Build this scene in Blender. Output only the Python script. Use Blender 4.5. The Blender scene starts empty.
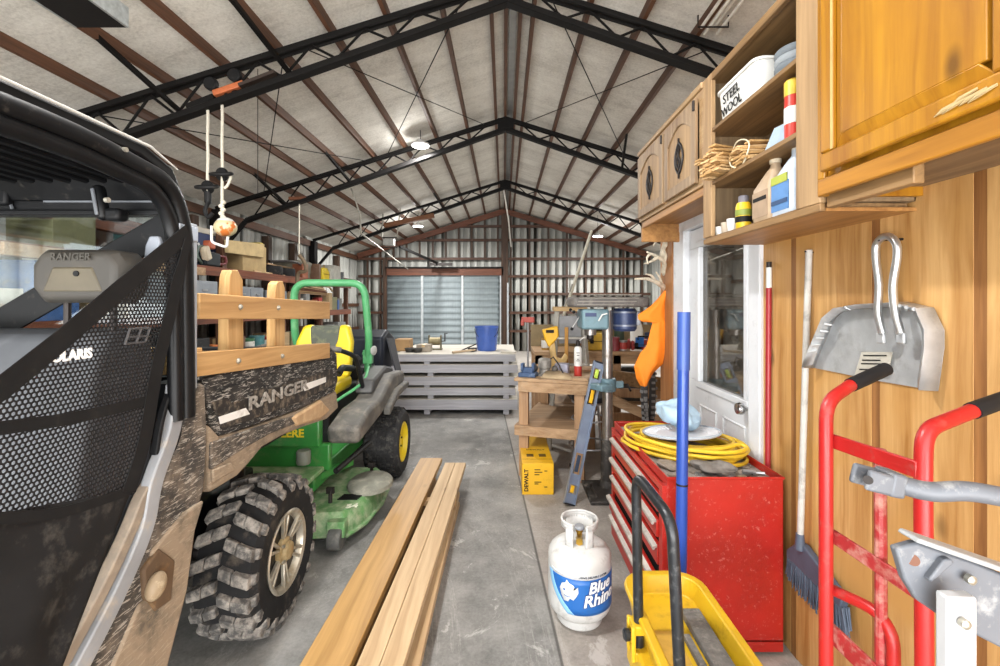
import bpy, bmesh, math, random
from mathutils import Vector, Matrix
random.seed(11)
PI = math.pi
SC = bpy.context.scene
COL = SC.collection
V = Vector

# ---------------------------------------------------------------- camera frame helpers
FPX, PX, PY, HC = 450.0, 504.0, 303.0, 1.56
def W(px, py, Y):            # a sight line measured at distance Y
    return V(((px-PX)/FPX*Y, Y, HC-(py-PY)/FPX*Y))
def FL(px, py, z=0.0):       # point on the horizontal plane z
    Y = (HC-z)*FPX/(py-PY)
    return V(((px-PX)/FPX*Y, Y, z))
def SX(px, py, X):           # point on the vertical plane x = X
    Y = X*FPX/(px-PX)
    return V((X, Y, HC-(py-PY)/FPX*Y))

# ---------------------------------------------------------------- object helpers
WL = {}
def tag(o, label=None, cat=None, group=None, kind=None):
    if label: o['label'] = label
    if cat: o['category'] = cat
    if group: o['group'] = group
    if kind: o['kind'] = kind
    return o
def root(name, label, cat, loc, group=None, kind=None):
    o = bpy.data.objects.new(name, None)
    COL.objects.link(o)
    o.empty_display_size = .1
    o.location = loc
    WL[o.name] = V(loc)
    return tag(o, label, cat, group, kind)

class MB:
    def __init__(s):
        s.v = []; s.f = []; s.m = []; s.mi = 0
    def add(s, vs, fs):
        b = len(s.v)
        s.v += [V(p) for p in vs]
        s.f += [[i+b for i in f] for f in fs]
        s.m += [s.mi]*len(fs)
        return s
    def box(s, a, b):
        x0, x1 = sorted((a[0], b[0])); y0, y1 = sorted((a[1], b[1])); z0, z1 = sorted((a[2], b[2]))
        return s.add([(x0,y0,z0),(x1,y0,z0),(x1,y1,z0),(x0,y1,z0),(x0,y0,z1),(x1,y0,z1),(x1,y1,z1),(x0,y1,z1)],
                     [(0,3,2,1),(4,5,6,7),(0,1,5,4),(1,2,6,5),(2,3,7,6),(3,0,4,7)])
    def rbox(s, c, size, rot=None):
        R = rot if rot is not None else Matrix.Identity(3)
        h = V(size)/2; c = V(c)
        vs = [c + R @ V((x*h.x, y*h.y, z*h.z)) for z in (-1,1) for x, y in ((-1,-1),(1,-1),(1,1),(-1,1))]
        return s.add(vs, [(0,3,2,1),(4,5,6,7),(0,1,5,4),(1,2,6,5),(2,3,7,6),(3,0,4,7)])
    def beam(s, p0, p1, w, h, up=(0,0,1)):
        p0, p1 = V(p0), V(p1); d = (p1-p0)
        L = d.length; d = d.normalized()
        u = V(up); side = d.cross(u)
        if side.length < 1e-4: side = d.cross(V((1,0,0)))
        side.normalize(); u = side.cross(d).normalized()
        R = Matrix((side, d, u)).transposed()
        return s.rbox((p0+p1)/2, (w, L, h), R)
    def tube(s, pts, r, n=10, closed=False, caps=True):
        pts = [V(p) for p in pts]; N = len(pts)
        rs = r if isinstance(r, (list, tuple)) else [r]*N
        T = []
        for i in range(N):
            if closed: t = pts[(i+1) % N]-pts[i-1]
            else: t = pts[min(i+1, N-1)]-pts[max(i-1, 0)]
            T.append(t.normalized() if t.length > 1e-9 else V((0,0,1)))
        ref = V((0,0,1)) if abs(T[0].z) < .9 else V((1,0,0))
        nrm = (ref - T[0]*ref.dot(T[0])).normalized()
        vs = []
        for i in range(N):
            nrm = nrm - T[i]*nrm.dot(T[i])
            nrm = nrm.normalized() if nrm.length > 1e-6 else T[i].orthogonal().normalized()
            b = T[i].cross(nrm)
            for k in range(n):
                a = 2*PI*k/n
                vs.append(pts[i] + (nrm*math.cos(a)+b*math.sin(a))*rs[i])
        fs = []
        for i in range(N if closed else N-1):
            j = (i+1) % N
            for k in range(n):
                k2 = (k+1) % n
                fs.append((i*n+k, i*n+k2, j*n+k2, j*n+k))
        if caps and not closed:
            fs.append(tuple(range(n-1, -1, -1))); fs.append(tuple((N-1)*n+k for k in range(n)))
        return s.add(vs, fs)
    def cyl(s, p0, p1, r0, r1=None, n=20):
        return s.tube([p0, p1], [r0, r0 if r1 is None else r1], n)
    def lathe(s, prof, o=(0,0,0), axis=(0,0,1), n=28, closed=False):
        ax = V(axis).normalized(); e1 = ax.orthogonal().normalized(); e2 = ax.cross(e1); o = V(o)
        vs = []
        for r, h in prof:
            for k in range(n):
                a = 2*PI*k/n
                vs.append(o + ax*h + (e1*math.cos(a)+e2*math.sin(a))*max(r, 1e-4))
        fs = []; N = len(prof)
        for i in range(N if closed else N-1):
            j = (i+1) % N
            for k in range(n):
                k2 = (k+1) % n
                fs.append((i*n+k, i*n+k2, j*n+k2, j*n+k))
        if not closed:
            fs.append(tuple(range(n-1, -1, -1))); fs.append(tuple((N-1)*n+k for k in range(n)))
        return s.add(vs, fs)
    def prism(s, poly, vec):
        poly = [V(p) for p in poly]; vec = V(vec); n = len(poly)
        vs = poly + [p+vec for p in poly]
        fs = [tuple(range(n-1, -1, -1)), tuple(range(n, 2*n))]
        fs += [(i, (i+1) % n, (i+1) % n+n, i+n) for i in range(n)]
        return s.add(vs, fs)
    def sphere(s, c, r, R=None, nu=20, nv=12):
        if not isinstance(r, (tuple, list)): r = (r, r, r)
        c = V(c); vs = []; fs = []
        for j in range(nv+1):
            th = PI*j/nv
            for i in range(nu):
                a = 2*PI*i/nu
                p = V((math.sin(th)*math.cos(a)*r[0], math.sin(th)*math.sin(a)*r[1], math.cos(th)*r[2]))
                vs.append(c + (R @ p if R is not None else p))
        for j in range(nv):
            for i in range(nu):
                i2 = (i+1) % nu
                fs.append((j*nu+i, (j+1)*nu+i, (j+1)*nu+i2, j*nu+i2))
        return s.add(vs, fs)
    def grid(s, fn, nu, nv):
        vs = [fn(i/nu, j/nv) for j in range(nv+1) for i in range(nu+1)]
        fs = [(j*(nu+1)+i, j*(nu+1)+i+1, (j+1)*(nu+1)+i+1, (j+1)*(nu+1)+i) for j in range(nv) for i in range(nu)]
        return s.add(vs, fs)
    def text(s, body, fn, size=1.0, bold=0.0, ext=.001, shear=0.0, align='CENTER', res=3):
        c = bpy.data.curves.new('t', 'FONT'); c.body = body; c.size = size; c.extrude = ext
        c.align_x = align; c.align_y = 'CENTER'; c.offset = bold; c.shear = shear; c.resolution_u = res
        o = bpy.data.objects.new('t', c); COL.objects.link(o)
        bpy.context.view_layer.update()
        me = bpy.data.meshes.new_from_object(o.evaluated_get(bpy.context.evaluated_depsgraph_get()))
        s.add([fn(p.co.x, p.co.y, p.co.z) for p in me.vertices], [tuple(q.vertices) for q in me.polygons])
        bpy.data.objects.remove(o); bpy.data.curves.remove(c); bpy.data.meshes.remove(me)
        return s
    def build(s, name, mat, parent=None, bevel=0.0, seg=2, angle=35, base=None, solid=0, sub=0, flat=False, offset=0):
        if parent is not None: b = WL[parent.name]
        elif base is not None: b = V(base)
        else:
            xs = [p.x for p in s.v]; ys = [p.y for p in s.v]
            b = V(((min(xs)+max(xs))/2, (min(ys)+max(ys))/2, min(p.z for p in s.v)))
        me = bpy.data.meshes.new(name)
        me.from_pydata([p-b for p in s.v], [], s.f)
        mats = mat if isinstance(mat, (list, tuple)) else [mat]
        for m in mats: me.materials.append(m)
        if len(mats) > 1: me.polygons.foreach_set('material_index', s.m)
        bm = bmesh.new(); bm.from_mesh(me); bmesh.ops.recalc_face_normals(bm, faces=bm.faces); bm.to_mesh(me); bm.free()
        if not flat:
            me.shade_smooth(); me.set_sharp_from_angle(angle=math.radians(angle))
        o = bpy.data.objects.new(name, me); COL.objects.link(o)
        if parent is not None: o.parent = parent
        else: o.location = b
        WL[o.name] = b
        if solid:
            d = o.modifiers.new('solid', 'SOLIDIFY'); d.thickness = solid; d.offset = offset
        if sub:
            d = o.modifiers.new('sub', 'SUBSURF'); d.levels = sub; d.render_levels = sub
        if bevel:
            d = o.modifiers.new('bev', 'BEVEL'); d.width = bevel; d.segments = seg; d.limit_method = 'ANGLE'; d.angle_limit = math.radians(40)
        return o
def frame_fn(o, xd, yd):
    o, xd, yd = V(o), V(xd).normalized(), V(yd).normalized(); zd = xd.cross(yd)
    return lambda u, v, w: o + xd*u + yd*v + zd*w
def rotz(a): return Matrix.Rotation(a, 3, 'Z')
def roty(a): return Matrix.Rotation(a, 3, 'Y')
def rotx(a): return Matrix.Rotation(a, 3, 'X')
def smooth_path(pts, n=6):
    pts = [V(p) for p in pts]; out = []
    P = [pts[0]*2-pts[1]] + pts + [pts[-1]*2-pts[-2]]
    for i in range(1, len(P)-2):
        for k in range(n):
            t = k/n
            a, b, c, d = P[i-1], P[i], P[i+1], P[i+2]
            out.append(.5*((2*b)+(c-a)*t+(2*a-5*b+4*c-d)*t*t+(3*b-a-3*c+d)*t**3))
    out.append(pts[-1]); return out
def round_path(pts, r, n=5):
    pts = [V(p) for p in pts]; out = [pts[0]]
    for i in range(1, len(pts)-1):
        a = (pts[i-1]-pts[i]); b = (pts[i+1]-pts[i])
        q = min(r, a.length*.49, b.length*.49)
        p0 = pts[i]+a.normalized()*q; p1 = pts[i]+b.normalized()*q
        for k in range(n+1):
            t = k/n
            out.append(p0*(1-t)**2+pts[i]*2*t*(1-t)+p1*t*t)
    out.append(pts[-1]); return out
def copy_tree(o, loc=None, rz=None, parent=None):
    c = o.copy(); COL.objects.link(c)
    if parent is not None: c.parent = parent
    if loc is not None: c.location = loc
    if rz is not None: c.rotation_euler = (0, 0, rz)
    for ch in list(o.children): copy_tree(ch, parent=c)
    return c

# ---------------------------------------------------------------- materials
def lin(c):
    if isinstance(c, str):
        c = [int(c[i:i+2], 16)/255 for i in (0, 2, 4)]
    return tuple((x/12.92 if x <= .04045 else ((x+.055)/1.055)**2.4) for x in c[:3]) + (1,)
class NT:
    def __init__(s, name):
        s.mat = bpy.data.materials.new(name); s.mat.use_nodes = True
        s.t = s.mat.node_tree; s.b = s.t.nodes['Principled BSDF']
        s.tc = s.t.nodes.new('ShaderNodeTexCoord')
        s.co = s.tc.outputs['Object']
    def n(s, ty, ins=None, **kw):
        x = s.t.nodes.new(ty)
        for k, v in kw.items(): setattr(x, k, v)
        for k, v in (ins or {}).items(): s.set(x.inputs[k], v)
        return x
    def set(s, sock, v):
        if hasattr(v, 'is_output'): s.t.links.new(v, sock)
        else: sock.default_value = v
    def map(s, scale=(1,1,1), rot=(0,0,0), loc=(0,0,0), vec=None):
        return s.n('ShaderNodeMapping', {0: vec or s.co, 'Scale': scale, 'Rotation': rot, 'Location': loc}).outputs[0]
    def noise(s, scale=5, detail=4, rough=.55, vec=None, dist=0):
        return s.n('ShaderNodeTexNoise', {'Vector': vec or s.co, 'Scale': scale, 'Detail': detail, 'Roughness': rough, 'Distortion': dist}).outputs[0]
    def ramp(s, fac, stops):
        x = s.n('ShaderNodeValToRGB', {0: fac}); e = x.color_ramp.elements
        while len(e) < len(stops): e.new(.5)
        for i, (p, c) in enumerate(stops):
            e[i].position = p; e[i].color = c if len(c) == 4 else tuple(c)+(1,)
        return x.outputs[0]
    def thr(s, fac, a, b):
        return s.ramp(fac, [(a, (0,0,0,1)), (b, (1,1,1,1))])
    def mix(s, fac, a, b, mode='MIX'):
        x = s.n('ShaderNodeMix', data_type='RGBA', blend_type=mode)
        s.set(x.inputs[0], fac); s.set(x.inputs[6], a); s.set(x.inputs[7], b)
        return x.outputs[2]
    def math(s, op, a, b=0.0):
        x = s.n('ShaderNodeMath', operation=op); s.set(x.inputs[0], a); s.set(x.inputs[1], b)
        return x.outputs[0]
    def bump(s, h, strength=.3, dist=.01):
        x = s.n('ShaderNodeBump', {'Height': h, 'Strength': strength, 'Distance': dist})
        s.t.links.new(x.outputs[0], s.b.inputs['Normal'])
    def done(s, col, rough=.5, metal=0.0):
        s.set(s.b.inputs['Base Color'], col); s.set(s.b.inputs['Roughness'], rough); s.b.inputs['Metallic'].default_value = metal
        return s.mat
MC = {}
def M(name, c, rough=.5, metal=0, var=.18, scale=9, bump=0, dirt=None, damt=.5, dscale=14, spec=None, coat=0):
    """painted, plastic or metal surface with slight mottling and optional dust/wear"""
    if name in MC: return MC[name]
    t = NT(name); c = lin(c)
    lo = tuple(x*(1-var) for x in c[:3])+(1,); hi = tuple(min(1, x*(1+var)) for x in c[:3])+(1,)
    nz = t.noise(scale, 5, .6)
    col = t.ramp(nz, [(.3, lo), (.7, hi)])
    r = rough
    if dirt:
        d = t.thr(t.noise(dscale, 6, .68), .62-damt*.25, .78-damt*.2)
        col = t.mix(t.math('MULTIPLY', d, min(1, .35+damt*.6)), col, lin(dirt))
        r = t.math('ADD', t.math('MULTIPLY', d, .3), rough)
    if bump: t.bump(t.noise(scale*6, 4, .6), bump, .004)
    if spec is None and max(c[:3]) < .03 and not metal: spec = .22
    if spec is not None: t.b.inputs['Specular IOR Level'].default_value = spec
    if coat: t.b.inputs['Coat Weight'].default_value = coat
    MC[name] = t.done(col, r, metal); return MC[name]
def WOOD(name, c1, c2, axis=1, fine=38, along=1.6, rough=.6, knots=0.0, dirt=None, damt=.3, c3=None):
    if name in MC: return MC[name]
    t = NT(name)
    sc = [fine]*3; sc[axis] = along
    wob = t.noise(1.6, 2, .5)
    v = t.n('ShaderNodeVectorMath', {0: t.co}, operation='ADD')
    t.set(v.inputs[1], t.mix(.04, (0,0,0,1), t.n('ShaderNodeTexNoise', {'Vector': t.co, 'Scale': 2.2}).outputs[1]))
    g = t.noise(1, 6, .62, vec=t.map(tuple(sc), vec=v.outputs[0]), dist=.6)
    sc2 = [fine*.22]*3; sc2[axis] = along*.35
    g2 = t.noise(1, 3, .5, vec=t.map(tuple(sc2), vec=v.outputs[0]), dist=1.2)
    f = t.math('ADD', t.math('MULTIPLY', g, .6), t.math('MULTIPLY', g2, .4))
    col = t.ramp(f, [(.36, lin(c2)), (.62, lin(c1))])
    if c3: col = t.mix(t.thr(t.noise(2.3, 3, .6), .5, .68), col, lin(c3))
    if knots:
        ks = [5.0]*3; ks[axis] = 2.4
        vo = t.n('ShaderNodeTexVoronoi', {'Vector': t.map(tuple(ks)), 'Scale': 1.0}).outputs[0]
        k = t.ramp(vo, [(.05, (1,1,1,1)), (.13, (0,0,0,1))])
        col = t.mix(t.math('MULTIPLY', k, knots), col, tuple(x*.35 for x in lin(c2)[:3])+(1,))
    if dirt:
        d = t.thr(t.noise(7, 6, .7), .55, .75)
        col = t.mix(t.math('MULTIPLY', d, damt), col, lin(dirt))
    t.bump(g, .12, .003)
    MC[name] = t.done(col, rough); return MC[name]
def EMIT(name, c, strength):
    if name in MC: return MC[name]
    t = NT(name); t.b.inputs['Emission Color'].default_value = lin(c); t.b.inputs['Emission Strength'].default_value = strength
    MC[name] = t.done(lin(c), .5); return MC[name]
def GLASS(name, tint=(1,1,1), refl=.12, rough=.03, haze=0.0, hazecol='b0b4b4'):
    if name in MC: return MC[name]
    t = NT(name); nt = t.t
    tr = t.n('ShaderNodeBsdfTransparent', {0: tuple(tint)+(1,)})
    gl = t.n('ShaderNodeBsdfGlossy', {'Roughness': rough})
    lw = t.n('ShaderNodeLayerWeight', {'Blend': .35})
    m = t.n('ShaderNodeMixShader')
    fac = t.math('ADD', t.math('MULTIPLY', lw.outputs[0], .3), refl)
    t.set(m.inputs[0], fac); nt.links.new(tr.outputs[0], m.inputs[1]); nt.links.new(gl.outputs[0], m.inputs[2])
    out = [x for x in nt.nodes if x.type == 'OUTPUT_MATERIAL'][0]
    last = m
    if haze:
        df = t.n('ShaderNodeBsdfDiffuse', {0: lin(hazecol)})
        m2 = t.n('ShaderNodeMixShader'); t.set(m2.inputs[0], t.math('MULTIPLY', t.thr(t.noise(5, 5, .7), .35, .75), haze))
        nt.links.new(m.outputs[0], m2.inputs[1]); nt.links.new(df.outputs[0], m2.inputs[2]); last = m2
    nt.links.new(last.outputs[0], out.inputs[0])
    MC[name] = t.mat; return t.mat

# special materials
def mat_floor():
    t = NT('concrete_floor')
    big = t.noise(1.1, 5, .6); mid = t.noise(5, 6, .65); fin = t.noise(60, 4, .7)
    f = t.math('ADD', t.math('MULTIPLY', big, .45), t.math('ADD', t.math('MULTIPLY', mid, .35), t.math('MULTIPLY', fin, .2)))
    colA = t.ramp(f, [(.34, lin('4c4b49')), (.5, lin('848380')), (.66, lin('a8a5a1'))])
    colB = t.ramp(f, [(.34, lin('736d67')), (.5, lin('9c968f')), (.66, lin('b3aca5'))])
    sep = t.n('ShaderNodeSeparateXYZ', {0: t.co})
    d = t.math('SUBTRACT', sep.outputs[0], t.math('ADD', .361, t.math('MULTIPLY', sep.outputs[1], -.0566)))
    side = t.thr(d, .0, .01)
    col = t.mix(side, colA, colB)
    # spilled plaster patches and oil stains
    w = t.thr(t.noise(2.7, 8, .72, vec=t.map((1, .8, 1), loc=(3.1, 1.2, 0)), dist=.6), .60, .64)
    col = t.mix(t.math('MULTIPLY', w, .55), col, lin('c9c6c2'))
    o = t.thr(t.noise(1.3, 5, .6, vec=t.map((1,1,1), loc=(7.7, 2.2, 0)), dist=.4), .58, .7)
    col = t.mix(t.math('MULTIPLY', o, .5), col, lin('4a4846'))
    cr = t.math('ABSOLUTE', t.math('SUBTRACT', t.noise(.9, 9, .75, vec=t.map((1,.6,1), loc=(1.3, 4.2, 0)), dist=1.2), .5))
    crk = t.ramp(cr, [(.0, (1,1,1,1)), (.006, (0,0,0,1))])
    col = t.mix(t.math('MULTIPLY', crk, .35), col, lin('c0bdb8'))
    st = t.thr(t.noise(1, 5, .65, vec=t.map((3.2, .7, 1), rot=(0, 0, .25), loc=(2, 5, 0)), dist=.5), .56, .68)
    col = t.mix(t.math('MULTIPLY', st, .3), col, lin('565452'))
    ad = t.math('ABSOLUTE', d)
    line = t.ramp(ad, [(.004, (1,1,1,1)), (.009, (0,0,0,1))])
    col = t.mix(t.math('MULTIPLY', line, .75), col, lin('3d3935'))
    t.bump(f, .25, .006)
    return t.done(col, t.ramp(mid, [(.3, (.55,)*3), (.7, (.85,)*3)]))
def mat_ceiling():
    t = NT('roof_insulation')
    a = t.noise(2.2, 5, .65); b = t.noise(38, 4, .75); s = t.noise(1, 4, .6, vec=t.map((.5, 9, 3)))
    f = t.math('ADD', t.math('MULTIPLY', a, .35), t.math('ADD', t.math('MULTIPLY', b, .4), t.math('MULTIPLY', s, .25)))
    col = t.ramp(f, [(.34, lin('b0aba2')), (.5, lin('d8d4cb')), (.66, lin('efece4'))])
    t.bump(b, .35, .01)
    return t.done(col, .9)
def mat_muddy(name, base, mud, amt=.5, scr='cfc8be', scr_amt=.5):
    t = NT(name)
    b = t.ramp(t.noise(12, 4, .6), [(.3, tuple(x*.7 for x in lin(base)[:3])+(1,)), (.7, tuple(x*1.3 for x in lin(base)[:3])+(1,))])
    m = t.thr(t.noise(6, 8, .72), .62-amt*.3, .72-amt*.22)
    col = t.mix(t.math('MULTIPLY', m, .8), b, lin(mud))
    for rot, th in ((.6, .60), (-.9, .62), (.1, .63)):
        s = t.thr(t.noise(1, 3, .6, vec=t.map((60, 20, 130), rot=(rot, 0, 0)), dist=.8), th-.01, th+.02)
        col = t.mix(t.math('MULTIPLY', s, scr_amt), col, lin(scr))
    t.bump(t.noise(40, 5, .7), .3, .004)
    return t.done(col, .75)
def mat_ribbed(name, c):
    t = NT(name); c = lin(c)
    a = t.noise(3, 5, .6); s = t.noise(1, 4, .6, vec=t.map((22, 22, .8)))
    f = t.math('ADD', t.math('MULTIPLY', a, .5), t.math('MULTIPLY', s, .5))
    col = t.ramp(f, [(.33, tuple(x*.84 for x in c[:3])+(1,)), (.66, tuple(min(1, x*1.1) for x in c[:3])+(1,))])
    return t.done(col, .6, 0)
# ================================================================ THE BUILDING
XL, XR, YB, YF = -4.78, 4.8, 14.6, -2.2
def zt(x): return 4.57 - .31*abs(x-.03)      # top of the trusses
def zb(x): return 4.37 - .352*abs(x-.03)     # bottom chord
M_floor = mat_floor(); M_ceil = mat_ceiling()
M_rib = mat_ribbed('wall_steel', 'c3c4be')
M_truss = M('truss_steel', '0f0d0c', .6, 0, .3)
M_purlin = WOOD('purlin_wood', '6a4630', '3d281c', 1, 30, 1.2)
M_girt = WOOD('girt_wood', '5c3a28', '332015', 0, 30, 1.2)
M_stud = WOOD('stud_wood', '523928', '2e2017', 2, 30, 1.2)
M_redbeam = WOOD('red_beam', '774630', '4c2c1d', 0, 30, 1.2)
def S(mb, name, mat, parent=None, **k): return tag(mb.build(name, mat, parent, **k), kind='structure' if parent is None else None)
def sroot(name, loc): return root(name, None, None, loc, kind='structure')

S(MB().box((XL-.4, -4.5, -.12), (XR+.4, YB+.3, 0)), 'floor', M_floor, base=(0,0,0))
mb = MB()
for sgn in (-1, 1):
    x1 = XL-.15 if sgn < 0 else XR+.15
    a = V((.03, YF, zt(.03)+.095)); b = V((x1, YF, zt(x1)+.095))
    mb.prism([a, b, b+V((0,0,.08)), a+V((0,0,.08))], (0, YB-YF+.2, 0))
S(mb, 'ceiling', M_ceil, base=(0,0,0))
def ribbed(name, p0, dx, L, ztop, nrm, mat):
    """corrugated steel sheet standing on the floor: a profile of raised ribs swept upward"""
    mb = MB(); p0 = V(p0); dx = V(dx); nrm = V(nrm); pts = []
    x = 0
    while x < L:
        for q, h in ((0, 0), (.16, 0), (.18, .006), (.21, .006), (.23, 0)):
            if x+q <= L: pts.append((x+q, h))
        x += .23
    pts.append((L, 0))
    vs = []
    for q, h in pts:
        p = p0+dx*q+nrm*h; vs += [p, V((p.x, p.y, ztop(p)))]
    fs = [(2*i, 2*i+2, 2*i+3, 2*i+1) for i in range(len(pts)-1)]
    mb.add(vs, fs)
    return S(mb, name, mat, solid=.01, base=(0,0,0), angle=4)
ribbed('wall_left', (XL, YF, 0), (0,1,0), YB-YF, lambda p: zt(XL)+.15, (1,0,0), M_rib)
ribbed('wall_right', (XR, YF, 0), (0,1,0), YB-YF, lambda p: zt(XR)+.15, (-1,0,0), M_rib)
ribbed('wall_back', (XL, YB, 0), (1,0,0), XR-XL, lambda p: zt(p.x)+.15, (0,-1,0), M_rib)
# purlins
for x in (-.13, .02, .17, .30, .81, 1.30, 1.79, 2.29, 2.79, 3.3, 3.8, 4.3, -.60, -1.10, -1.61, -2.12, -2.62, -3.14, -3.66, -4.16):
    z = zt(x)
    S(MB().box((x-.02, YF, z+.005), (x+.02, YB, z+.15)), 'roof_purlin', M_purlin)
# ridge duct between the centre purlins
S(MB().box((.055, YF, zt(.1)+.06), (.135, YB, zt(.1)+.11)), 'ridge_conduit', M('galv', '9a9a98', .4, .6, .2))
# trusses
def truss(Y):
    r = sroot('roof_truss', (0, Y, zt(0)))
    for sgn in (-1, 1):
        xe = XL+.12 if sgn < 0 else XR-.12
        mb = MB()
        for dy in (-.035, .035):
            mb.beam((.03, Y+dy, zt(.03)-.025), (xe, Y+dy, zt(xe)-.025), .03, .05)
        mb.build('top_chord', M_truss, r, bevel=.004, seg=1)
        xe2 = xe*.9
        mb = MB(); mb.beam((.03, Y, zb(.03)), (xe2, Y, zb(xe2)), .10, .055)
        mb.beam((.03, Y, zb(.03)+.03), (xe2, Y, zb(xe2)+.03), .03, .05)
        mb.beam((xe2, Y, zb(xe2)), (xe, Y, zb(xe2)-.55), .08, .05)
        mb.build('bottom_chord', M_truss, r, bevel=.005, seg=1)
        x = .30; k = 0
        while abs(x) < abs(xe2)-.1:
            a = sgn*x; b = sgn*(x+.26); c = sgn*(x+.50)
            mb = MB().tube([(a, Y, zt(a)-.04), (b, Y, zb(b)+.03)], .013, 6)
            mb.build('web_strut', M_truss, r)
            if abs(c) < abs(xe2):
                MB().tube([(b, Y, zb(b)+.03), (c, Y, zt(c)-.04)], .013, 6).build('web_strut', M_truss, r)
            x += .50; k += 1
        MB().box((xe-.07, Y-.09, 0), (xe+.07, Y+.09, zt(xe)-.05)).build('column', M_truss, r, bevel=.01)
    MB().rbox((.03, Y, zt(0)-.10), (.26, .09, .17)).build('ridge_plate', M_truss, r, bevel=.006)
for Y in (4.2, 7.3, 11.0): truss(Y)
# fly braces from purlins down to the bottom chords
for x, Y in ((-3.14, 4.2), (-2.12, 4.2), (-3.66, 7.3), (-2.62, 7.3), (-1.61, 11.0), (1.79, 7.3)):
    S(MB().beam((x, Y-.75, zt(x)+.03), (x+.13, Y+.03, zb(x+.13)+.03), .035, .035), 'fly_brace', M_truss)
# rod bracing between the trusses
rods = [(-.37, -1.9), (-1.9, -.3), (.43, 1.95), (1.97, .3), (-3.9, -2.2), (-2.05, -3.9), (3.8, 2.2), (2.2, 3.8)]
for a, b in rods:
    S(MB().tube([(a, 4.2, zt(a)-.02), (b, 7.3, zt(b)-.02)], .006, 6), 'brace_rod', M_truss)
# eave beams and posts on the left wall
S(MB().box((XL+.03, YF, zt(XL)-.14), (XL+.09, YB, zt(XL)+.0)), 'eave_beam', M_purlin)
for Y in (2.2, 5.3, 6.75, 8.9, 10.0, 12.6):
    S(MB().box((XL+.02, Y-.07, 0), (XL+.16, Y+.07, zt(XL)-.2)), 'wall_post', M_stud, bevel=.006)
for z in (.75, 1.5, 2.25):
    S(MB().box((XL+.03, YF, z-.05), (XL+.07, YB, z+.05)), 'wall_girt', M_purlin)
# back wall framing: girts, studs, rafters, door header
yb = YB-.06
for z, x0, x1 in ((2.98, XL+.1, XR-.1), (2.42, .03, XR-.1), (1.85, .03, XR-.1), (1.25, .03, XR-.1), (.66, .03, XR-.1),
                  (2.42, XL+.1, -3.8), (1.85, XL+.1, -3.8), (1.25, XL+.1, -3.8), (.66, XL+.1, -3.8), (3.58, -3.2, 3.2), (4.02, -1.8, 1.8)):
    S(MB().box((x0, yb-.12, z-.04), (x1, yb-.04, z+.04)), 'wall_girt', M_girt)
def ztr(x): return zt(x)-.05
x = -4.4
while x < 4.5:
    hi = x > -.05
    z0 = 0 if (x < -3.85 or hi) else 2.94
    S(MB().box((x-.03, yb-.04, z0), (x+.03, yb, ztr(x))), 'wall_stud', M_stud)
    x += .605 if hi else .42
for sgn in (-1, 1):
    xe = XL+.1 if sgn < 0 else XR-.1
    S(MB().beam((.03, yb-.16, zt(.03)-.07), (xe, yb-.16, zt(xe)-.05), .08, .17), 'gable_rafter', M_redbeam, bevel=.006)
S(MB().box((-3.78, yb-.2, 2.44), (-.02, yb-.06, 2.66)), 'door_header', M_redbeam, bevel=.006)
S(MB().box((-3.78, yb-.24, 2.66), (-.02, yb-.06, 2.71)), 'door_track', M_truss)
for x in (-3.8, -.02):
    S(MB().box((x-.06, yb-.2, 0), (x+.06, yb-.02, 3.0)), 'door_post', M_stud, bevel=.006)
S(MB().box((-.09, yb-.18, 0), (.13, yb-.02, ztr(0))), 'wall_post', M_stud, bevel=.006)
# overhead sectional door
d = sroot('door_1', (-1.9, yb-.12, 0))
mb = MB(); z = 0
pr = []
while z < 2.44:
    pr += [(0, z), (.0, z+.015), (.022, z+.03), (.022, z+.115), (0, z+.13)]; z += .2
pr.append((0, 2.44))
vs = []
for h, zz in pr: vs += [(-3.74, yb-.1-h, zz), (-.06, yb-.1-h, zz)]
mb.add(vs, [(2*i, 2*i+1, 2*i+3, 2*i+2) for i in range(len(pr)-1)])
mb.build('door_panel', mat_ribbed('door_steel', '8d989c'), d, solid=.01, angle=20)
for x in (-2.62, -1.33, -.1):
    MB().box((x-.035, yb-.17, 0), (x+.035, yb-.125, 2.44)).build('stile', M('door_stile', 'b9bec0', .4, .2), d, bevel=.006)

# ================================================================ PARTITION ROOM ON THE RIGHT
XW = 1.28
M_ply = WOOD('plywood_wall', 'c99f66', '97672f', 2, 26, 1.1, .55, knots=.65, c3='b98b4e')
M_batten = WOOD('groove_wood', '9a6a3a', '68401c', 2, 30, 1.2)
M_post = WOOD('post_wood', 'b07d4d', '8a5a32', 2, 30, 1.2)
D0, D1, DT = 2.27, 3.29, 2.10        # rough opening of the side door
mb = MB()
ys = [-.6, -.2, .2, .53, .87, 1.21, 1.55, 1.99, D0]
for a, b in zip(ys, ys[1:]): mb.box((XW, a+.014, 0), (XW+.10, b-.014, 2.72))
mb.box((XW, D0-.014, DT), (XW+.1, 3.42, 2.72)); mb.box((XW, D1, 0), (XW+.1, 3.42, DT))
mb.box((XW+.012, -.6, 0), (XW+.09, D0-.06, 2.72))
S(mb, 'wall_partition', M_ply, base=(XW, 0, 0), bevel=.004, seg=1)
mb = MB()
for y in (.87, 1.21, 1.55, 1.99):
    S(MB().box((XW+.001, y-.022, 0), (XW+.0125, y+.022, 2.7)), 'wall_groove_strip', M_batten)
S(MB().box((XW-.01, 3.40, 0), (XW+.12, 3.66, 2.72)), 'corner_post', M_post, bevel=.008)
S(MB().box((XW+.1, 3.44, 0), (XR-.1, 3.56, 2.72)), 'wall_return', M_ply)
S(MB().box((XW+.1, -.6, 0), (XR-.1, -.5, 2.72)), 'wall_front_partition', M_ply)
S(MB().box((XW, -.6, 2.72), (XR-.1, 3.66, 2.8)), 'partition_roof', M_ply)
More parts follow.
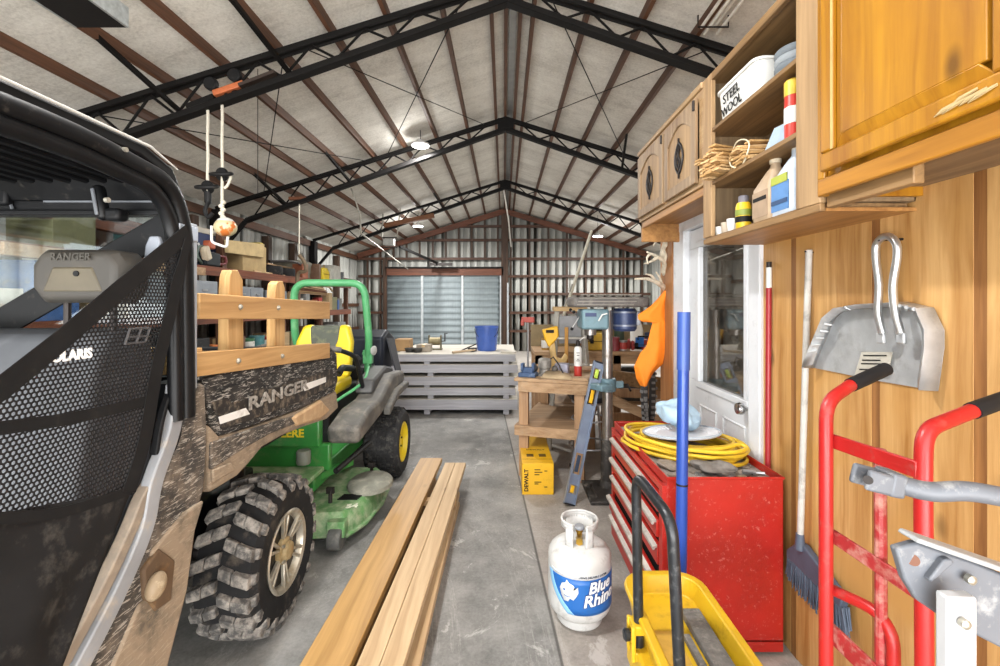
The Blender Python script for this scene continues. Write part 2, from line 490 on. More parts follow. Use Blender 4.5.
# side door
M_white = M('door_white', 'd5d8dc', .4, 0, .06, 4, dirt='8d8a86', damt=.25, dscale=6)
d = sroot('door_2', (XW, 2.75, 0))
mb = MB()
y0, y1 = D0+.06, D1-.13
wy0, wy1, wz0, wz1 = 2.42, 2.98, 1.04, 1.93
mb.box((XW+.02, y0, .01), (XW+.065, y1, wz0)); mb.box((XW+.02, y0, wz1), (XW+.065, y1, 2.06))
mb.box((XW+.02, y0, wz0), (XW+.065, wy0, wz1)); mb.box((XW+.02, wy1, wz0), (XW+.065, y1, wz1))
for a, b in ((2.42, 2.67), (2.75, 2.98)):
    for z in (.2, .72):
        t = .42 if z < .5 else .16
        mb.box((XW+.012, a, z), (XW+.03, b, z+.012)); mb.box((XW+.012, a, z+t), (XW+.03, b, z+t+.012))
        mb.box((XW+.012, a, z), (XW+.03, a+.012, z+t)); mb.box((XW+.012, b-.012, z), (XW+.03, b, z+t))
mb.build('door_leaf', M_white, d, bevel=.004)
mb = MB()
for a, b in (((wy0-.04, wz0-.04), (wy1+.04, wz0)), ((wy0-.04, wz1), (wy1+.04, wz1+.04)), ((wy0-.04, wz0), (wy0, wz1)), ((wy1, wz0), (wy1+.04, wz1))):
    mb.box((XW+.006, a[0], a[1]), (XW+.03, b[0], b[1]))
mb.build('glazing_bead', M_white, d, bevel=.005)
MB().box((XW+.038, wy0, wz0), (XW+.044, wy1, wz1)).build('window_pane', GLASS('door_glass', (.6, .57, .53), .14, .02, .34, '8f8a80'), d)
MB().lathe([(.012, 0), (.012, .03), (.03, .036), (.033, .05), (.028, .066), (.0, .07)], (XW+.02, y0+.055, 1.0), (-1,0,0)).build('door_knob', M('chrome', 'c9c9c9', .18, 1, .05), d)
mb = MB()
mb.box((XW-.02, D0-.05, 0), (XW+.07, y0-.004, 2.14)); mb.box((XW-.02, y1+.004, 0), (XW+.07, D1+.06, 2.14)); mb.box((XW-.024, D0-.055, 2.065), (XW+.072, D1+.065, 2.16))
mb.build('door_frame', M_white, d, bevel=.006)

# ================================================================ CAMERA AND LIGHT
cam = bpy.data.cameras.new('camera'); co = bpy.data.objects.new('camera', cam); COL.objects.link(co)
co.location = (0, 0, HC); co.rotation_euler = (PI/2, 0, 0)
cam.sensor_fit = 'HORIZONTAL'; cam.sensor_width = 36; cam.lens = 36*FPX/1000
cam.shift_x = -.004; cam.shift_y = -.030; cam.clip_start = .02
SC.camera = co
w = bpy.data.worlds.new('daylight'); SC.world = w; w.use_nodes = True
w.node_tree.nodes['Background'].inputs[0].default_value = (.86, .93, 1, 1)
w.node_tree.nodes['Background'].inputs[1].default_value = 2.1
def area(name, loc, rot, sx, sy, power, col=(1,1,1)):
    l = bpy.data.lights.new(name, 'AREA'); l.shape = 'RECTANGLE'; l.size = sx; l.size_y = sy; l.energy = power; l.color = col
    o = bpy.data.objects.new(name, l); COL.objects.link(o); o.location = loc; o.rotation_euler = rot
    return o
area('open_door_daylight', (-.6, YF-.3, 2.2), (PI/2, 0, 0), 7.5, 3.8, 250, (1, .97, .93))
area('ceiling_fill', (-.6, YF-.2, .15), (math.radians(128), 0, 0), 7.5, 2.2, 680, (1, .98, .95))  # added fill light aimed upward to brighten the ceiling
M_lamp = EMIT('lamp_glow', 'ffffff', 14)
M_lampbody = M('lamp_body', 'd8d8d8', .35, .4, .1)
def lamp(x, y, z, label, power=90, vis=True):
    r = root('ceiling_lamp', label, 'ceiling lamp', (x, y, z), 'round lamps under the roof')
    MB().lathe([(.03, .10), (.05, .09), (.06, .05), (.14, .035), (.145, .012), (.14, .006)], (x, y, z)).build('housing', M_lampbody, r)
    MB().lathe([(.128, .006), (.125, -.002), (.06, -.006)], (x, y, z)).build('diffuser', M_lamp, r)
    MB().tube([(x, y, z+.1), (x, y, zt(x)+.1)], .006, 6).build('hanger', M_truss, r)
    for kind, k in (('AREA', 1.0), ('POINT', .2)):
        l = bpy.data.lights.new('lamp_light', kind); l.energy = power*k; l.color = (1, .985, .96)
        if kind == 'AREA': l.shape = 'DISK'; l.size = .25
        else: l.shadow_soft_size = .1
        o = bpy.data.objects.new('lamp_light', l); COL.objects.link(o); o.location = (x, y, z-(.02 if kind == 'AREA' else .14))
lamp(-1.3, 7.0, 4.0, 'round bright ceiling lamp hanging nearest, in front of the middle roof truss')
lamp(-2.29, 12.0, 3.60, 'round ceiling lamp far back above the pale overhead door', 170)
lamp(2.5, 12.0, 3.33, 'round ceiling lamp far back beside the top of the tilted pole', 170)
lamp(1.5, 1.0, 3.8, 'added unseen round lamp above the plywood cabinets', 40)  # extra lamp out of frame, added to brighten the near right side
lamp(-2.6, 1.3, 3.35, 'added unseen round lamp above the utility vehicle roof', 70)  # unseen fill lamp added over the vehicle
lamp(-.9, 1.5, 3.5, 'added unseen round lamp high over the lumber pile', 70)  # lamp put out of frame to add light up front
lamp(3.3, 7.6, 3.5, 'added unseen round lamp beyond the drill press', 110)  # hidden extra lamp, added to light the far right
SC.view_settings.view_transform = 'Standard'; SC.view_settings.look = 'None'
SC.view_settings.exposure = 0.2; SC.view_settings.gamma = 1
SC.view_settings.use_curve_mapping = False
# ================================================================ UPPER CABINETS
M_cabold = WOOD('weathered_cabinet_wood', '9a8264', '6c5238', 2, 34, 1.2, .55)
M_caboldh = WOOD('weathered_cabinet_rail', 'a98c66', '7c5c3a', 1, 34, 1.2, .55)
M_shelfw = WOOD('shelf_wood', '8f6f47', '5f4529', 1, 34, 1.3, .6)
M_shelfv = WOOD('shelf_upright_wood', 'a98a63', '7d6142', 2, 34, 1.3, .6)
M_trimor = WOOD('orange_trim_wood', 'a87a44', '7c5228', 1, 34, 1.3, .5)
M_hpine = WOOD('honey_pine', 'b07c1b', '86540f', 2, 20, 1.0, .38, knots=.8, c3='9d6814')
M_hpineh = WOOD('honey_pine_rail', 'a97322', '7c4e14', 1, 26, 1.0, .4)
M_iron = M('wrought_iron', '2b2624', .5, .5, .2)
XC = .98
# far cabinet with two carved doors
c = root('wall_cabinet', 'weathered wooden wall cabinet with two arched doors above the white door', 'cabinet', (1.13, 2.75, 2.14))
cy0, cy1, cz0, cz1 = 2.2155, 3.26, 2.14, 2.62
mb = MB()
mb.box((XC+.02, cy0, cz0), (XW, cy1, cz0+.018)); mb.box((XC+.02, cy0, cz1-.018), (XW, cy1, cz1))
mb.box((XC+.02, cy0, cz0), (XW, cy0+.018, cz1)); mb.box((XC+.02, cy1-.018, cz0), (XW, cy1, cz1)); mb.box((XW-.01, cy0, cz0), (XW, cy1, cz1))
mb.build('body', M_cabold, c, bevel=.002, seg=1)
mb = MB()
mb.box((XC, cy0, cz1-.05), (XC+.02, cy1, cz1)); mb.box((XC, cy0, cz0), (XC+.02, cy1, cz0+.045))
for y in (cy0, 2.69, cy1-.045): mb.box((XC, y, cz0+.045), (XC+.02, y+.045, cz1-.05))
mb.build('face_frame', M_caboldh, c, bevel=.003)
mb = MB(); mb.box((XC-.012, cy0-.001, cz1-.001), (XW, cy1+.01, cz1+.03))
mb.build('top_moulding', M_caboldh, c, bevel=.006)
mb = MB(); mb.box((XC+.012, cy0, cz0-.045), (XC+.035, cy1, cz0)); mb.box((XC+.02, cy0, cz0-.012), (XW, cy1, cz0)); mb.box((XC+.012, cy1-.03, cz0-.14), (XW, cy1, cz0))
mb.build('bottom_rail', M_trimor, c, bevel=.004)
for ya, yb_ in ((2.265, 2.70), (2.735, 3.235)):
    d = MB()
    z0, z1 = cz0+.025, cz1-.03; fw = .055; n = 12
    d.box((XC-.02, ya, z0), (XC-.002, ya+fw, z1)); d.box((XC-.02, yb_-fw, z0), (XC-.002, yb_, z1)); d.box((XC-.02, ya+fw, z0), (XC-.002, yb_-fw, z0+fw))
    arc = [(XC-.02, ya+fw+(yb_-ya-2*fw)*i/n, z1-fw-.07*(1-math.sin(PI*i/n))) for i in range(n+1)]
    for i in range(n):
        p, q = arc[i], arc[i+1]
        d.prism([p, q, (XC-.02, q[1], z1), (XC-.02, p[1], z1)], (.018, 0, 0))
    do = d.build('door', M_cabold, c, bevel=.003)
    MB().box((XC-.011, ya+fw-.005, z0+fw-.005), (XC-.004, yb_-fw+.005, z1-fw-.0)).build('door_panel', M_shelfv, do)
    ym = (ya+yb_)/2; zm = (z0+z1)/2-.02
    e = MB()
    ring = [(XC-.016, ym+.045*math.sin(a)*(1-.25*math.cos(2*a)), zm+.085*math.cos(a)) for a in [2*PI*i/20 for i in range(20)]]
    e.tube(ring, .006, 6, closed=True)
    e.tube([(XC-.016, ym, zm-.11), (XC-.018, ym, zm+.11)], .006, 6)
    for s in (-1, 1):
        e.tube(smooth_path([(XC-.016, ym, zm-.06), (XC-.02, ym+s*.028, zm-.02), (XC-.02, ym+s*.004, zm+.02), (XC-.018, ym+s*.03, zm+.06)]), .005, 6)
    e.build('iron_ornament', M_iron, do)
    MB().cyl((XC-.024, ya+.006, z1-.06), (XC-.024, ya+.006, z1-.01), .007, n=10).build('hinge', M_iron, do)
# open shelf unit
sz0, sz1, sy0, sy1 = 1.876, 2.65, 1.397, 2.215
c = root('open_shelf_cabinet', 'open wooden shelf cabinet holding the lettered bin, bottles and shims', 'shelf', (1.13, 1.8, sz0))
shelves = (1.876, 2.137, 2.388)
mb = MB()
mb.box((XC+.02, sy1-.02, sz0), (XW, sy1, sz1)); mb.box((XC+.02, sy0, sz0), (XW, sy0+.02, sz1)); mb.box((XW-.008, sy0, sz0), (XW, sy1, sz1))
mb.build('carcass', WOOD('shaded_back_wood', '8a7355', '5f4c35', 2, 30, 1.2, .7), c, bevel=.002, seg=1)  # grey-brown back wood, painted darker to carry the interior's shade
mb = MB(); mb.box((XC, sy1-.085, sz0), (XC+.022, sy1, sz1)); mb.build('stile', M_shelfv, c, bevel=.003)
mb = MB(); mb.box((XC, sy0, sz0-.004), (XC+.022, sy0+.115, sz1)); mb.build('stile', M_shelfv, c, bevel=.003)
for z in shelves: MB().box((XC+.004, sy0+.02, z-.018), (XW-.008, sy1-.02, z)).build('shelf', M_shelfw, c, bevel=.002, seg=1)
MB().box((XC+.001, sy0, sz0-.03), (XC+.02, sy1, sz0-.005)).build('bottom_rail', M_shelfw, c, bevel=.003)
MB().box((XC+.02, sy0, sz0-.03), (XW, sy1, sz0-.019)).build('bottom_panel', M_trimor, c)
MB().box((XC+.001, sy0+.115, sz1-.035), (XC+.02, sy1-.085, sz1)).build('top_rail', M_shelfw, c, bevel=.003)
MB().box((XC+.021, sy0+.02, sz1-.02), (XW-.008, sy1-.02, sz1)).build('top_panel', M_shelfw, c)
# honey pine cabinet
c = root('pine_cabinet', 'honey coloured pine wall cabinet with one large panelled door above the dustpan', 'cabinet', (1.13, 1.1, 1.89))
oz0, oz1, oy0, oy1 = 1.885, 2.75, .55, 1.39
mb = MB(); mb.box((XC, oy0, oz0+.05), (XW, oy1-.02, oz1)); mb.box((XC, oy1-.018, oz0+.002), (XW, oy1, oz1)); mb.build('body', M_hpine, c, bevel=.003)
MB().box((XC+.002, oy0, oz0+.03), (XW-.002, oy1-.019, oz0+.0495)).build('bottom_panel', WOOD('rough_ply', '8a6f4c', '5d452b', 1, 22, 1, .8, dirt='3d3024', damt=.4), c)
mb = MB(); mb.box((XC-.014, oy0, oz0), (XC, oy1, oz0+.055)); mb.build('bottom_rail', M_hpineh, c, bevel=.005)
mb = MB(); mb.box((XC-.014, oy1-.03, oz0+.05), (XC, oy1, oz1)); mb.build('stile', M_hpine, c, bevel=.005)
mb = MB(); mb.box((XC-.014, oy0, oz0+.05), (XC, .83, oz1)); mb.build('stile', WOOD('pale_stile', 'd9b377', 'b98d52', 2, 34, 1.3, .5), c, bevel=.005)
dy0, dy1, dz0 = .845, 1.35, oz0+.065
mb = MB()
mb.box((XC-.034, dy0, dz0), (XC-.014, dy1, dz0+.055)); mb.box((XC-.034, dy1-.05, dz0+.055), (XC-.014, dy1, oz1-.02)); mb.box((XC-.034, dy0, dz0+.055), (XC-.014, dy0+.03, oz1-.02))
do = mb.build('door', M_hpine, c, bevel=.006)
mb = MB(); q = .012
mb.prism([(XC-.02, dy0+.03, dz0+.055), (XC-.02, dy1-.05, dz0+.055), (XC-.031, dy1-.085, dz0+.09), (XC-.031, dy0+.055, dz0+.09)], (.006, 0, 0))
mb.prism([(XC-.02, dy1-.05, dz0+.055), (XC-.02, dy1-.05, oz1-.02), (XC-.031, dy1-.085, oz1-.02), (XC-.031, dy1-.085, dz0+.09)], (.006, 0, 0))
mb.box((XC-.031, dy0+.04, dz0+.088), (XC-.016, dy1-.083, oz1-.02))
mb.build('raised_panel', M_hpine, do, bevel=.003)
MB().box((XC-.037, dy1-.053, dz0+.055), (XC-.033, dy1-.048, oz1-.02)).build('bead', M('pale_bead', 'b59a62', .5), do)
mb = MB(); mb.box((.992, 1.09, oz0-.034), (1.02, 1.385, oz0+.028)); mb.build('cleat', M_shelfw, c, bevel=.003)
# white splintered tear at the door corner
mb = MB()
for i in range(5):
    y = .862+i*.018; z = dz0+.028+random.uniform(-.008, .012)
    mb.tube([(XC-.035, y, z), (XC-.038, y+.03, z-.006), (XC-.035, y+.055, z-.012)], [.003, .005, .001], 6)
mb.build('splintered_edge', M('raw_wood', 'b09a6e', .8), do)

# ---- things on the open shelves
M_whitepl = M('white_plastic', 'dcdcd8', .4, 0, .05)
M_ink = M('black_ink', '161616', .6)
def bottle(name, label, cat, x, y, z, prof, mat, cap=None, capmat=None, band=None, group=None, sx=1, sy=1, handle=None):
    r = root(name, label, cat, (x, y, z), group)
    mb = MB().lathe([(0, 0)]+prof, (0,0,0), n=24)
    mb.v = [V((p.x*sx+x, p.y*sy+y, p.z+z)) for p in mb.v]
    mb.build('body', mat, r)
    if cap:
        mb = MB().lathe(cap, (x, y, z), n=18); mb.build('cap', capmat, r)
    for (z0, z1, rr, m) in (band or []):
        mb = MB().lathe([(rr, z0), (rr+.0012, z0+.001), (rr+.0012, z1-.001), (rr, z1)], (0,0,0), n=24)
        mb.v = [V((p.x*sx+x, p.y*sy+y, p.z+z)) for p in mb.v]
        mb.build('label_band', m, r)
    return r
# lettered bin
bx0, bx1, by0, by1, bz = 1.005, 1.24, 1.79, 2.125, 2.389
r = root('plastic_bin', 'white plastic bin with hand lettering on the upper cabinet shelf', 'bin', ((bx0+bx1)/2, (by0+by1)/2, bz))
def rrect(x0, x1, y0, y1, rad, z, n=5):
    out = []
    for cx, cy, a0 in ((x1-rad, y1-rad, 0), (x0+rad, y1-rad, PI/2), (x0+rad, y0+rad, PI), (x1-rad, y0+rad, 1.5*PI)):
        for k in range(n+1):
            a = a0+PI/2*k/n; out.append(V((cx+rad*math.cos(a), cy+rad*math.sin(a), z)))
    return out
def shell(mb, rings):
    n = len(rings[0]); vs = [p for q in rings for p in q]
    fs = [(i*n+k, i*n+(k+1) % n, (i+1)*n+(k+1) % n, (i+1)*n+k) for i in range(len(rings)-1) for k in range(n)]
    fs.append(tuple(range(n))); fs.append(tuple((len(rings)-1)*n+k for k in range(n)))
    return mb.add(vs, fs)
shell(MB(), [rrect(bx0+.012, bx1-.012, by0+.012, by1-.012, .03, bz), rrect(bx0, bx1, by0, by1, .035, bz+.15),
             rrect(bx0+.006, bx1-.006, by0+.006, by1-.006, .03, bz+.15), rrect(bx0+.016, bx1-.016, by0+.016, by1-.016, .026, bz+.01)]).build('tub', M_whitepl, r)
shell(MB(), [rrect(bx0-.008, bx1+.008, by0-.008, by1+.008, .042, bz+.142), rrect(bx0-.008, bx1+.008, by0-.008, by1+.008, .042, bz+.152),
             rrect(bx0+.004, bx1-.004, by0+.004, by1-.004, .034, bz+.152), rrect(bx0+.004, bx1-.004, by0+.004, by1-.004, .034, bz+.142)]).build('rim', M_whitepl, r)
fn = frame_fn((bx0-.002, 1.99, bz+.098), (0,-1,.05), (-.075,0,1))
MB().text('STEEL', fn, .056, .0004, .001).build('lettering', M_ink, r)
fn = frame_fn((bx0+.002, 1.995, bz+.045), (0,-1,.05), (-.075,0,1))
MB().text('WOOL', fn, .054, .0004, .001).build('lettering', M_ink, r)
MB().box((bx0+.09, by0-.001, bz+.09), (bx0+.15, by0+.004, bz+.115)).build('grip_shade', M('bin_shadow', '6d6d6d'), r)  # grey block paints the shade of a grip recess
# pad stack
for i in range(4):
    o = MB().lathe([(.0, 0), (.07, 0), (.074, .006), (.074, .02), (.07, .026), (0, .026)], (1.085, 1.665, 2.389+i*.027), n=24).build('sanding_pad', M('pad_grey%d' % (i % 2), ('8e9499', '6f767c')[i % 2], .8))
    tag(o, ['lowest grey disc of the pad stack on the top shelf', 'second grey disc from below in the pad stack', 'third grey disc from below in the pad stack', 'topmost grey disc of the pad stack on the top shelf'][i], 'pad', 'grey pads stacked on the shelf')
# caulk tube red/yellow
bottle('caulk_tube', 'red and yellow tube standing on the middle cabinet shelf', 'tube', 1.035, 1.61, 2.138, [(.028, 0), (.028, .20), (.024, .215), (0, .215)],
       M('tube_red', 'c03225', .4), [(.026, .16), (.029, .161), (.029, .212), (.024, .218)], M('tube_yellow', 'd9b53c', .4), [(.06, .12, .028, M_whitepl)])
o = MB().prism([(1.03, 1.665, 2.139), (1.03, 1.80, 2.139), (1.06, 1.765, 2.245), (1.06, 1.65, 2.235)], (.006, .0, .0)).build('paper_sheet', M('blue_paper', 'a9bccd', .8))
tag(o, 'pale blue paper sheet leaning beside the shim bundles', 'paper')
# shim bundles
M_shim = WOOD('shim_wood', 'd9b888', 'b08a58', 0, 40, 2, .7); M_shim2 = WOOD('shim_wood_dark', 'c39c66', '95703f', 1, 40, 2, .7)
for bi, (y0, y1, lab) in enumerate(((1.97, 2.19, 'loose bundle of wooden shims jutting out over the shelf edge'), (1.80, 1.97, 'tied bundle of wooden shims lying on the middle shelf'))):
    r = root('shim_bundle', lab, 'shims', (1.05, (y0+y1)/2, 2.138), 'bundles of wooden shims')
    for k in range(34 if bi == 0 else 22):
        z = 2.144+.0098*(k//3)+random.uniform(0, .004); 
        yc = y0+.03+(y1-y0-.06)*((k % 3)+.5)/3+random.uniform(-.015, .015)
        x0 = (.905 if bi == 0 else .955)+random.uniform(0, .035); L = .26
        R = rotz(random.uniform(-.18, .18)+(.25 if bi == 0 else 0)) @ roty(random.uniform(-.03, .03))
        MB().rbox((x0+L/2, yc, z), (L, .04, .008), R).build('shim', (M_shim, M_shim2)[k % 2], r)
    if bi == 1:
        ring = [(.985+.004*math.sin(3*a), 1.885+.075*math.cos(a), 2.185+.054*math.sin(a)) for a in [2*PI*i/24 for i in range(24)]]
        MB().tube(ring, .003, 6, closed=True).build('tie_string', M('string', 'd8cdb0', .9), r)
# bottom shelf
for y, h, m, lab in ((2.145, .045, M_whitepl, 'farthest small white cup on the bottom shelf, next to the left stile'), (2.085, .055, M('cup_beige', 'b4a795', .6), 'small beige cup between two white cups on the bottom shelf'), (2.03, .062, M_whitepl, 'small white cup beside the tall yellow bottle')):
    bottle('small_cup', lab, 'cup', 1.03, y, 1.877, [(.018, 0), (.024, h), (.021, h), (.016, .006), (0, .006)], m, group='small cups on the bottom shelf')
M_glue = M('glue_yellow', 'd6b023', .4); M_gcap = M('cap_grey', '6c6a72', .5)
gprof = [(.029, 0), (.031, .01), (.031, .10), (.026, .115), (.0, .118)]
bottle('glue_bottle', 'yellow bottle with a grey cap in front on the bottom shelf', 'bottle', 1.035, 1.945, 1.877, gprof, M_glue, [(.021, .115), (.021, .142), (.017, .146), (0, .146)], M_gcap, [(.03, .055, .0315, M_ink), (.058, .085, .0315, M('lab_green', '7c8a3a'))], 'yellow bottles')
bottle('glue_bottle', 'yellow bottle with a grey cap half hidden behind the tan jug', 'bottle', 1.09, 1.86, 1.877, [(p[0], p[1]*1.2) for p in gprof], M_glue, [(.021, .138), (.021, .165), (.017, .17), (0, .17)], M_gcap, [(.03, .07, .0315, M('lab_rust', '8a5a44'))], 'yellow bottles')
M_tan = M('jug_tan', 'b29b80', .45)
def jug(label, y, mat, capm, labm, h, neck):
    r = root('jug', label, 'jug', (1.06, y, 1.877))
    shell(MB(), [rrect(1.02, 1.10, y-.06, y+.06, .02, 1.877), rrect(1.015, 1.105, y-.065, y+.065, .025, 1.885), rrect(1.015, 1.105, y-.065, y+.065, .025, 1.877+h*.55),
                 rrect(1.03, 1.09, y-.06, y+.015, .022, 1.877+h*.75), rrect(1.043, 1.077, y-.045, y-.012, .015, 1.877+h*.86), rrect(1.043, 1.077, y-.045, y-.012, .015, 1.877+h*.93)]).build('body', mat, r, angle=50)
    MB().lathe([(.0, h*.91), (neck, h*.91), (neck, h), (neck*.8, h+.004), (0, h+.004)], (1.06, y-.028, 1.877), n=18).build('cap', capm, r)
    MB().box((1.0135, y-.05, 1.90), (1.016, y+.052, 1.877+h*.5)).build('label_panel', labm, r)
    return r
r = jug('tan jug with a pale cap beside the yellow bottles', 1.785, M_tan, M('cap_cream', 'd6c9b0', .4), M('lab_tan', 'a18a72', .6), .25, .021)
MB().box((1.012, 1.74, 1.965), (1.0145, 1.83, 1.98)).build('dark_stripe', M_ink, r)
r = jug('blue and white jug nearest the pine cabinet', 1.655, M('jug_white', 'c4d0de', .35), M_whitepl, M('lab_blue', '4f7fb5', .45), .253, .017)
MB().box((1.011, 1.61, 2.00), (1.0138, 1.705, 2.03)).build('green_stripe', M('lab_lime', 'a3ac3c', .5), r)
MB().box((1.011, 1.61, 1.925), (1.0138, 1.705, 1.94)).build('dark_stripe', M('lab_navy', '27466e', .5), r)

# ================================================================ ON THE PLYWOOD WALL
M_alu = M('aluminium', 'bfc2c4', .38, .45, .15, 14, dirt='8f8f8d', damt=.35, dscale=9)
XD = 1.262
r = root('dustpan', 'large dented metal dustpan hanging on the plywood wall', 'dustpan', (XD, 1.52, 1.35))
out = [(812, 368), (818, 352), (833, 318), (845, 308), (868, 304), (905, 302), (931, 308), (941, 330), (941, 348), (935, 391), (880, 382)]
op = [SX(a, b, XD) for a, b in out]
mb = MB(); mb.prism([(p.x+.008, p.y, p.z) for p in op], (.004, 0, 0))
# hood: raised rim along the back and the sides
mb.build('pan', M_alu, r, bevel=.002, seg=1)
def inset(p, k, x): c = sum(op, V())/len(op); return V((x, c.y+(p.y-c.y)*k, c.z+(p.z-c.z)*k))
mb = MB(); rim = op[0:10]
n = len(rim)
vs = [V((p.x+.008, p.y, p.z)) for p in rim] + [inset(p, .985, XD-.045) for p in rim] + [inset(p, .87, XD-.026) for p in rim]
mb.add(vs, [(i, i+1, n+i+1, n+i) for i in range(n-1)] + [(n+i, n+i+1, 2*n+i+1, 2*n+i) for i in range(n-1)])
mb.build('hood_rim', M_alu, r, solid=.003)
for i in range(7):
    mb = MB(); t = i/6; a = op[1].lerp(op[3], t) if t < .8 else op[3].lerp(op[4], .5)
    mb.tube([inset(a, .97, XD-.045), inset(a, .87, XD-.03)], [.006, .003], 6)
    mb.build('crimped_fold', M_alu, r)
for i in range(3):
    mb = MB(); a = op[6].lerp(op[5], i*.3); mb.tube([inset(a, .97, XD-.045), inset(a, .87, XD-.03)], [.006, .003], 6); mb.build('crimped_fold', M_alu, r)
hp = [SX(*p, XD-.05) for p in ((883, 334), (878, 312), (879, 285), (876, 258), (877, 243), (887, 236), (896, 243), (897, 258), (893, 285), (895, 312), (901, 334))]
MB().tube(smooth_path(hp, 5), .0115, 12).build('handle', M('alu_handle', 'cfd1d2', .28, .9, .08), r)
for a, b in ((881, 338), (901, 338)): MB().rbox(SX(a, b, XD-.040), (.012, .03, .035)).build('handle_tab', M_alu, r, bevel=.004)
# paper sticker with small printed rules
s0, s1, s2, s3 = [SX(*p, XD-.0005) for p in ((855, 375), (862, 352), (893, 352), (888, 376))]
mb = MB().prism([s0, s1, s2, s3], (-.002, 0, 0)); st = mb.build('sticker', M('sticker_paper', 'b5b1a5', .7), r)
mb = MB()
for i, t in enumerate((.15, .35, .5, .75)):
    a = s1.lerp(s0, t).lerp(s2.lerp(s3, t), .12); b = s1.lerp(s0, t).lerp(s2.lerp(s3, t), (.85, .7, .8, .5)[i])
    mb.beam(a+V((-.003, 0, 0)), b+V((-.003, 0, 0)), .002, .004)
mb.build('printed_line', M_ink, st)
MB().tube([(XW, 1.445, 1.765), (XD-.06, 1.445, 1.762)], .004, 8).build('nail', M_iron, r)
# broom hung on the wall
r = root('push_broom', 'broom with grey wooden handle and dark bristles hanging by the red chest', 'broom', (1.25, 1.85, .9))
top = SX(809, 250, 1.262); bot = SX(800, 548, 1.235)
MB().tube([top, bot], .0125, 12).build('handle', M('grey_handle', 'b3b0aa', .6, 0, .15, 5, dirt='6f6c66', damt=.4), r)
MB().tube([bot+V((0, 0, .06)), bot+V((0, 0, -.005))], [.015, .02], 12).build('ferrule', M('broom_cap', '4a5363', .5), r)
hd = MB(); b0 = SX(786, 549, 1.235); b1 = SX(842, 600, 1.225)
hd.prism([bot+V((0,.015,.02)), bot+V((0,-.02,.02)), b1+V((0,0,.01)), b1+V((0,.01,-.04)), b0+V((0,0,-.035)), b0], (.03, 0, 0))
hd.build('head', M('broom_cap', '4a5363', .5), r, bevel=.006)
mb = MB()
for i in range(320):
    t = i/319
    a = b0.lerp(b1, t)+V((.015+random.uniform(-.014, .014), 0, -.03))
    mb.tube([a, a+V((random.uniform(-.006, .008), .02*(1-2*t)+random.uniform(-.01, .01), -.085-.02*math.sin(t*PI)+random.uniform(-.02, .02)))], [.0035, .0022], 5)
mb.build('bristles', M('bristle_blue', '4d5868', .8, 0, .35), r)
MB().tube([(XW, top.y, top.z-.01), (1.245, top.y, top.z-.006)], .003, 6).build('nail', M_iron, r)
# red pole
r = root('red_pole', 'thin dark red pole with a pale end leaning between door and plywood', 'pole', (1.262, 2.16, 0))
a = SX(769, 262, 1.262); b = V((1.262, 2.16, 0.0))
MB().tube([b, b.lerp(a, .93)], .0125, 12).build('shaft', M('dark_red', '96222a', .35, 0, .1), r)
MB().tube([b.lerp(a, .93), b.lerp(a, .985)], .0125, 12).build('pale_sleeve', M_whitepl, r)
MB().tube([b.lerp(a, .985), a], .0115, 12).build('end_cap', M_iron, r)

# ================================================================ HAND TRUCK
M_red = M('truck_red', 'a81f1e', .38, 0, .1, 8, dirt='7d5c50', damt=.2, dscale=18)
M_redworn = M('truck_red_worn', '98282a', .5, 0, .2, 10, dirt='b98f80', damt=.6, dscale=26)
M_grip = M('rubber_black', '1c1e21', .6, 0, .15)
r = root('hand_truck', 'red tubular hand truck with black grips leaning on the plywood wall', 'hand truck', (.82, 1.0, 0))
def ht(px, py, Y): return W(px, py, Y)
YA, YN = 1.10, .90
l0 = ht(826, 440, YA)
farp = [V((.787, YA, .02)), l0, ht(826, 402, YA+.01), ht(851, 385, YA+.05)]
nearp = [V((.846, YN, .02)), ht(923, 470, YN), ht(924, 430, YN+.01), ht(972, 411, YN+.05)]
for P, g in ((farp, ht(886, 369, 1.20)), (nearp, ht(1014, 396, YN+.10))):
    MB().tube(round_path(P, .05), .0152, 14).build('side_tube', M_red, r)
    MB().tube([P[-1], g], .0175, 14).build('grip', M_grip, r)
def bar(a, b, w=.028, t=.006, m=M_red, nm='crossbar'):
    MB().beam(a, b, t, w).build(nm, m, r, bevel=.002)
bar(ht(833, 441, YA), ht(918, 470, YN), .034, .01, M_red)
bar(ht(833, 536, YA), ht(918, 592, YN), .034, .008, M_redworn)
bar(ht(832, 633, YA), ht(918, 716, YN), .05, .008, M_redworn)
MB().tube([ht(880, 449, .99), ht(881, 560, .99), V((.83, .99, .05))], .0115, 10).build('centre_strap', M_redworn, r)
lp = round_path([ht(833, 590, YA), ht(893, 618, .97), V((.84, .96, .12))], .10, 8)
MB().tube(lp, .0125, 12).build('axle_brace', M_red, r)
mb = MB(); mb.prism([(.785, 1.14, 0), (.85, .86, 0), (.58, .80, 0), (.52, 1.06, 0)], (0, 0, .006)); mb.build('toe_plate', M_red, r, bevel=.002)
ad = V((.059, -.2, 0)).normalized()
ac = V((.92, 1.03, .125))
for q in (-.17, .17):
    MB().lathe([(.03, -.03), (.10, -.03), (.125, -.02), (.125, .02), (.10, .03), (.03, .03)], ac+ad*q, ad, n=28).build('wheel', M_grip, r)
MB().tube([ac-ad*.17, ac+ad*.17], .008, 8).build('axle', M_red, r)
for q, tp in ((-.09, (.79, 1.09, .24)), (.09, (.842, .91, .24))): MB().beam(ac+ad*q, tp, .02, .03).build('axle_bracket', M_red, r)

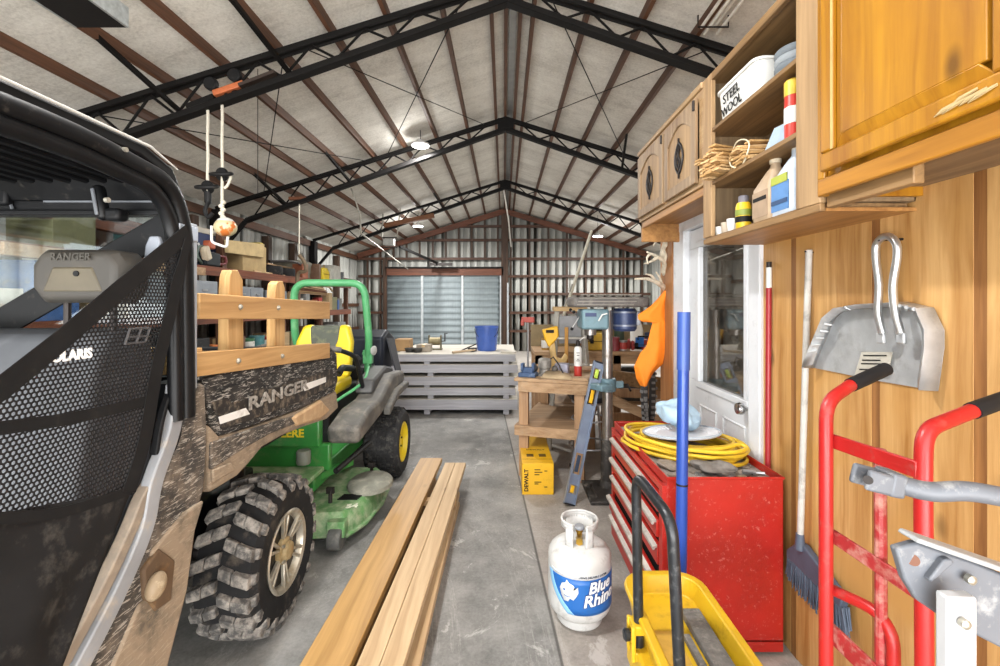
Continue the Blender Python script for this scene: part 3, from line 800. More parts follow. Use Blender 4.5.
# ================================================================ GREY BRACKET STAND
M_gsteel = M('grey_paint', '5d6066', .5, .1, .12, 8, dirt='b9b8b4', damt=.3, dscale=25)
r = root('steel_bracket_stand', 'grey steel bracket with a bent arm bolted to a white square post', 'bracket', (.62, .60, 0))
pp = [ht(x, y, .58) for x, y in ((896, 549), (917, 543), (975, 563), (1040, 590), (1040, 668), (985, 640), (941, 617), (918, 601), (905, 580))]
MB().prism(pp, (0, .012, 0)).build('side_plate', M_gsteel, r, bevel=.003)
MB().prism([ht(x, y, .565) for x, y in ((917, 543), (1045, 588), (1045, 582), (921, 539))], (0, .03, 0)).build('top_flange', M('flange_pale', '989a9b', .4, .2), r, bevel=.002)
MB().prism([ht(x, y, .572) for x, y in ((932, 583), (955, 563), (951, 559), (944, 560), (929, 580))], (0, .02, 0)).build('gusset', M_gsteel, r, bevel=.002)
pw0, pw1 = ht(945, 600, .56), ht(975, 600, .56)
MB().box((W(948, 600, .545).x, .545, .0), (W(978, 600, .545).x, .562, ht(945, 590, .56).z)).build('post', M('post_white', 'b4b5b7', .4, .1, .06), r, bevel=.003)
MB().cyl(ht(913, 560, .583), ht(913, 560, .579), .007).build('bolt_hole', M('hole_brown', '6e4a3a', .8), r)  # dark brown disc painted on in place of an open hole
for x, y, Y in ((968, 578, .575), (962, 622, .543)):
    MB().lathe([(.006, 0), (.006, .006), (.003, .008), (0, .008)], ht(x, y, Y), (0,-1,0), n=12).build('bolt', M('bolt_zinc', 'a5a195', .35, .7), r)
MB().box((.54, .50, 0), (.66, .64, .012)).build('foot_plate', M_gsteel, r, bevel=.003)
arm = [ht(888, 481, .66), ht(930, 493, .64), ht(962, 490, .63), ht(1000, 496, .62), ht(1060, 512, .61), ht(1075, 590, .60)]
MB().tube(round_path(arm, .05), .0135, 14).build('arm', M_gsteel, r)
mb = MB()
for dy in (-.014, .014): mb.rbox(ht(872, 479, .66)+V((0, dy, 0)), (.04, .008, .03), roty(.25))
mb.rbox(ht(889, 482, .66), (.022, .038, .034), roty(.2))
mb.build('clevis', M_gsteel, r, bevel=.004)
mb = MB(); mb.cyl(ht(868, 480, .632), ht(868, 480, .69), .006); mb.build('clevis_pin', M_iron, r)
MB().box((.655, .575, ht(0, 595, .6).z-.02), (.80, .60, ht(0, 590, .6).z+.02)).build('arm_mount', M_gsteel, r, bevel=.003)
# ================================================================ UTILITY VEHICLE
M_blk = M('cage_black', '0d0e10', .42, 0, .25, 8, dirt='5b564f', damt=.1, dscale=30)
M_blkpl = M('plastic_black', '0f1012', .55, 0, .2, 8, dirt='3a3733', damt=.1, dscale=18)
M_mud = mat_muddy('muddy_black', '1a1918', '57504a', .3, 'b5b0a8', .6)
M_mudhv = mat_muddy('muddy_tan', '645a4d', '8f7d68', .9, 'b3a48e', .25)
M_fend = mat_muddy('muddy_fender', '37332f', '75685a', .55, 'b5ada1', .6)
M_greytrim = M('grey_trim', '8d8f92', .5, 0, .15, 8, dirt='b0a28e', damt=.45, dscale=14)
M_dusty = M('dusty_plastic', '85796b', .7, 0, .2, 7, dirt='a89882', damt=.5)
M_vinyl = M('seat_vinyl', '4e5054', .6, 0, .15, 6, dirt='74767a', damt=.3, dscale=9)
M_headr = M('headrest_vinyl', '37342f', .65, 0, .12, 6, dirt='5d574c', damt=.3, dscale=6)
M_strap = M('webbing', '151414', .85, 0, .2, 20, dirt='3a3631', damt=.15, dscale=25)
M_mesh = M('net_mesh', '1d1c1d', .7, 0, .15, 20)
M_cloth = M('net_cloth', '191818', .85, 0, .25, 5, dirt='54504a', damt=.35, dscale=16, bump=.1)
M_decal = M('decal_white', 'dcdad6', .45, 0, .06, 8, dirt='8b8073', damt=.3)
M_roofhl = M('roof_highlight_pale', 'b4b4b0', .4, 0, .05)
XS = -.95
u = root('utility_vehicle', 'mud spattered black utility vehicle with mesh door net and wooden bed rails', 'utility vehicle', (-1.6, 1.2, 0))
# roof
rp = [(0.0, 1.955), (.55, 1.962), (1.2, 1.952), (1.30, 1.92), (1.34, 1.86)]
mb = MB(); n = len(rp)
prof = [(y, z+.03) for y, z in rp]; under = [(y-.02, z-.005) for y, z in rp]
pl = [(-.955, y, z) for y, z in prof] + [(-.955, y, z) for y, z in reversed(under)]
pl = [(-.955, -.5, 1.97)] + pl + [(-.955, -.5, 1.94)]
mb.prism(pl, (-1.4, 0, 0)); mb.build('roof', M_blk, u, bevel=.008)
MB().tube([(-.945, -.5, 1.985)] + [(-.945, y+.002, z+.026) for y, z in rp[:4]], [.004]*4+[.002], 8).build('roof_highlight', M_roofhl, u)  # pale tube stands for the highlight along the roof edge
# roll cage
for dx in (0, -1.31):
    for off, rr in ((0, .024), (.055, .02)):
        pts = round_path([(XS+dx, -.5, 1.93-off*.7), (XS+dx, 1.0, 1.935-off*.7), (XS+dx, 1.28-off, 1.90-off*.5), (XS+dx, 1.335-off*.75, 1.78), (XS+dx, 1.345-off*.75, 1.22)], .09, 6)
        MB().tube(pts, rr, 12).build('cage_tube', M_blk, u)
for y in (1.365,):
    MB().box((XS-.012, y-.012, 1.30), (XS+.012, y+.012, 1.80)).build('seal_strip', M('seal_grey', '9aa0a8', .35, .3), u, bevel=.003)
MB().box((-.965, 1.29, 1.745), (-.93, 1.37, 1.79)).build('latch_plate', M('latch_steel', 'a9b2bf', .3, .6), u, bevel=.003)
for y, z in ((1.10, 1.935), (1.05, 1.80), (1.30, 1.72)):
    MB().cyl((XS+.02, y, z), (XS+.028, y, z), .006, n=10).build('cage_bolt', M('bolt_zinc', 'a5a195', .35, .7), u)
# rear header panel with vents
hb = MB(); hz0, hz1 = 1.815, 1.94
hb.box((-2.3, 1.325, hz0), (XS-.03, 1.345, hz1)); hb.box((-2.3, 1.29, hz1-.012), (XS-.03, 1.33, hz1)); hb.box((-2.3, 1.30, hz0), (XS-.03, 1.33, hz0+.014))
hb.build('header_panel', M_blkpl, u, bevel=.003)
MB().box((-1.98, 1.30, hz0+.03), (-1.44, 1.326, hz1-.025)).build('speaker_housing', M_blkpl, u, bevel=.008)
MB().box((-1.90, 1.296, hz0+.05), (-1.52, 1.302, hz1-.045)).build('speaker_grille', M('grille_dark', '0f1011', .6), u, bevel=.004)
for i in range(12):
    MB().beam((-1.32+i*.025, 1.322, hz1-.03), (-1.29+i*.025, 1.318, hz1-.06), .006, .008).build('vent_slot', M('vent_grey', '5b5f64', .5), u)
MB().box((-1.35, 1.318, hz0+.04), (-1.0, 1.326, hz0+.05)).build('header_seam', M('vent_grey', '5b5f64', .5), u)
MB().tube([(-1.44, 1.318, hz0+.02), (-1.47, 1.318, hz1-.02)], .004, 6).build('header_seam', M('vent_grey', '5b5f64', .5), u)
# under-roof liner ribs
for i in range(9):
    x = -1.05-i*.05
    MB().tube([(x, .85, 1.90), (x-.01, 1.25, 1.90)], .008, 6).build('liner_rib', M_blkpl, u)
MB().tube(smooth_path([(-2.0, .95, 1.90), (-1.7, 1.0, 1.87), (-1.5, 1.02, 1.80), (-1.46, 1.04, 1.90)], 5), .03, 10).build('air_duct', M_blkpl, u)
# rear window
MB().box((-2.28, 1.338, 1.22), (XS-.02, 1.342, hz0)).build('rear_window', GLASS('cab_window', (.86, .9, .9), .03, .02, .0, 'a9b7b8'), u)
MB().box((-2.3, 1.325, 1.10), (XS-.02, 1.36, 1.26)).build('rear_bulkhead', M_blkpl, u, bevel=.006)
# mirror
mm = MB().rbox((-1.118, 1.25, 1.838), (.026, .03, .10), roty(-.18)).build('mirror', M_blk, u, bevel=.011)
MB().rbox((-1.121, 1.232, 1.838), (.010, .006, .075), roty(-.18)).build('mirror_inset', M('vent_grey', '5b5f64', .5), u, bevel=.003)
MB().rbox((-1.085, 1.26, 1.806), (.045, .04, .035)).build('mirror_base', M_blkpl, u, bevel=.01)
# seat bench, seat back with lettering, headrest
sb = MB()
shell(sb, [[V((x, y, z)) for x, y in ((-1.0, a), (-1.0, b), (-2.2, b), (-2.2, a))] for a, b, z in ((1.0, 1.28, .80), (1.10, 1.29, 1.40), (1.14, 1.28, 1.475), (1.18, 1.26, 1.49))])
sb.build('seat_back', M_vinyl, u, bevel=.03, seg=3)
MB().box((-2.2, .45, .72), (-1.0, 1.05, .86)).build('seat_cushion', M_vinyl, u, bevel=.04, seg=3)
hr = MB(); hx, hy, hzc = -1.075, 1.15, 1.628
def octo(w, h, y, x=hx, z=hzc, ch=.03): return [V((x+a*w/2+ (0), y, z+b*h/2)) for a, b in ((-.78, -1), (.78, -1), (1, -.45), (1, .45), (.78, 1), (-.78, 1), (-1, .45), (-1, -.45))]
shell(hr, [octo(.20, .11, hy-.028), octo(.232, .135, hy-.005), octo(.232, .135, hy+.06), octo(.21, .12, hy+.08)])
ho = hr.build('headrest', M_headr, u, bevel=.01, seg=3)
MB().prism([(hx-.075, hy-.031, hzc-.04), (hx+.075, hy-.031, hzc-.04), (hx+.05, hy-.031, hzc+.022), (hx-.05, hy-.031, hzc+.022)], (0, .01, 0)).build('headrest_inset', M('headrest_tan', '4f4839', .6), ho, bevel=.006)
MB().cyl((hx+.012, hy-.034, hzc+.005), (hx+.012, hy-.02, hzc+.005), .007, n=12).build('headrest_button', M_ink, ho)
fn = frame_fn((hx, hy-.0345, hzc+.046), (1,0,0), (0,.1,1))
MB().text('RANGER', fn, .026, .0006, .001).build('embossed_lettering', M('emboss', '38352f', .6), ho)
for dx in (-.06, .06): MB().cyl((hx+dx, hy+.02, 1.46), (hx+dx, hy+.02, 1.58), .008, n=10).build('headrest_post', M_iron, ho)
# belt straps
mb = MB(); mb.beam(W(-30, 342, 1.30), W(168, 226, 1.30), .006, .085); mb.build('cab_brace', M_blk, u, bevel=.003)
mb = MB(); mb.prism([W(143, 262, 1.24), W(152, 262, 1.24), W(160, 243, 1.24), W(158, 236, 1.24), W(149, 236, 1.24), W(145, 245, 1.24)], (0, .015, 0)); mb.build('belt_guide', M('belt_grey', '777c84', .45), u, bevel=.004)
# ---- door net
NX = -.93
def N(px, py, dx=0):
    p = SX(px, py, NX+dx); return p
n_top = N(187, 232); n_ul = SX(-90, 449, NX); n_ml = SX(-90, 560, NX)
net = [n_top, N(176, 272), N(157, 372), N(130, 488), N(60, 512), N(0, 522), n_ml, n_ul]
def inside(p, poly):
    r = False; n = len(poly)
    for i in range(n):
        a, b = poly[i], poly[i-1]
        if (a.z > p[1]) != (b.z > p[1]) and p[0] < (b.y-a.y)*(p[1]-a.z)/(b.z-a.z)+a.y: r = not r
    return r
mb = MB(); R_ = .0062; r_ = .0042
dyh = R_*math.sqrt(3); dzh = R_*1.5
z = .95; row = 0
while z < 1.80:
    y = .45+(dyh/2 if row % 2 else 0)
    while y < 1.34:
        if inside((y, z), net):
            o = [V((NX, y+R_*math.sin(PI/3*k), z+R_*math.cos(PI/3*k))) for k in range(6)]
            i_ = [V((NX, y+r_*math.sin(PI/3*k), z+r_*math.cos(PI/3*k))) for k in range(6)]
            mb.add(o+i_, [(k, (k+1) % 6, (k+1) % 6+6, k+6) for k in range(6)])
        y += dyh
    z += dzh; row += 1
mb.build('net_mesh', M_mesh, u, solid=.0015, flat=True)
MB().text('POLARIS', lambda a, b, c: V((NX+.0015+c, .962+a*.92, 1.447+b)), .030, .0012, .0008).build('net_lettering', M('net_print', 'e6e6e4', .5, 0, .05), u)
def strap(pts, w, nm='net_strap', m=M_strap, off=.004):
    """flat webbing band following a line on the net plane"""
    mb = MB(); P = [V((p.x+off, p.y, p.z)) for p in pts]; k = len(P); vs = []
    for i in range(k):
        t = (P[min(i+1, k-1)]-P[max(i-1, 0)]).normalized(); s = V((0, -t.z, t.y)).normalized()
        ww = w[i] if isinstance(w, list) else w
        vs += [P[i]+s*ww/2, P[i]-s*ww/2]
    mb.add(vs, [(2*i, 2*i+1, 2*i+3, 2*i+2) for i in range(k-1)])
    return mb.build(nm, m, u, solid=.002, flat=True)
strap([n_top, N(120, 288), N(60, 340), N(0, 388), n_ul], .045)
strap(smooth_path([N(186, 240), N(180, 262), N(166, 320), N(153, 375), N(142, 440), N(126, 492)], 3), [.03]*4+[.042]*12, off=.0075)
strap(smooth_path([N(-60, 440), N(0, 428), N(70, 418), N(150, 400)], 4), .026, off=.005)
strap(smooth_path([N(-60, 525), N(0, 518), N(60, 512), N(130, 490)], 4), .022, off=.006)
bk = MB()
for a, b in (((130, 329), (150, 328)), ((129, 337), (148, 336)), ((125, 344), (145, 342)), ((130, 329), (125, 344)), ((141, 329), (136, 343)), ((150, 328), (145, 342))):
    bk.tube([N(*a, .006), N(*b, .006)], .003, 6)
bk.build('net_buckle', M('buckle', '3d3c3d', .5), u)
# cloth below the net, with folds
def cl(uu, vv):
    # uu along the net bottom edge (front -> rear), vv downward
    a = SX(-150, 540, NX).lerp(N(130, 490), uu); b = SX(-150, 900, NX).lerp(N(48, 700), uu)
    p = a.lerp(b, vv)
    f = .012*math.sin(uu*9+vv*5)+.01*math.sin(uu*17-vv*7)*vv
    return V((NX+.002+f*(1-abs(2*uu-1)**4)*(.3+.7*vv), p.y, p.z))
MB().grid(cl, 40, 26).build('net_cloth', M_cloth, u, solid=.003)
# ---- body side: door sill strip, rear fender
def ribbon(pts, w, x, th, nm, m, bevel=.004):
    mb = MB(); vs = []
    for i, p in enumerate(pts):
        t = (pts[min(i+1, len(pts)-1)]-pts[max(i-1, 0)]).normalized(); s = V((0, -t.z, t.y))
        ww = w[i] if isinstance(w, list) else w
        for a, xx in ((ww/2, 0), (-ww/2, 0), (-ww/2, -th), (ww/2, -th)): vs.append(V((x+xx, p.y, p.z))+s*a)
    k = len(pts); fs = [(0,1,2,3), ((k-1)*4+3, (k-1)*4+2, (k-1)*4+1, (k-1)*4)]
    for i in range(k-1):
        for j in range(4): fs.append((i*4+j, i*4+(j+1) % 4, (i+1)*4+(j+1) % 4, (i+1)*4+j))
    mb.add(vs, fs); return mb.build(nm, m, u, bevel=bevel)
def P3(pts, x): return [SX(a, b, x) for a, b in pts]
MB().prism([V((p.x, p.y, p.z)) for p in P3(((188, 380), (196, 430), (190, 500), (176, 590), (160, 720), (60, 720), (104, 610), (140, 530), (160, 480), (176, 384)), -.975)], (-.07, 0, 0)).build('body_shell', M_blkpl, u)
ribbon(smooth_path(P3(((181, 384), (176, 430), (158, 482), (148, 530), (118, 600), (66, 700), (20, 790)), -.945), 4), .046, -.945, .03, 'sill_trim', M_greytrim)
ribbon(smooth_path(P3(((163, 470), (146, 500), (134, 530), (106, 590), (46, 700)), -.95), 4), .03, -.95, .03, 'door_jamb', M_dusty)
ribbon(smooth_path(P3(((183, 372), (172, 395), (164, 420), (158, 455)), -.955), 4), .012, -.955, .02, 'door_seal', M_blkpl)
fend = P3(((191, 382), (206, 384), (208, 440), (205, 488), (196, 520), (186, 600), (168, 668), (150, 740), (62, 740), (84, 676), (122, 604), (154, 534), (166, 480), (182, 436)), -.965)
mb = MB(); mb.prism(fend, (-.10, 0, 0)); mb.build('rear_fender', M_fend, u, bevel=.012, seg=3)
lowf = [SX(a, b, -.958) for a, b in ((205, 500), (196, 530), (188, 590), (168, 668), (150, 740), (92, 740), (112, 668), (140, 604), (152, 596), (152, 552), (185, 512))]
MB().prism(lowf, (-.03, 0, 0)).build('dusty_panel', M_mudhv, u, bevel=.008, seg=2)
MB().prism(P3(((144, 570), (160, 548), (176, 560), (172, 600), (156, 612), (146, 598)), -.953), (-.02, 0, 0)).build('recess', M('recess_dark', '54402c', .8, dirt='8a6d4b', damt=.5), u, bevel=.006)
p = SX(156, 586, -.94)
MB().sphere(p, (.022, .026, .036), rotx(-.5)).build('marker_lamp', M('lamp_dust', '86735a', .6, dirt='b3a488', damt=.5, dscale=30), u)
# floor tub and underside so that the vehicle stands complete
MB().box((-2.25, -.2, .34), (-1.06, 1.1, .52)).build('floor_tub', M_blkpl, u, bevel=.02)
MB().box((-2.22, -.2, .52), (-2.14, 1.4, .82)).build('far_sill', M_blkpl, u, bevel=.02)
MB().box((-1.95, 1.0, .42), (-1.44, 2.6, .62)).build('chassis', M_blkpl, u, bevel=.02)
MB().tube([(-2.2, 2.2, .352), (-1.2, 2.2, .352)], .035, 10).build('rear_axle', M_iron, u)
MB().box((-1.9, 2.1, .22), (-1.5, 2.45, .46)).build('gear_case', M_iron, u, bevel=.04)
for x in (-1.40, -1.95):
    MB().tube([(x, 2.36, .38), (x+.05*(1 if x > -1.6 else -1), 2.28, .92)], .035, 12).build('shock_absorber', M_iron, u)
# ---- cargo box
BX = -.995
def BS(px, py, dx=0): return SX(px, py, BX+dx)
up = [BS(206, 378), BS(330, 346), BS(337, 354), BS(338, 380), BS(335, 392), BS(300, 409), BS(250, 427), BS(219, 437), BS(211, 424)]
MB().prism(up, (-.06, 0, 0)).build('box_side', M_mud, u, bevel=.008, seg=2)
low = [BS(208, 424), BS(219, 436), BS(250, 428), BS(300, 410), BS(336, 391), BS(338, 408), BS(327, 419), BS(303, 427), BS(281, 436), BS(262, 447), BS(249, 463), BS(237, 476), BS(209, 493)]
lo_mid = [V((p.x+.0, p.y, p.z)) for p in low]
MB().prism([p+V((.004, 0, 0)) for p in low], (-.10, 0, 0)).build('box_flare', M_mudhv, u, bevel=.012, seg=3)
MB().prism([p+V((.009, 0, 0)) for p in [BS(209, 442), BS(222, 438), BS(262, 425), BS(300, 413), BS(304, 420), BS(268, 434), BS(240, 450), BS(209, 470)]], (-.03, 0, 0)).build('box_flare_face', M_fend, u, bevel=.006)
MB().prism([BS(213, 470, .012), BS(232, 462, .012), BS(236, 470, .012), BS(214, 483, .012)], (-.03, 0, 0)).build('fender_block', M_mudhv, u, bevel=.005)
MB().prism([BS(292, 418, .016), BS(322, 400, .016), BS(331, 410, .016), BS(322, 419, .016), BS(298, 426, .016)], (-.04, 0, 0)).build('flare_pocket', M('pocket_tan', 'a88a66', .8, dirt='cdb490', damt=.5), u, bevel=.012)
# recessed panels on the upper box side
for q in (((222, 388), (247, 382), (255, 397), (232, 403)), ((262, 376), (284, 371), (287, 384), (268, 390)), ((295, 368), (322, 360), (324, 372), (300, 380))):
    MB().prism([BS(*p, .008) for p in q], (-.02, 0, 0)).build('raised_rib', M_mud, u, bevel=.004)
MB().prism([BS(*p, .006) for p in ((213, 402), (333, 369), (334, 384), (300, 402), (250, 420), (222, 429))], (-.02, 0, 0)).build('decal_band', M('band_dark', '2d2a28', .6, 0, .3, 12, dirt='8d8070', damt=.55, dscale=30), u, bevel=.003)
MB().prism([BS(*p, .008) for p in ((219, 417), (246, 408), (250, 414), (221, 424))], (-.02, 0, 0)).build('decal_stripe', M_decal, u)
MB().prism([BS(*p, .008) for p in ((302, 385), (326, 377), (326, 382), (305, 391))], (-.02, 0, 0)).build('decal_stripe', M_decal, u)
o_ = BS(248, 405, .0125); e_ = BS(306, 385, .0125); xd = (e_-o_)
fn = frame_fn(o_+V((0, 0, -.0)), (0, xd.y, xd.z), (0, -xd.z-.0, xd.y))
L = xd.length
fn2 = lambda a, b, c: o_ + V((0, xd.y, xd.z))*(a/.40) + V((0, 0.0, 1))*b + V((1,0,0))*c
MB().text('RANGER', lambda a, b, c: fn2(a*.40/.62*1.45, b*.62, c), .115, .003, .001, align='LEFT').build('box_lettering', M('letter_silver', '9a958d', .5, 0, .25, 30, dirt='3a352f', damt=.65, dscale=45), u)
# far side, front and floor of the box
MB().box((-2.2, 1.47, .93), (-2.14, 2.7, 1.30)).build('far_box_side', M_blkpl, u, bevel=.008)
MB().box((-2.15, 1.45, .93), (-1.05, 1.49, 1.32)).build('box_front', M_blkpl, u, bevel=.008)
MB().box((-2.15, 2.66, .95), (-1.05, 2.70, 1.30)).build('tailgate', M_blkpl, u, bevel=.008)
MB().box((-2.15, 1.47, .93), (-1.05, 2.68, .96)).build('box_floor', M_blkpl, u)
# wooden bed rails
M_rail = WOOD('rail_wood', 'bf9864', '916a3d', 1, 30, 1.2, .6, knots=.4)
M_stake = WOOD('stake_wood', 'c8a470', '98713f', 2, 30, 1.2, .6, knots=.6)
def sheet(q, th, nm, m):
    return MB().prism([BS(*p, .0) for p in q], (-th, 0, 0)).build(nm, m, u, bevel=.003)
b0 = MB().prism([BS(*p, .012) for p in ((189, 353), (330, 343), (330, 358), (189, 378))], (-.04, 0, 0)).build('lower_rail', M_rail, u, bevel=.003)
b1 = MB().prism([BS(*p, .012) for p in ((200, 293), (330, 302), (330, 319), (200, 319))], (-.04, 0, 0)).build('upper_rail', M_rail, u, bevel=.003)
s1 = MB().prism([BS(*p, -.03) for p in ((228, 368), (229, 288), (230, 276), (232, 270), (238, 270), (243, 280), (244, 365))], (-.04, 0, 0)).build('stake', M_stake, u, bevel=.003)
s2 = MB().prism([BS(*p, -.03) for p in ((275, 362), (275.5, 292), (276.5, 284), (279, 281), (283, 281), (285, 288), (285, 358))], (-.04, 0, 0)).build('stake', M_stake, u, bevel=.003)
for px, py in ((240, 307), (278, 308), (238, 361), (282, 356)):
    MB().lathe([(.011, 0), (.011, .003), (.006, .009), (0, .01)], BS(px, py, .012), (1,0,0), n=12).build('carriage_bolt', M('bolt_zinc', 'a5a195', .35, .7), u)
MB().box((-2.1, 1.43, 1.33), (-.985, 1.47, 1.415)).build('cross_rail', M_rail, u, bevel=.003)
# ---- wheels
M_tire = M('tyre_rubber', '1f1f20', .8, 0, .2, 12, dirt='6b6258', damt=.3, dscale=14)
M_lug = M('tyre_lug', '4a4846', .75, 0, .3, 20, dirt='a8a198', damt=.75, dscale=22)
M_rim = M('rim_alloy', 'b3ad9f', .35, .6, .25, 8, dirt='8f7c58', damt=.5, dscale=12)
M_rimdk = M('rim_dark', '232220', .4, .3, .25)
def atv_wheel(x, y, s):
    """s=+1: outer face looks toward +x"""
    R, w = .352, .265; c = V((x, y, R))
    def P(a, rad, t): return c+V((t, rad*math.sin(a), rad*math.cos(a)))
    prof = [(.17, -w/2+.02), (.20, -w/2), (.28, -w/2-.006), (.315, -w/2+.015), (.328, -w/2+.05), (.332, 0), (.328, w/2-.05), (.315, w/2-.015), (.28, w/2+.006), (.20, w/2), (.17, w/2-.02)]
    t = MB().lathe(prof, c, (1,0,0), n=48, closed=True).build('tyre', M_tire, u)
    N_ = 20
    for k in range(N_):
        for side in (-1, 1):
            a0 = 2*PI*(k+(.5 if side > 0 else 0))/N_
            mb = MB()
            def lug(ts, te, aa, ab, wd, h0, h1):
                vs = []
                for (tt, aa_) in ((ts, aa), (te, ab)):
                    for q, rr in ((-wd, h0), (wd, h0), (wd*.72, h1), (-wd*.72, h1)):
                        vs.append(P(a0+aa_+q, rr-(.012 if abs(tt) > w/2-.03 else 0), side*tt))
                mb.add(vs, [(0,1,2,3), (7,6,5,4), (0,4,5,1), (1,5,6,2), (2,6,7,3), (3,7,4,0)])
            lug(.004, .058, .10, .04, .085, .322, .355); lug(.062, .128, .035, -.04, .092, .315, .357)
            mb.add([P(a0-.02+q, rr, side*tt) for tt, rr in ((w/2-.02, .328), (w/2+.012, .308), (w/2+.006, .272), (w/2-.02, .272)) for q in (-.07, .07)],
                   [(0,1,3,2), (2,3,5,4), (4,5,7,6), (0,2,4,6), (1,7,5,3), (0,6,7,1)])
            if x > -1.6: mb.build('tread_lug', M_lug, t, bevel=.004, seg=1)
            else: mb.build('tread_lug', M_lug, t)
    f = s*(w/2-.035)
    MB().lathe([(.165, f-.10*s), (.178, f+.025*s), (.190, f+.035*s), (.184, f+.041*s), (.170, f+.034*s), (.155, f+.0*s), (.150, f-.10*s)], c, (1,0,0), n=40, closed=True).build('rim', M_rim, u)
    MB().lathe([(0, f-.005*s), (.158, f-.005*s), (.158, f+.003*s), (0, f+.003*s)], c, (1,0,0), n=32).build('rim_disc', M_rimdk, u)
    for k in range(6):
        a = 2*PI*k/6
        for da in (-.13, .13):
            mb = MB(); mb.prism([P(a+da*.9-.09, .05, f+.022*s), P(a+da*.9+.09, .05, f+.022*s), P(a+da+.05, .172, f+.034*s), P(a+da-.05, .172, f+.034*s)], (-.02*s, 0, 0))
            mb.build('spoke', M_rim, u, bevel=.004)
    MB().lathe([(.062, f-.0*s), (.062, f+.024*s), (.045, f+.03*s), (.04, f+.046*s), (.03, f+.05*s), (0, f+.051*s)], c, (1,0,0), n=24).build('hub_cap', M('hub_dust', '8d7a55', .6, .2, .2, dirt='b8a680', damt=.5), u)
    for k in range(4):
        a = PI/4+PI/2*k
        MB().cyl(P(a, .052, f+.01*s), P(a, .052, f+.038*s), .009, n=6).build('lug_nut', M('bolt_zinc', 'a5a195', .35, .7), u)
atv_wheel(-1.188, 2.2, 1)
atv_wheel(-2.16, 2.2, -1)
# ================================================================ LUMBER PILE
L_top = WOOD('lumber_amber', 'bc9459', '96703a', 1, 24, .7, .5, knots=.35)
L_pale = WOOD('lumber_pale', 'cbb08a', 'a3845e', 1, 24, .7, .6, knots=.6)
L_mid = WOOD('lumber_mid', 'b59368', '876640', 1, 24, .7, .6, knots=.4)
def board(x0, x1, z0, z1, y0, y1, sx, mat, label):
    """a long plank; sx slides its near end sideways"""
    mb = MB().add([(x0+sx, y0, z0), (x1+sx, y0, z0), (x1, y1, z0), (x0, y1, z0), (x0+sx, y0, z1), (x1+sx, y0, z1), (x1, y1, z1), (x0, y1, z1)],
                  [(0,3,2,1), (4,5,6,7), (0,1,5,4), (1,2,6,5), (2,3,7,6), (3,0,4,7)])
    return tag(mb.build('lumber_board', mat, bevel=.003), label, 'lumber', 'boards of the lumber pile')
t = .038
board(-.735, -.545, 3*t+.002+.04, 4*t+.042, .85, 3.97, -.05, L_top, 'wide amber board on top along the left of the lumber pile')
board(-.505, -.418, 3*t+.001+.04, 4*t+.04, .85, 3.86, -.075, L_pale, 'pale narrow board on top in the middle of the lumber pile')
board(-.416, -.327, 3*t+.001+.04, 4*t+.04, .85, 3.86, -.075, L_pale, 'pale narrow board on top along the right edge of the lumber pile')
for i in range(3):
    z = t*i+i*.0005+(.04 if i else 0)
    z = .0385*i if i < 3 else z
    board(-.755, -.57, z, z+t, .9+.05*i, 3.86-.06*i, -.03, L_pale if i % 2 else L_mid, ['bottom board under the amber board on the left of the pile', 'second board up beneath the amber board, its pale edge showing', 'third board up directly beneath the amber board'][i])
    board(-.52, -.34, z, z+t, .9+.04*i, 3.45-.35*(i == 1), -.035+.02*i, L_mid if i % 2 else L_pale, ['bottom board on the right of the lumber pile, on the concrete', 'short middle board on the right of the lumber pile', 'board just beneath the two pale boards on the right'][i])
for y in (1.2, 3.2):
    tag(MB().box((-.74, y, .1155), (-.34, y+.06, .154)).build('spacer_board', L_mid, bevel=.002), 'short spacer under the %s ends of the top boards' % ('near' if y < 2 else 'far'), 'spacer')

# ================================================================ PROPANE CYLINDER
tx, ty, tr = .376, 2.245, .155
r = root('propane_tank', 'white propane tank with blue label standing beside the red tool chest', 'propane tank', (tx, ty, 0))
M_pt = M('tank_white', 'c3c3c1', .35, 0, .05, 6, dirt='8e8b86', damt=.35, dscale=16)
M_blue = M('label_blue', '1f5fa8', .4, 0, .05); M_ltblue = M('label_lightblue', '7fb3da', .4, 0, .05)
prof = [(.10, .035), (.125, .05)]
for k in range(7):
    a = -PI/2+PI/2*k/6; prof.append((.115+.04*math.cos(a), .105+.06*math.sin(a)))
prof += [(tr, .11), (tr, .312)]
for k in range(1, 9):
    a = PI/2*k/8; prof.append((.03+(tr-.03)*math.cos(a), .312+.076*math.sin(a)))
prof.append((0, .388))
prof = [(0, .036)]+prof
mb = MB().lathe(prof, (tx, ty, 0), n=48); mb.build('body', M_pt, r, angle=40)
MB().lathe([(.103, 0), (.108, .0), (.112, .006), (.106, .05), (.10, .05)], (tx, ty, 0), n=40, closed=True).build('foot_ring', M_pt, r)
phi0 = math.atan2(-ty, -tx)       # faces the viewer
def CYL(phi_deg, z, d): a = phi0+math.radians(phi_deg); return V((tx+(tr+d)*math.cos(a), ty+(tr+d)*math.sin(a), z))
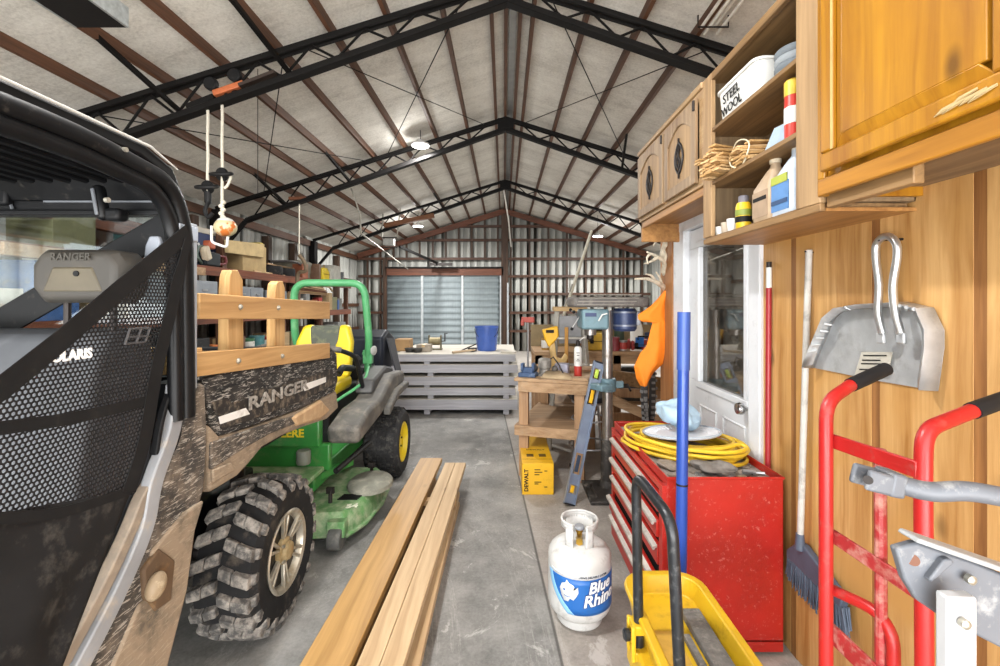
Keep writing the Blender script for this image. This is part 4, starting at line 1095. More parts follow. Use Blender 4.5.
# collar with openings: two uprights and a rolled top band
cr = .088
def COL_(deg, z, rr=cr): a = phi0+math.radians(deg); return V((tx+rr*math.cos(a), ty+rr*math.sin(a), z))
mb = MB()
mb.grid(lambda a, b: COL_(20+320*a-0, .455+.035*b), 40, 1)
for a0 in (20, 312): mb.grid(lambda a, b: COL_(a0+28*a, .355+.11*b), 6, 1)
mb.grid(lambda a, b: COL_(130+100*a, .355+.11*b), 12, 1)
mb.build('collar', M_pt, r, solid=.004)
MB().tube([COL_(20+8*i, .486) for i in range(41)], .006, 8).build('collar_rim', M_pt, r)
M_brass = M('brass', 'b08d3c', .3, .9, .1)
mb = MB().lathe([(.022, .365), (.022, .385), (.014, .39), (.014, .42), (.018, .422), (.018, .432), (0, .433)], (tx, ty, 0), n=16)
mb.cyl((tx, ty, .40), COL_(0, .40, .055), .013, n=8); mb.cyl(COL_(0, .40, .05), COL_(0, .40, .065), .018, n=6)
mb.build('valve', M_brass, r)
MB().lathe([(.012, .433), (.024, .436), (.026, .445), (.022, .452), (0, .453)], (tx, ty, 0), n=12).build('valve_knob', M('valve_grey', '8a8d92', .5), r)
# wrapped label: z band .10-.29
lab = MB().grid(lambda a, b: CYL(-62+a*190, .105+.165*b if a > .25 else .105+.165*(b*(.15+.85*min(1, a/.25+.0)) + (1-(.15+.85*min(1, a/.25)))), .0014), 60, 6)
lo = lab.build('label', M_blue, r, solid=.0006)
MB().grid(lambda a, b: CYL(-66+a*12+40*(1-(1-b))*0 + 46*(1-b)**1.6, .105+.168*b, .002), 4, 14).build('label_swoosh', M_ltblue, lo, solid=.0006)
MB().grid(lambda a, b: CYL(-58+a*180, .277+.012*b, .0014), 50, 1).build('label_stripe', M('stripe_pale', 'c8cdd2', .4), lo, solid=.0005)
fnc = lambda a, b, c: CYL(a/tr*57.3, b, .003+c)
MB().text('USING DELIVERY SYSTEM', lambda a, b, c: fnc(a+.07, b+.283, c), .013, .0002, .0005).build('small_lettering', M_ink, lo)
M_labwhite = M('label_white', 'eceeee', .4, 0, .03)
def LT(s, a0, z0, size, m, nm, bold, d):
    MB().text(s, lambda a, b, c: CYL((a+b*.18)/tr*57.3+a0, z0+b+a*.10, d+c), size, bold, .0006, res=4).build(nm, m, lo)
for s, a0, z0, sz in (('Blue', 40, .236, .072), ('Rhino', 41, .178, .076)):
    LT(s, a0, z0, sz, M('label_navy', '14366e', .4), 'lettering_outline', .0052, .0026)
    LT(s, a0, z0, sz, M_labwhite, 'lettering', .0018, .0042)
# white animal head emblem
em = [(-.058, .0), (-.066, .03), (-.056, .055), (-.04, .062), (-.034, .078), (-.024, .064), (-.008, .058), (.004, .04), (.012, .052), (.014, .026), (.004, .004), (-.006, -.012), (-.02, -.006), (-.028, -.022), (-.046, -.022)]
mb = MB()
cxm, czm = -.025, .025
vs = [CYL((p[0]*1.15-.02)/tr*57.3, .185+p[1], .003) for p in em] + [CYL((cxm*1.15-.02)/tr*57.3, .185+czm, .003)]
mb.add(vs, [(i, (i+1) % len(em), len(em)) for i in range(len(em))])
mb.build('emblem', M_labwhite, lo, solid=.0006)
mb = MB()
for pts in (((-.05, .03), (-.04, .036)), ((-.02, .02), (-.012, .028), (-.004, .022)), ((-.045, .004), (-.03, .0), (-.018, .006)), ((-.03, .05), (-.022, .036))):
    mb.tube([CYL((a*1.15-.02)/tr*57.3, .185+b, .0036) for a, b in pts], .0012, 5)
mb.build('emblem_line', M_blue, lo)

# ================================================================ RED TOOL CHEST
M_chest = M('chest_red', 'a61f15', .38, 0, .08, 5, dirt='d0958a', damt=.16, dscale=55)
M_chestin = M('chest_dust', '8b8580', .9, 0, .25, 14, dirt='b9b1a8', damt=.6, dscale=20)
M_pull = M('drawer_pull', 'b9b2aa', .4, .4, .12, 10, dirt='8c857c', damt=.4)
qx0, qx1, qy0, qy1, qz = .70, 1.236, 1.99, 2.93, .785
r = root('tool_chest', 'tall red tool chest with five drawers beside the white propane tank', 'tool chest', ((qx0+qx1)/2, 2.4, 0))
mb = MB(); b = .035
mb.box((qx0+.02, qy0, .015), (qx1, qy0+.004, qz)); mb.box((qx0+.02, qy1-.004, .06), (qx1, qy1, qz)); mb.box((qx1-.004, qy0, .06), (qx1, qy1, qz))
mb.box((qx0+.02, qy0, .06), (qx1, qy1, .07)); mb.box((qx0+.02, qy0, qz-b-.004), (qx1, qy1, qz-b)); mb.box((qx0+.02, qy0, qz-b), (qx0+.024, qy1, qz))
mb.build('cabinet_body', M_chest, r, bevel=.002, seg=1)
mb = MB()
for y0, y1 in ((qy0, qy0+.045), (qy1-.045, qy1)): mb.box((qx0, y0, .095), (qx0+.02, y1, qz-b-.03))
mb.box((qx0, qy0, .06), (qx0+.02, qy1, .095)); mb.box((qx0, qy0, qz-b-.03), (qx0+.02, qy1, qz-b))
mb.build('face_frame', M_chest, r, bevel=.001, seg=1)
mb = MB()
mb.tube([(qx0+.022, qy0, qz), (qx1, qy0, qz), (qx1, qy1, qz), (qx0+.022, qy1, qz)], .006, 8, closed=True)
mb.build('top_rim', M_chest, r)
MB().box((qx0+.026, qy0+.006, qz-b+.0005), (qx1-.006, qy1-.006, qz-b+.006)).build('dusty_top_mat', M_chestin, r)
MB().box((qx0+.012, qy0+.04, .075), (qx0+.018, qy1-.04, qz-b)).build('drawer_gap', M('gap_black', '0b0b0b', .9), r)
zs = [.105, .235, .36, .485, .60, .725]
for i in range(5):
    out_ = (.008, .02, .0, .004, 0)[i]
    d = MB().box((qx0-.006-out_, qy0+.05, zs[i]+.012), (qx0+.014-out_, qy1-.05, zs[i+1]-.022)).build('drawer', M_chest, r, bevel=.004)
    zz = zs[i+1]-.022
    MB().prism([(qx0-.006-out_, qy0+.05, zz), (qx0-.026-out_, qy0+.05, zz-.008), (qx0-.026-out_, qy0+.05, zz-.022), (qx0-.018-out_, qy0+.05, zz-.022), (qx0-.016-out_, qy0+.05, zz-.012), (qx0-.006-out_, qy0+.05, zz-.012)], (0, qy1-qy0-.10, 0)).build('drawer_pull', M_pull, d)
for x in (qx0+.08, qx1-.08):
    for y in (qy0+.08, qy1-.08):
        mb = MB().lathe([(.012, -.014), (.03, -.012), (.03, .012), (.012, .014)], (x, y, .03), (0,1,0), n=18, closed=False); mb.box((x-.022, y-.022, .045), (x+.022, y+.022, .06)); mb.build('caster', M_iron, r)
zt_ = qz-b+.006
# hose coil
M_hose = M('hose_yellow', 'd8b32c', .45, 0, .08)
mb = MB(); pts = []
turns = 9
for i in range(turns*30+1):
    a = 2*PI*i/30; k = i/30
    rr = .185+.040*math.sin(k*2.3)+.014*((k*1.7) % 1)
    lu = rr*1.42*math.cos(a); lv = rr*.98*math.sin(a); px_ = .965+.73*lu+.68*lv; py_ = 2.44-.68*lu+.73*lv
    pts.append((px_, py_, zt_+.013+.0085*k+.006*math.sin(a*1.5+k)))
mb.tube(pts, .0095, 9)
mb.tube(smooth_path([pts[-1], (1.17, 2.24, zt_+.10), (1.06, 2.20, zt_+.09), (.93, 2.24, zt_+.075), (.85, 2.33, zt_+.06)], 6), .0105, 9)
tag(mb.build('air_hose', M_hose), 'coiled yellow hose lying on top of the red tool chest', 'hose')
# round lamp shade / dish
r = root('round_dish', 'shallow round white dish with ribbed rim lying inside the hose coil', 'dish', (.955, 2.42, zt_+.075))
dz = zt_+.092
T_ = Matrix.Translation((.955, 2.42, dz)) @ Matrix.Rotation(-.10, 4, 'X') @ Matrix.Rotation(-.05, 4, 'Y')
mb = MB().lathe([(.0, .012), (.12, .010), (.19, .022), (.196, .02), (.19, .012), (.12, .0), (0, .002)], n=48); mb.v = [T_ @ p for p in mb.v]
mb.build('bowl', M('dish_white', 'd9dade', .3, 0, .04), r)
for k in range(36):
    a = 2*PI*k/36; mb = MB(); mb.tube([V((.13*math.cos(a), .13*math.sin(a), .0125)), V((.18*math.cos(a), .18*math.sin(a), .0215))], .0035, 5); mb.v = [T_ @ p for p in mb.v]
    mb.build('rim_flute', M('dish_white', 'd9dade'), r)
mb = MB().tube([V((.196*math.cos(2*PI*k/40), .196*math.sin(2*PI*k/40), .022)) for k in range(40)], .006, 8, closed=True); mb.v = [T_ @ p for p in mb.v]
mb.build('clear_rim', M('rim_clear', 'a9b4bf', .15, 0, .05), r)
# crumpled cloth
def crumple(name, label, cat, c, s, mat, seed, amp=.35):
    rnd = random.Random(seed); ph = [rnd.uniform(0, 6) for _ in range(9)]
    mb = MB().sphere((0,0,0), 1, None, 36, 20)
    for i, p in enumerate(mb.v):
        f = 1+amp*(math.sin(p.x*3.1+ph[0]+p.z*2)*.5+math.sin(p.y*4.3+ph[1]+p.x*3)*.4+math.sin((p.x+p.y)*8+ph[2])*.18+math.sin((p.x-p.y+p.z)*13+ph[3])*.12)
        q = V((p.x*s[0]*f, p.y*s[1]*f, max(-.999, p.z*(1+.25*math.sin(p.x*5+ph[4]))*f)*s[2]+s[2]))
        mb.v[i] = V(c)+q
    zmin = min(p.z for p in mb.v)
    mb.v = [V((p.x, p.y, p.z-zmin+c[2])) for p in mb.v]
    return tag(mb.build(name, mat, angle=60), label, cat)
M_clothblue = M('cloth_blue', 'a9c3d6', .85, 0, .12, 20)
crumple('blue_rag', 'pale blue crumpled cloth heaped on the white dish', 'cloth', (.965, 2.50, dz+.018), (.115, .11, .075), M_clothblue, 4)
crumple('grey_rag', 'dusty grey crumpled rag on the near edge of the tool chest', 'cloth', (1.0, 2.13, zt_), (.10, .07, .028), M('rag_grey', '78736e', .95, 0, .3, 20), 9)
crumple('dusty_heap', 'small heap of dusty scraps on the left corner of the chest', 'scraps', (.80, 2.20, zt_), (.045, .06, .014), M('rag_tan', '8f857a', .95, 0, .3, 20), 12)
def toolrod(name, label, cat, pts, rr, mat): return tag(MB().tube(pts, rr, 8).build(name, mat), label, cat)
M_steel = M('steel_bright', 'b0b0b2', .3, .8, .15)
for i, (a, b, lab) in enumerate((((1.10, 2.19, 0), (1.20, 2.22, 0), 'short steel wrench beside the grey rag'), ((1.12, 2.115, 0), (1.21, 2.09, 0), 'steel bar nearest the front rim of the chest'), ((.75, 2.75, 0), (.80, 2.88, 0), 'red handled tool at the far corner of the chest'), ((.74, 2.60, 0), (.79, 2.74, 0), 'second red handled tool behind the hose'))):
    a = V(a)+V((0,0,zt_+.012)); b = V(b)+V((0,0,zt_+.012))
    r = root('hand_tool', lab, 'tool', (a+b)/2+V((0,0,-.012)), 'tools on the chest')
    MB().tube([a, a.lerp(b, .6)], .011, 10).build('handle', M_steel if i < 2 else M('grip_red', 'a93a35', .5), r)
    MB().tube([a.lerp(b, .6), b], [.006, .009], 8).build('shank', M_steel, r)
rnd = random.Random(5)
for i in range(16):
    x = rnd.uniform(.76, 1.18); y = rnd.uniform(2.03, 2.22); L = rnd.uniform(.03, .07); a = rnd.uniform(0, 3)
    tag(MB().rbox((x, y, zt_+.006), (L, rnd.uniform(.012, .03), .010), rotz(a)).build('dusty_scrap', (M('rag_tan', '8f857a'), M_steel, M('scrap_dark', '4a4542', .8))[i % 3], bevel=.002), 'small dusty scrap strewn near the front rim of the red tool chest', 'scrap', 'scraps on the tool chest')
# blue pole in front of the chest
r = root('blue_pole', 'thick blue pole standing in front of the red tool chest', 'pole', (.742, 1.90, 0))
pt_, pb_ = W(684, 312, 1.90), V((.742, 1.90, 0))
M_bp = M('pole_blue', '27489b', .3, .1, .12, 6); M_bp2 = M('pole_blue_top', '37539a', .4, .1, .12, 6)
MB().tube([pb_, pb_.lerp(pt_, .84)], .0235, 20).build('shaft', M_bp, r)
MB().tube([pb_.lerp(pt_, .84), pt_], .0265, 20).build('sleeve', M_bp2, r)
MB().tube([pb_.lerp(pt_, .52), pb_.lerp(pt_, .525)], .0245, 20).build('joint_ring', M_iron, r)

# ================================================================ YELLOW TROLLEY
M_yel = M('trolley_yellow', 'cba41f', .4, 0, .1, 6, dirt='8f7428', damt=.25)
M_hblk = M('handle_black', '1f2226', .35, .1, .2, 10, dirt='6b6b6b', damt=.25, dscale=40)
r = root('yellow_trolley', 'yellow trolley with a black hooped handle in front of the tool chest', 'trolley', (.58, 1.35, 0))
x0, x1, y0, y1, zr = .455, .735, .95, 1.74, .51
shell(MB(), [rrect(x0+.02, x1-.02, y0+.02, y1-.02, .07, .40), rrect(x0, x1, y0, y1, .09, zr-.02), rrect(x0-.012, x1+.012, y0-.012, y1+.012, .10, zr), rrect(x0-.008, x1+.008, y0-.008, y1+.008, .098, zr+.012),
             rrect(x0+.02, x1-.02, y0+.02, y1-.02, .075, zr+.012), rrect(x0+.035, x1-.035, y0+.035, y1-.035, .06, zr-.035), rrect(x0+.037, x1-.037, y0+.037, y1-.037, .06, zr-.05)]).build('tray', M_yel, r, bevel=.004, angle=50)
MB().box((.62, 1.0, zr-.048), (.685, 1.58, zr-.02)).build('grip_panel', M('panel_grey', '625f5c', .9, 0, .35, 30, dirt='8c8880', damt=.5, dscale=50), r, bevel=.004)
MB().box((.585, .99, zr-.048), (.606, 1.47, zr-.03)).build('side_slot', M('panel_grey', '625f5c'), r, bevel=.002)
MB().box((.5, 1.0, zr-.049), (.57, 1.5, zr-.044)).build('worn_strip', M('worn_ochre', 'b8923a', .7, 0, .25, 10), r)
hl, hr_ = [W(640, 628, 1.50), W(637, 478, 1.50)], [W(676, 520, 1.28), W(690, 700, 1.22)]
hl[0] = V((.455, 1.50, .44)); 
MB().tube(round_path([V((.450, 1.50, .40)), W(636, 474, 1.50), W(672, 520, 1.26), V((.495, 1.25, .40))], .06, 8), .0165, 14).build('hoop_handle', M_hblk, r)
for yy, xx in ((1.50, .445), (1.25, .478)):
    mb = MB(); mb.box((xx-.022, yy-.03, .47), (xx+.026, yy+.03, .50)); mb.box((xx-.022, yy-.03, .385), (xx+.026, yy+.03, .415)); mb.box((xx-.028, yy-.034, .385), (xx-.014, yy-.018, .50)); mb.box((xx-.028, yy+.018, .385), (xx-.014, yy+.034, .50))
    mb.build('handle_bracket', M_yel, r, bevel=.004)
p = V((.42, 1.50, .455))
MB().lathe([(.008, -.03), (.008, 0), (.018, .002), (.02, .016), (.014, .022), (0, .022)], p, (-1,0,0), n=16).build('locking_knob', M_hblk, r)
MB().box((x0-.02, 1.10, .30), (x0+.05, 1.60, .42)).build('side_frame', M_yel, r, bevel=.01)
MB().lathe([(.02, 0), (.022, .004), (.0, .006)], (x0-.02, 1.38, .39), (-1,0,0), n=20).build('blue_badge', M('badge_blue', '2a5ba8', .4), r)
for xx in (x0+.05, x1-.05):
    for yy in (y0+.1, y1-.1):
        MB().box((xx-.015, yy-.015, .12), (xx+.015, yy+.015, .42)).build('leg', M_yel, r, bevel=.003)
        MB().lathe([(.01, -.02), (.055, -.02), (.06, -.012), (.06, .012), (.055, .02), (.01, .02)], (xx, yy, .06), (0,1,0), n=24).build('wheel', M_hblk, r)
        MB().box((xx-.02, yy-.028, .06), (xx+.02, yy+.028, .125)).build('wheel_fork', M_hblk, r)

# ================================================================ GREEN RIDING MOWER
M_grn = M('mower_green', '2f7a35', .35, 0, .12, 6, dirt='6d7a52', damt=.3, dscale=14)
M_grnd = M('mower_green_dusty', '5c8a54', .6, 0, .2, 8, dirt='a9b294', damt=.8, dscale=10)
M_grnr = M('mower_rops_green', '4f9a66', .4, 0, .1, 6, dirt='7fae86', damt=.35)
M_jy = M('mower_yellow', 'd8be1f', .4, 0, .06, 5)
M_mgrey = M('mower_grey', '55534f', .6, 0, .2, 8, dirt='8d867b', damt=.6, dscale=8)
M_mblk = M('mower_black', '1b1b1c', .5, 0, .2, 8, dirt='5a564f', damt=.2)
M_turf = M('turf_tyre', '2b2b2c', .8, 0, .2, 10, dirt='6d6a64', damt=.4, dscale=20)
u2 = root('riding_mower', 'green riding mower with yellow seat and roll bar behind the utility vehicle', 'riding mower', (-1.58, 3.6, 0))
mx = -1.575
def MI(x): return 2*mx-x
# rear wheels
def turf_wheel(x, y, R, w, s, hubmat, tread=True):
    c = V((x, y, R))
    prof = [(R*.55, -w/2+.02), (R*.62, -w/2), (R*.85, -w/2-.004), (R*.95, -w/2+.025), (R*.985, -w/2+.07), (R*.985, w/2-.07), (R*.95, w/2-.025), (R*.85, w/2+.004), (R*.62, w/2), (R*.55, w/2-.02)]
    if w < .15: prof = [(R*.5, -w/2), (R*.9, -w/2), (R, -w/4), (R, w/4), (R*.9, w/2), (R*.5, w/2)]
    t = MB().lathe(prof, c, (1,0,0), n=44, closed=True).build('tyre', M_turf, u2)
    if tread:
        mb = MB(); N_ = 34; rows = 7
        for k in range(N_):
            for j in range(rows):
                a = 2*PI*(k+.5*(j % 2))/N_; tt = -w/2+.02+(w-.04)*(j+.5)/rows
                rr = R*(.985 if abs(tt) < w/2-.07 else .965)
                d = V((0, math.sin(a), math.cos(a))); e = V((0, math.cos(a), -math.sin(a)))
                mb.rbox(c+d*(rr)+V((tt, 0, 0)), (.026, .034, .018), Matrix((V((1,0,0)), e, d)).transposed())
        mb.build('turf_tread', M_turf, t)
    f = s*(w/2-.03)
    MB().lathe([(R*.575, f-.08*s), (R*.575, f+.024*s), (R*.55, f+.028*s), (R*.50, f-.01*s), (R*.30, f-.03*s), (R*.26, f-.012*s), (0, f-.01*s)], c, (1,0,0), n=36).build('wheel_rim', hubmat, u2)
    for k in range(5):
        a = 2*PI*k/5; MB().cyl(c+V((f-.03*s, R*.2*math.sin(a), R*.2*math.cos(a))), c+V((f, R*.2*math.sin(a), R*.2*math.cos(a))), .009, n=6).build('lug_nut', M_iron, u2)
turf_wheel(-1.05, 4.08, .305, .29, 1, M_jy)
turf_wheel(MI(-1.05), 4.08, .305, .29, -1, M_jy, False)
for x in (-1.30, MI(-1.30)):
    turf_wheel(x, 2.86, .13, .10, 1 if x > mx else -1, M_jy, False)
    MB().tube([(x, 2.86, .13), (x, 2.86, .30), (x, 2.95, .36)], .02, 10).build('caster_fork', M_mblk, u2)
# frame, front apron with lettering
MB().box((MI(-1.22), 2.9, .34), (-1.22, 4.4, .46)).build('frame', M_grn, u2, bevel=.012)
ap = MB(); ap.box((MI(-1.22), 2.98, .60), (-1.22, 3.04, .80)); ap.box((MI(-1.16), 3.0, .44), (-1.16, 3.05, .62))
ao = ap.build('front_apron', M_grn, u2, bevel=.015, seg=3)
fn = frame_fn((-1.535, 2.977, .695), (1,0,0), (0,0,1))
MB().text('JOHN DEERE', fn, .074, .0022, .001).build('apron_lettering', M_jy, ao)
MB().box((MI(-1.2), 2.75, .44), (-1.2, 3.02, .47)).build('foot_plate', M_grnd, u2, bevel=.008)
MB().box((MI(-1.3), 2.70, .43), (-1.3, 2.78, .49)).build('foot_pad', M_mblk, u2, bevel=.006)
MB().lathe([(.04, 0), (.045, .01), (.045, .08), (.04, .09), (0, .09)], (-1.32, 2.965, .50), (0,0,1), n=20).build('height_dial', M('dial_grey', '7b8077', .6), u2)
MB().beam((-1.36, 2.74, .40), (-1.12, 3.3, .40), .05, .05).build('front_frame_arm', M_grn, u2, bevel=.006)
MB().beam((MI(-1.36), 2.74, .40), (MI(-1.12), 3.3, .40), .05, .05).build('front_frame_arm', M_grn, u2, bevel=.006)
MB().tube([(-1.14, 3.05, .42), (-1.06, 3.55, .46)], .02, 10).build('lift_link', M_mblk, u2)
# mowing deck
dk = [V(p+(.09,)) for p in ((-1.0, 2.84), (-.93, 3.0), (-.90, 3.3), (-.92, 3.55), (-1.0, 3.66), (-2.1, 3.66), (-2.23, 3.5), (-2.25, 3.0), (-2.15, 2.84), (-1.8, 2.80), (-1.3, 2.80))]
def offs(poly, k, z): c = sum(poly, V())/len(poly); return [V((c.x+(p.x-c.x)*k, c.y+(p.y-c.y)*k, z)) for p in poly]
deck = shell(MB(), [offs(dk, 1.012, .085), offs(dk, 1.012, .10), offs(dk, 1.0, .105), offs(dk, .98, .20), offs(dk, .94, .235), offs(dk, .90, .238)]).build('mower_deck', M_grnd, u2, bevel=.008, seg=3)
shell(MB(), [offs([V((-.97+.16*math.cos(2*PI*k/16), 3.27+.19*math.sin(2*PI*k/16), 0)) for k in range(16)], s_, z_) for s_, z_ in ((1, .235), (.98, .265), (.85, .285), (.4, .30))]).build('spindle_cover', M('cover_grey', '77776c', .7, 0, .2, 8, dirt='a5a394', damt=.5), deck)
for x, y, h in ((-1.15, 2.98, .32), (-1.03, 3.5, .30)):
    mb = MB().tube([(x, y, .235), (x, y, h)], .014, 8); mb.rbox((x, y, h), (.05, .02, .04)); mb.build('hanger_bracket', M_iron, deck)
for i in range(5): MB().box((-1.12+i*.004, 3.02+i*.018, .238), (-.985+i*.004, 3.03+i*.018, .244)).build('warning_line', M_ink, deck)
fn = frame_fn((-.945, 2.965, .2365), (.9, .42, 0), (-.42, .9, .0))
MB().text('54', frame_fn((-.99, 2.93, .2385), (.9,.2,0), (-.2,.9,.0)), .075, .003, .001).build('deck_number', M('decal_pale', 'd9dbc6', .6), deck)
for x, y in ((-1.045, 2.80), (-1.95, 2.78)):
    MB().lathe([(.012, -.04), (.06, -.04), (.066, -.03), (.066, .03), (.06, .04), (.012, .04)], (x, y, .095), (1,0,0), n=22).build('gauge_wheel', M('gauge_grey', '5a5a58', .8, 0, .2, 10, dirt='8b8a80', damt=.5), deck)
    MB().box((x-.055, y-.012, .10), (x+.055, y+.06, .20)).build('wheel_bracket', M_grnd, deck, bevel=.006)
MB().tube([offs(dk, 1.012, .09)[i] for i in range(4)], .012, 8).build('deck_skirt', M_grnd, deck)
# fenders and console
for sg in (1, -1):
    f_ = lambda x: x if sg > 0 else MI(x)
    MB().prism([(f_(-1.20), 3.05, .60), (f_(-1.20), 3.03, .72), (f_(-1.20), 3.3, .79), (f_(-1.20), 3.62, .80), (f_(-1.20), 4.0, .93), (f_(-1.20), 4.42, .90), (f_(-1.20), 4.45, .80), (f_(-1.20), 4.0, .72), (f_(-1.20), 3.6, .66)], (sg*.22, 0, 0)).build('fender', M_mgrey, u2, bevel=.03, seg=3)
    MB().prism([(f_(-.99), 3.68, .70), (f_(-.99), 4.0, .80), (f_(-.99), 4.40, .80), (f_(-.99), 4.42, .75), (f_(-.99), 4.0, .73), (f_(-.99), 3.68, .64)], (sg*.06, 0, 0)).build('fender_lip', M_mgrey, u2, bevel=.012, seg=2)
    MB().prism([(f_(-1.22), 3.66, .82), (f_(-1.22), 3.72, .93), (f_(-1.22), 4.1, .99), (f_(-1.22), 4.35, .94), (f_(-1.22), 4.35, .88)], (sg*.15, 0, 0)).build('side_console', M('console_dark', '3d3d3d', .5, 0, .2, 8, dirt='77736b', damt=.4), u2, bevel=.02, seg=2)
    # steering lever: from the pivot forward, up and inward
    MB().tube(round_path([(f_(-1.16), 3.70, .86), (f_(-1.17), 3.55, 1.14), (f_(-1.24), 3.42, 1.20), (f_(-1.36), 3.35, 1.23)], .06), [.018]*14, 10).build('steering_lever', M_mblk, u2)
    MB().tube([(f_(-1.24), 3.42, 1.20), (f_(-1.37), 3.345, 1.235)], .023, 10).build('lever_grip', M_mgrey, u2)
# seat
def seatring(y, zc, w, h, t): return [V((mx+a*w/2, y+b*t, zc+c)) for a, b, c in ((-1,0,-h/2), (1,0,-h/2), (1,0,h/2), (-1,0,h/2))]
MB().box((mx-.25, 3.45, .82), (mx+.25, 3.95, .94)).build('seat_cushion', M_jy, u2, bevel=.045, seg=4)
for sg in (-1, 1):
    MB().prism([(mx+sg*.10, 3.88, .92), (mx+sg*.24, 3.86, .92), (mx+sg*.245, 3.92, 1.22), (mx+sg*.20, 3.97, 1.36), (mx+sg*.12, 3.97, 1.37), (mx+sg*.09, 3.93, 1.2)], (0, .10, 0)).build('seat_bolster', M_jy, u2, bevel=.03, seg=3)
MB().prism([(mx-.13, 3.90, .92), (mx+.13, 3.90, .92), (mx+.13, 3.96, 1.36), (mx-.13, 3.96, 1.36)], (0, .09, 0)).build('seat_back', M('seat_grey', '4c5148', .6, 0, .15, 8, dirt='8a8c6a', damt=.4), u2, bevel=.02, seg=3)
MB().box((mx-.22, 3.5, .46), (mx+.22, 4.3, .84)).build('seat_base', M_mblk, u2, bevel=.02)
MB().tube(round_path([(mx+.27, 3.85, 1.0), (mx+.27, 3.62, 1.04), (mx+.27, 3.55, 1.0)], .04), .028, 10).build('armrest', M_mblk, u2)
# roll bar
rp_ = round_path([(-1.27, 4.22, .50), (-1.27, 4.20, 1.05), (-1.235, 4.12, 1.24), (-1.26, 4.05, 1.74), (MI(-1.26), 4.05, 1.74), (MI(-1.235), 4.12, 1.24), (MI(-1.27), 4.20, 1.05), (MI(-1.27), 4.22, .50)], .13, 7)
MB().tube(rp_, .033, 14).build('roll_bar', M_grnr, u2)
for x in (-1.265, MI(-1.265)):
    mb = MB(); mb.rbox((x, 4.19, 1.06), (.085, .06, .13)); mb.cyl((x-.055, 4.19, 1.09), (x+.055, 4.19, 1.09), .014); mb.build('hinge_bracket', M_grnr, u2, bevel=.006)
MB().lathe([(.0, 0), (.04, .002), (.045, .012), (.03, .022), (0, .024)], (-1.215, 4.17, 1.12), (1, -.4, 0), n=18).build('reflector', M('reflector_white', 'c3c6c4', .3, .3), u2)
MB().tube(smooth_path([(-1.24, 4.1, 1.0), (-1.18, 3.9, .98), (-1.17, 3.7, .90), (-1.3, 3.5, .80), (-1.33, 3.4, .76)], 6), .012, 8).build('green_cable', M_grnr, u2)
# engine block behind the seat
MB().box((mx-.26, 4.26, .46), (mx+.26, 4.62, .95)).build('engine', M_mblk, u2, bevel=.03, seg=2)
MB().lathe([(.17, 0), (.17, .05), (.13, .09), (0, .10)], (mx, 4.45, .95), n=24).build('engine_cover', M_mblk, u2)
# black bagger hopper beside the roll bar
r = root('black_hopper', 'black lidded hopper standing behind the riding mower', 'hopper', (-1.32, 5.0, 0))
MB().prism([(-1.75, 4.75, .25), (-1.75, 4.72, .82), (-1.75, 5.25, .82), (-1.75, 5.2, .25)], (.46, 0, 0)).build('bin', M_mblk, r, bevel=.03, seg=2)
MB().prism([(-1.77, 4.70, .83), (-1.77, 4.72, 1.20), (-1.77, 4.95, 1.27), (-1.77, 5.28, 1.15), (-1.77, 5.28, .83)], (.50, 0, 0)).build('hood', M('hopper_navy', '20242e', .45, 0, .2), r, bevel=.03, seg=2)
MB().prism([(-1.27, 4.85, 1.18), (-1.27, 5.15, 1.16), (-1.16, 5.1, .72), (-1.14, 4.85, .70)], (.012, 0, 0)).build('drape_flap', M('flap_grey', '33343a', .6), r, solid=.004)
MB().box((-1.76, 4.78, 0), (-1.30, 5.18, .25)).build('stand', M_mblk, r, bevel=.01)
# ================================================================ GENERIC SHOP GOODS (built one by one)
M_card = M('cardboard', 'a8875f', .85, 0, .12, 6); M_tape = M('packing_tape', 'c5a97c', .35, 0, .05)
def carton(label, c, s, mat=M_card, rz=0.0, group=None, tape=True, name='carton'):
    """closed box with a lid seam, flaps and tape; c = centre of the base"""
    c = V(c); r = root(name, label, 'box', c, group); R = rotz(rz)
    MB().rbox(c+V((0,0,s[2]/2)), s, R).build('body', mat, r, bevel=.004)
    for sg in (-1, 1): MB().rbox(c+R @ V((sg*s[0]*.25, 0, s[2]+.002)), (s[0]*.49, s[1]*.99, .004), R).build('flap', mat, r)
    if tape:
        MB().rbox(c+R @ V((0, 0, s[2]+.0045)), (.045, s[1], .002), R).build('tape', M_tape, r)
        MB().rbox(c+R @ V((0, -s[1]/2-.001, s[2]*.85)), (.045, .002, s[2]*.3), R).build('tape', M_tape, r)
    return r
def can(label, c, rad, h, mat, lab=None, group=None, bail=True, name='paint_can'):
    c = V(c); r = root(name, label, 'can', c, group)
    MB().lathe([(0, 0), (rad, 0), (rad*1.03, .006), (rad, .012), (rad, h-.014), (rad*1.03, h-.008), (rad*1.03, h), (rad*.9, h), (rad*.86, h-.008), (0, h-.008)], c, n=24).build('body', mat, r)
    if lab: MB().lathe([(rad+.001, h*.18), (rad+.002, h*.2), (rad+.002, h*.8), (rad+.001, h*.82)], c, n=24, closed=True).build('label_band', lab, r)
    if bail: MB().tube([c+V((rad*math.cos(a)*1.03, rad*math.sin(a)*.5, h*.75-rad*.8*math.sin(a))) for a in [PI*i/10 for i in range(11)]], .003, 6).build('bail', M_iron, r)
    return r
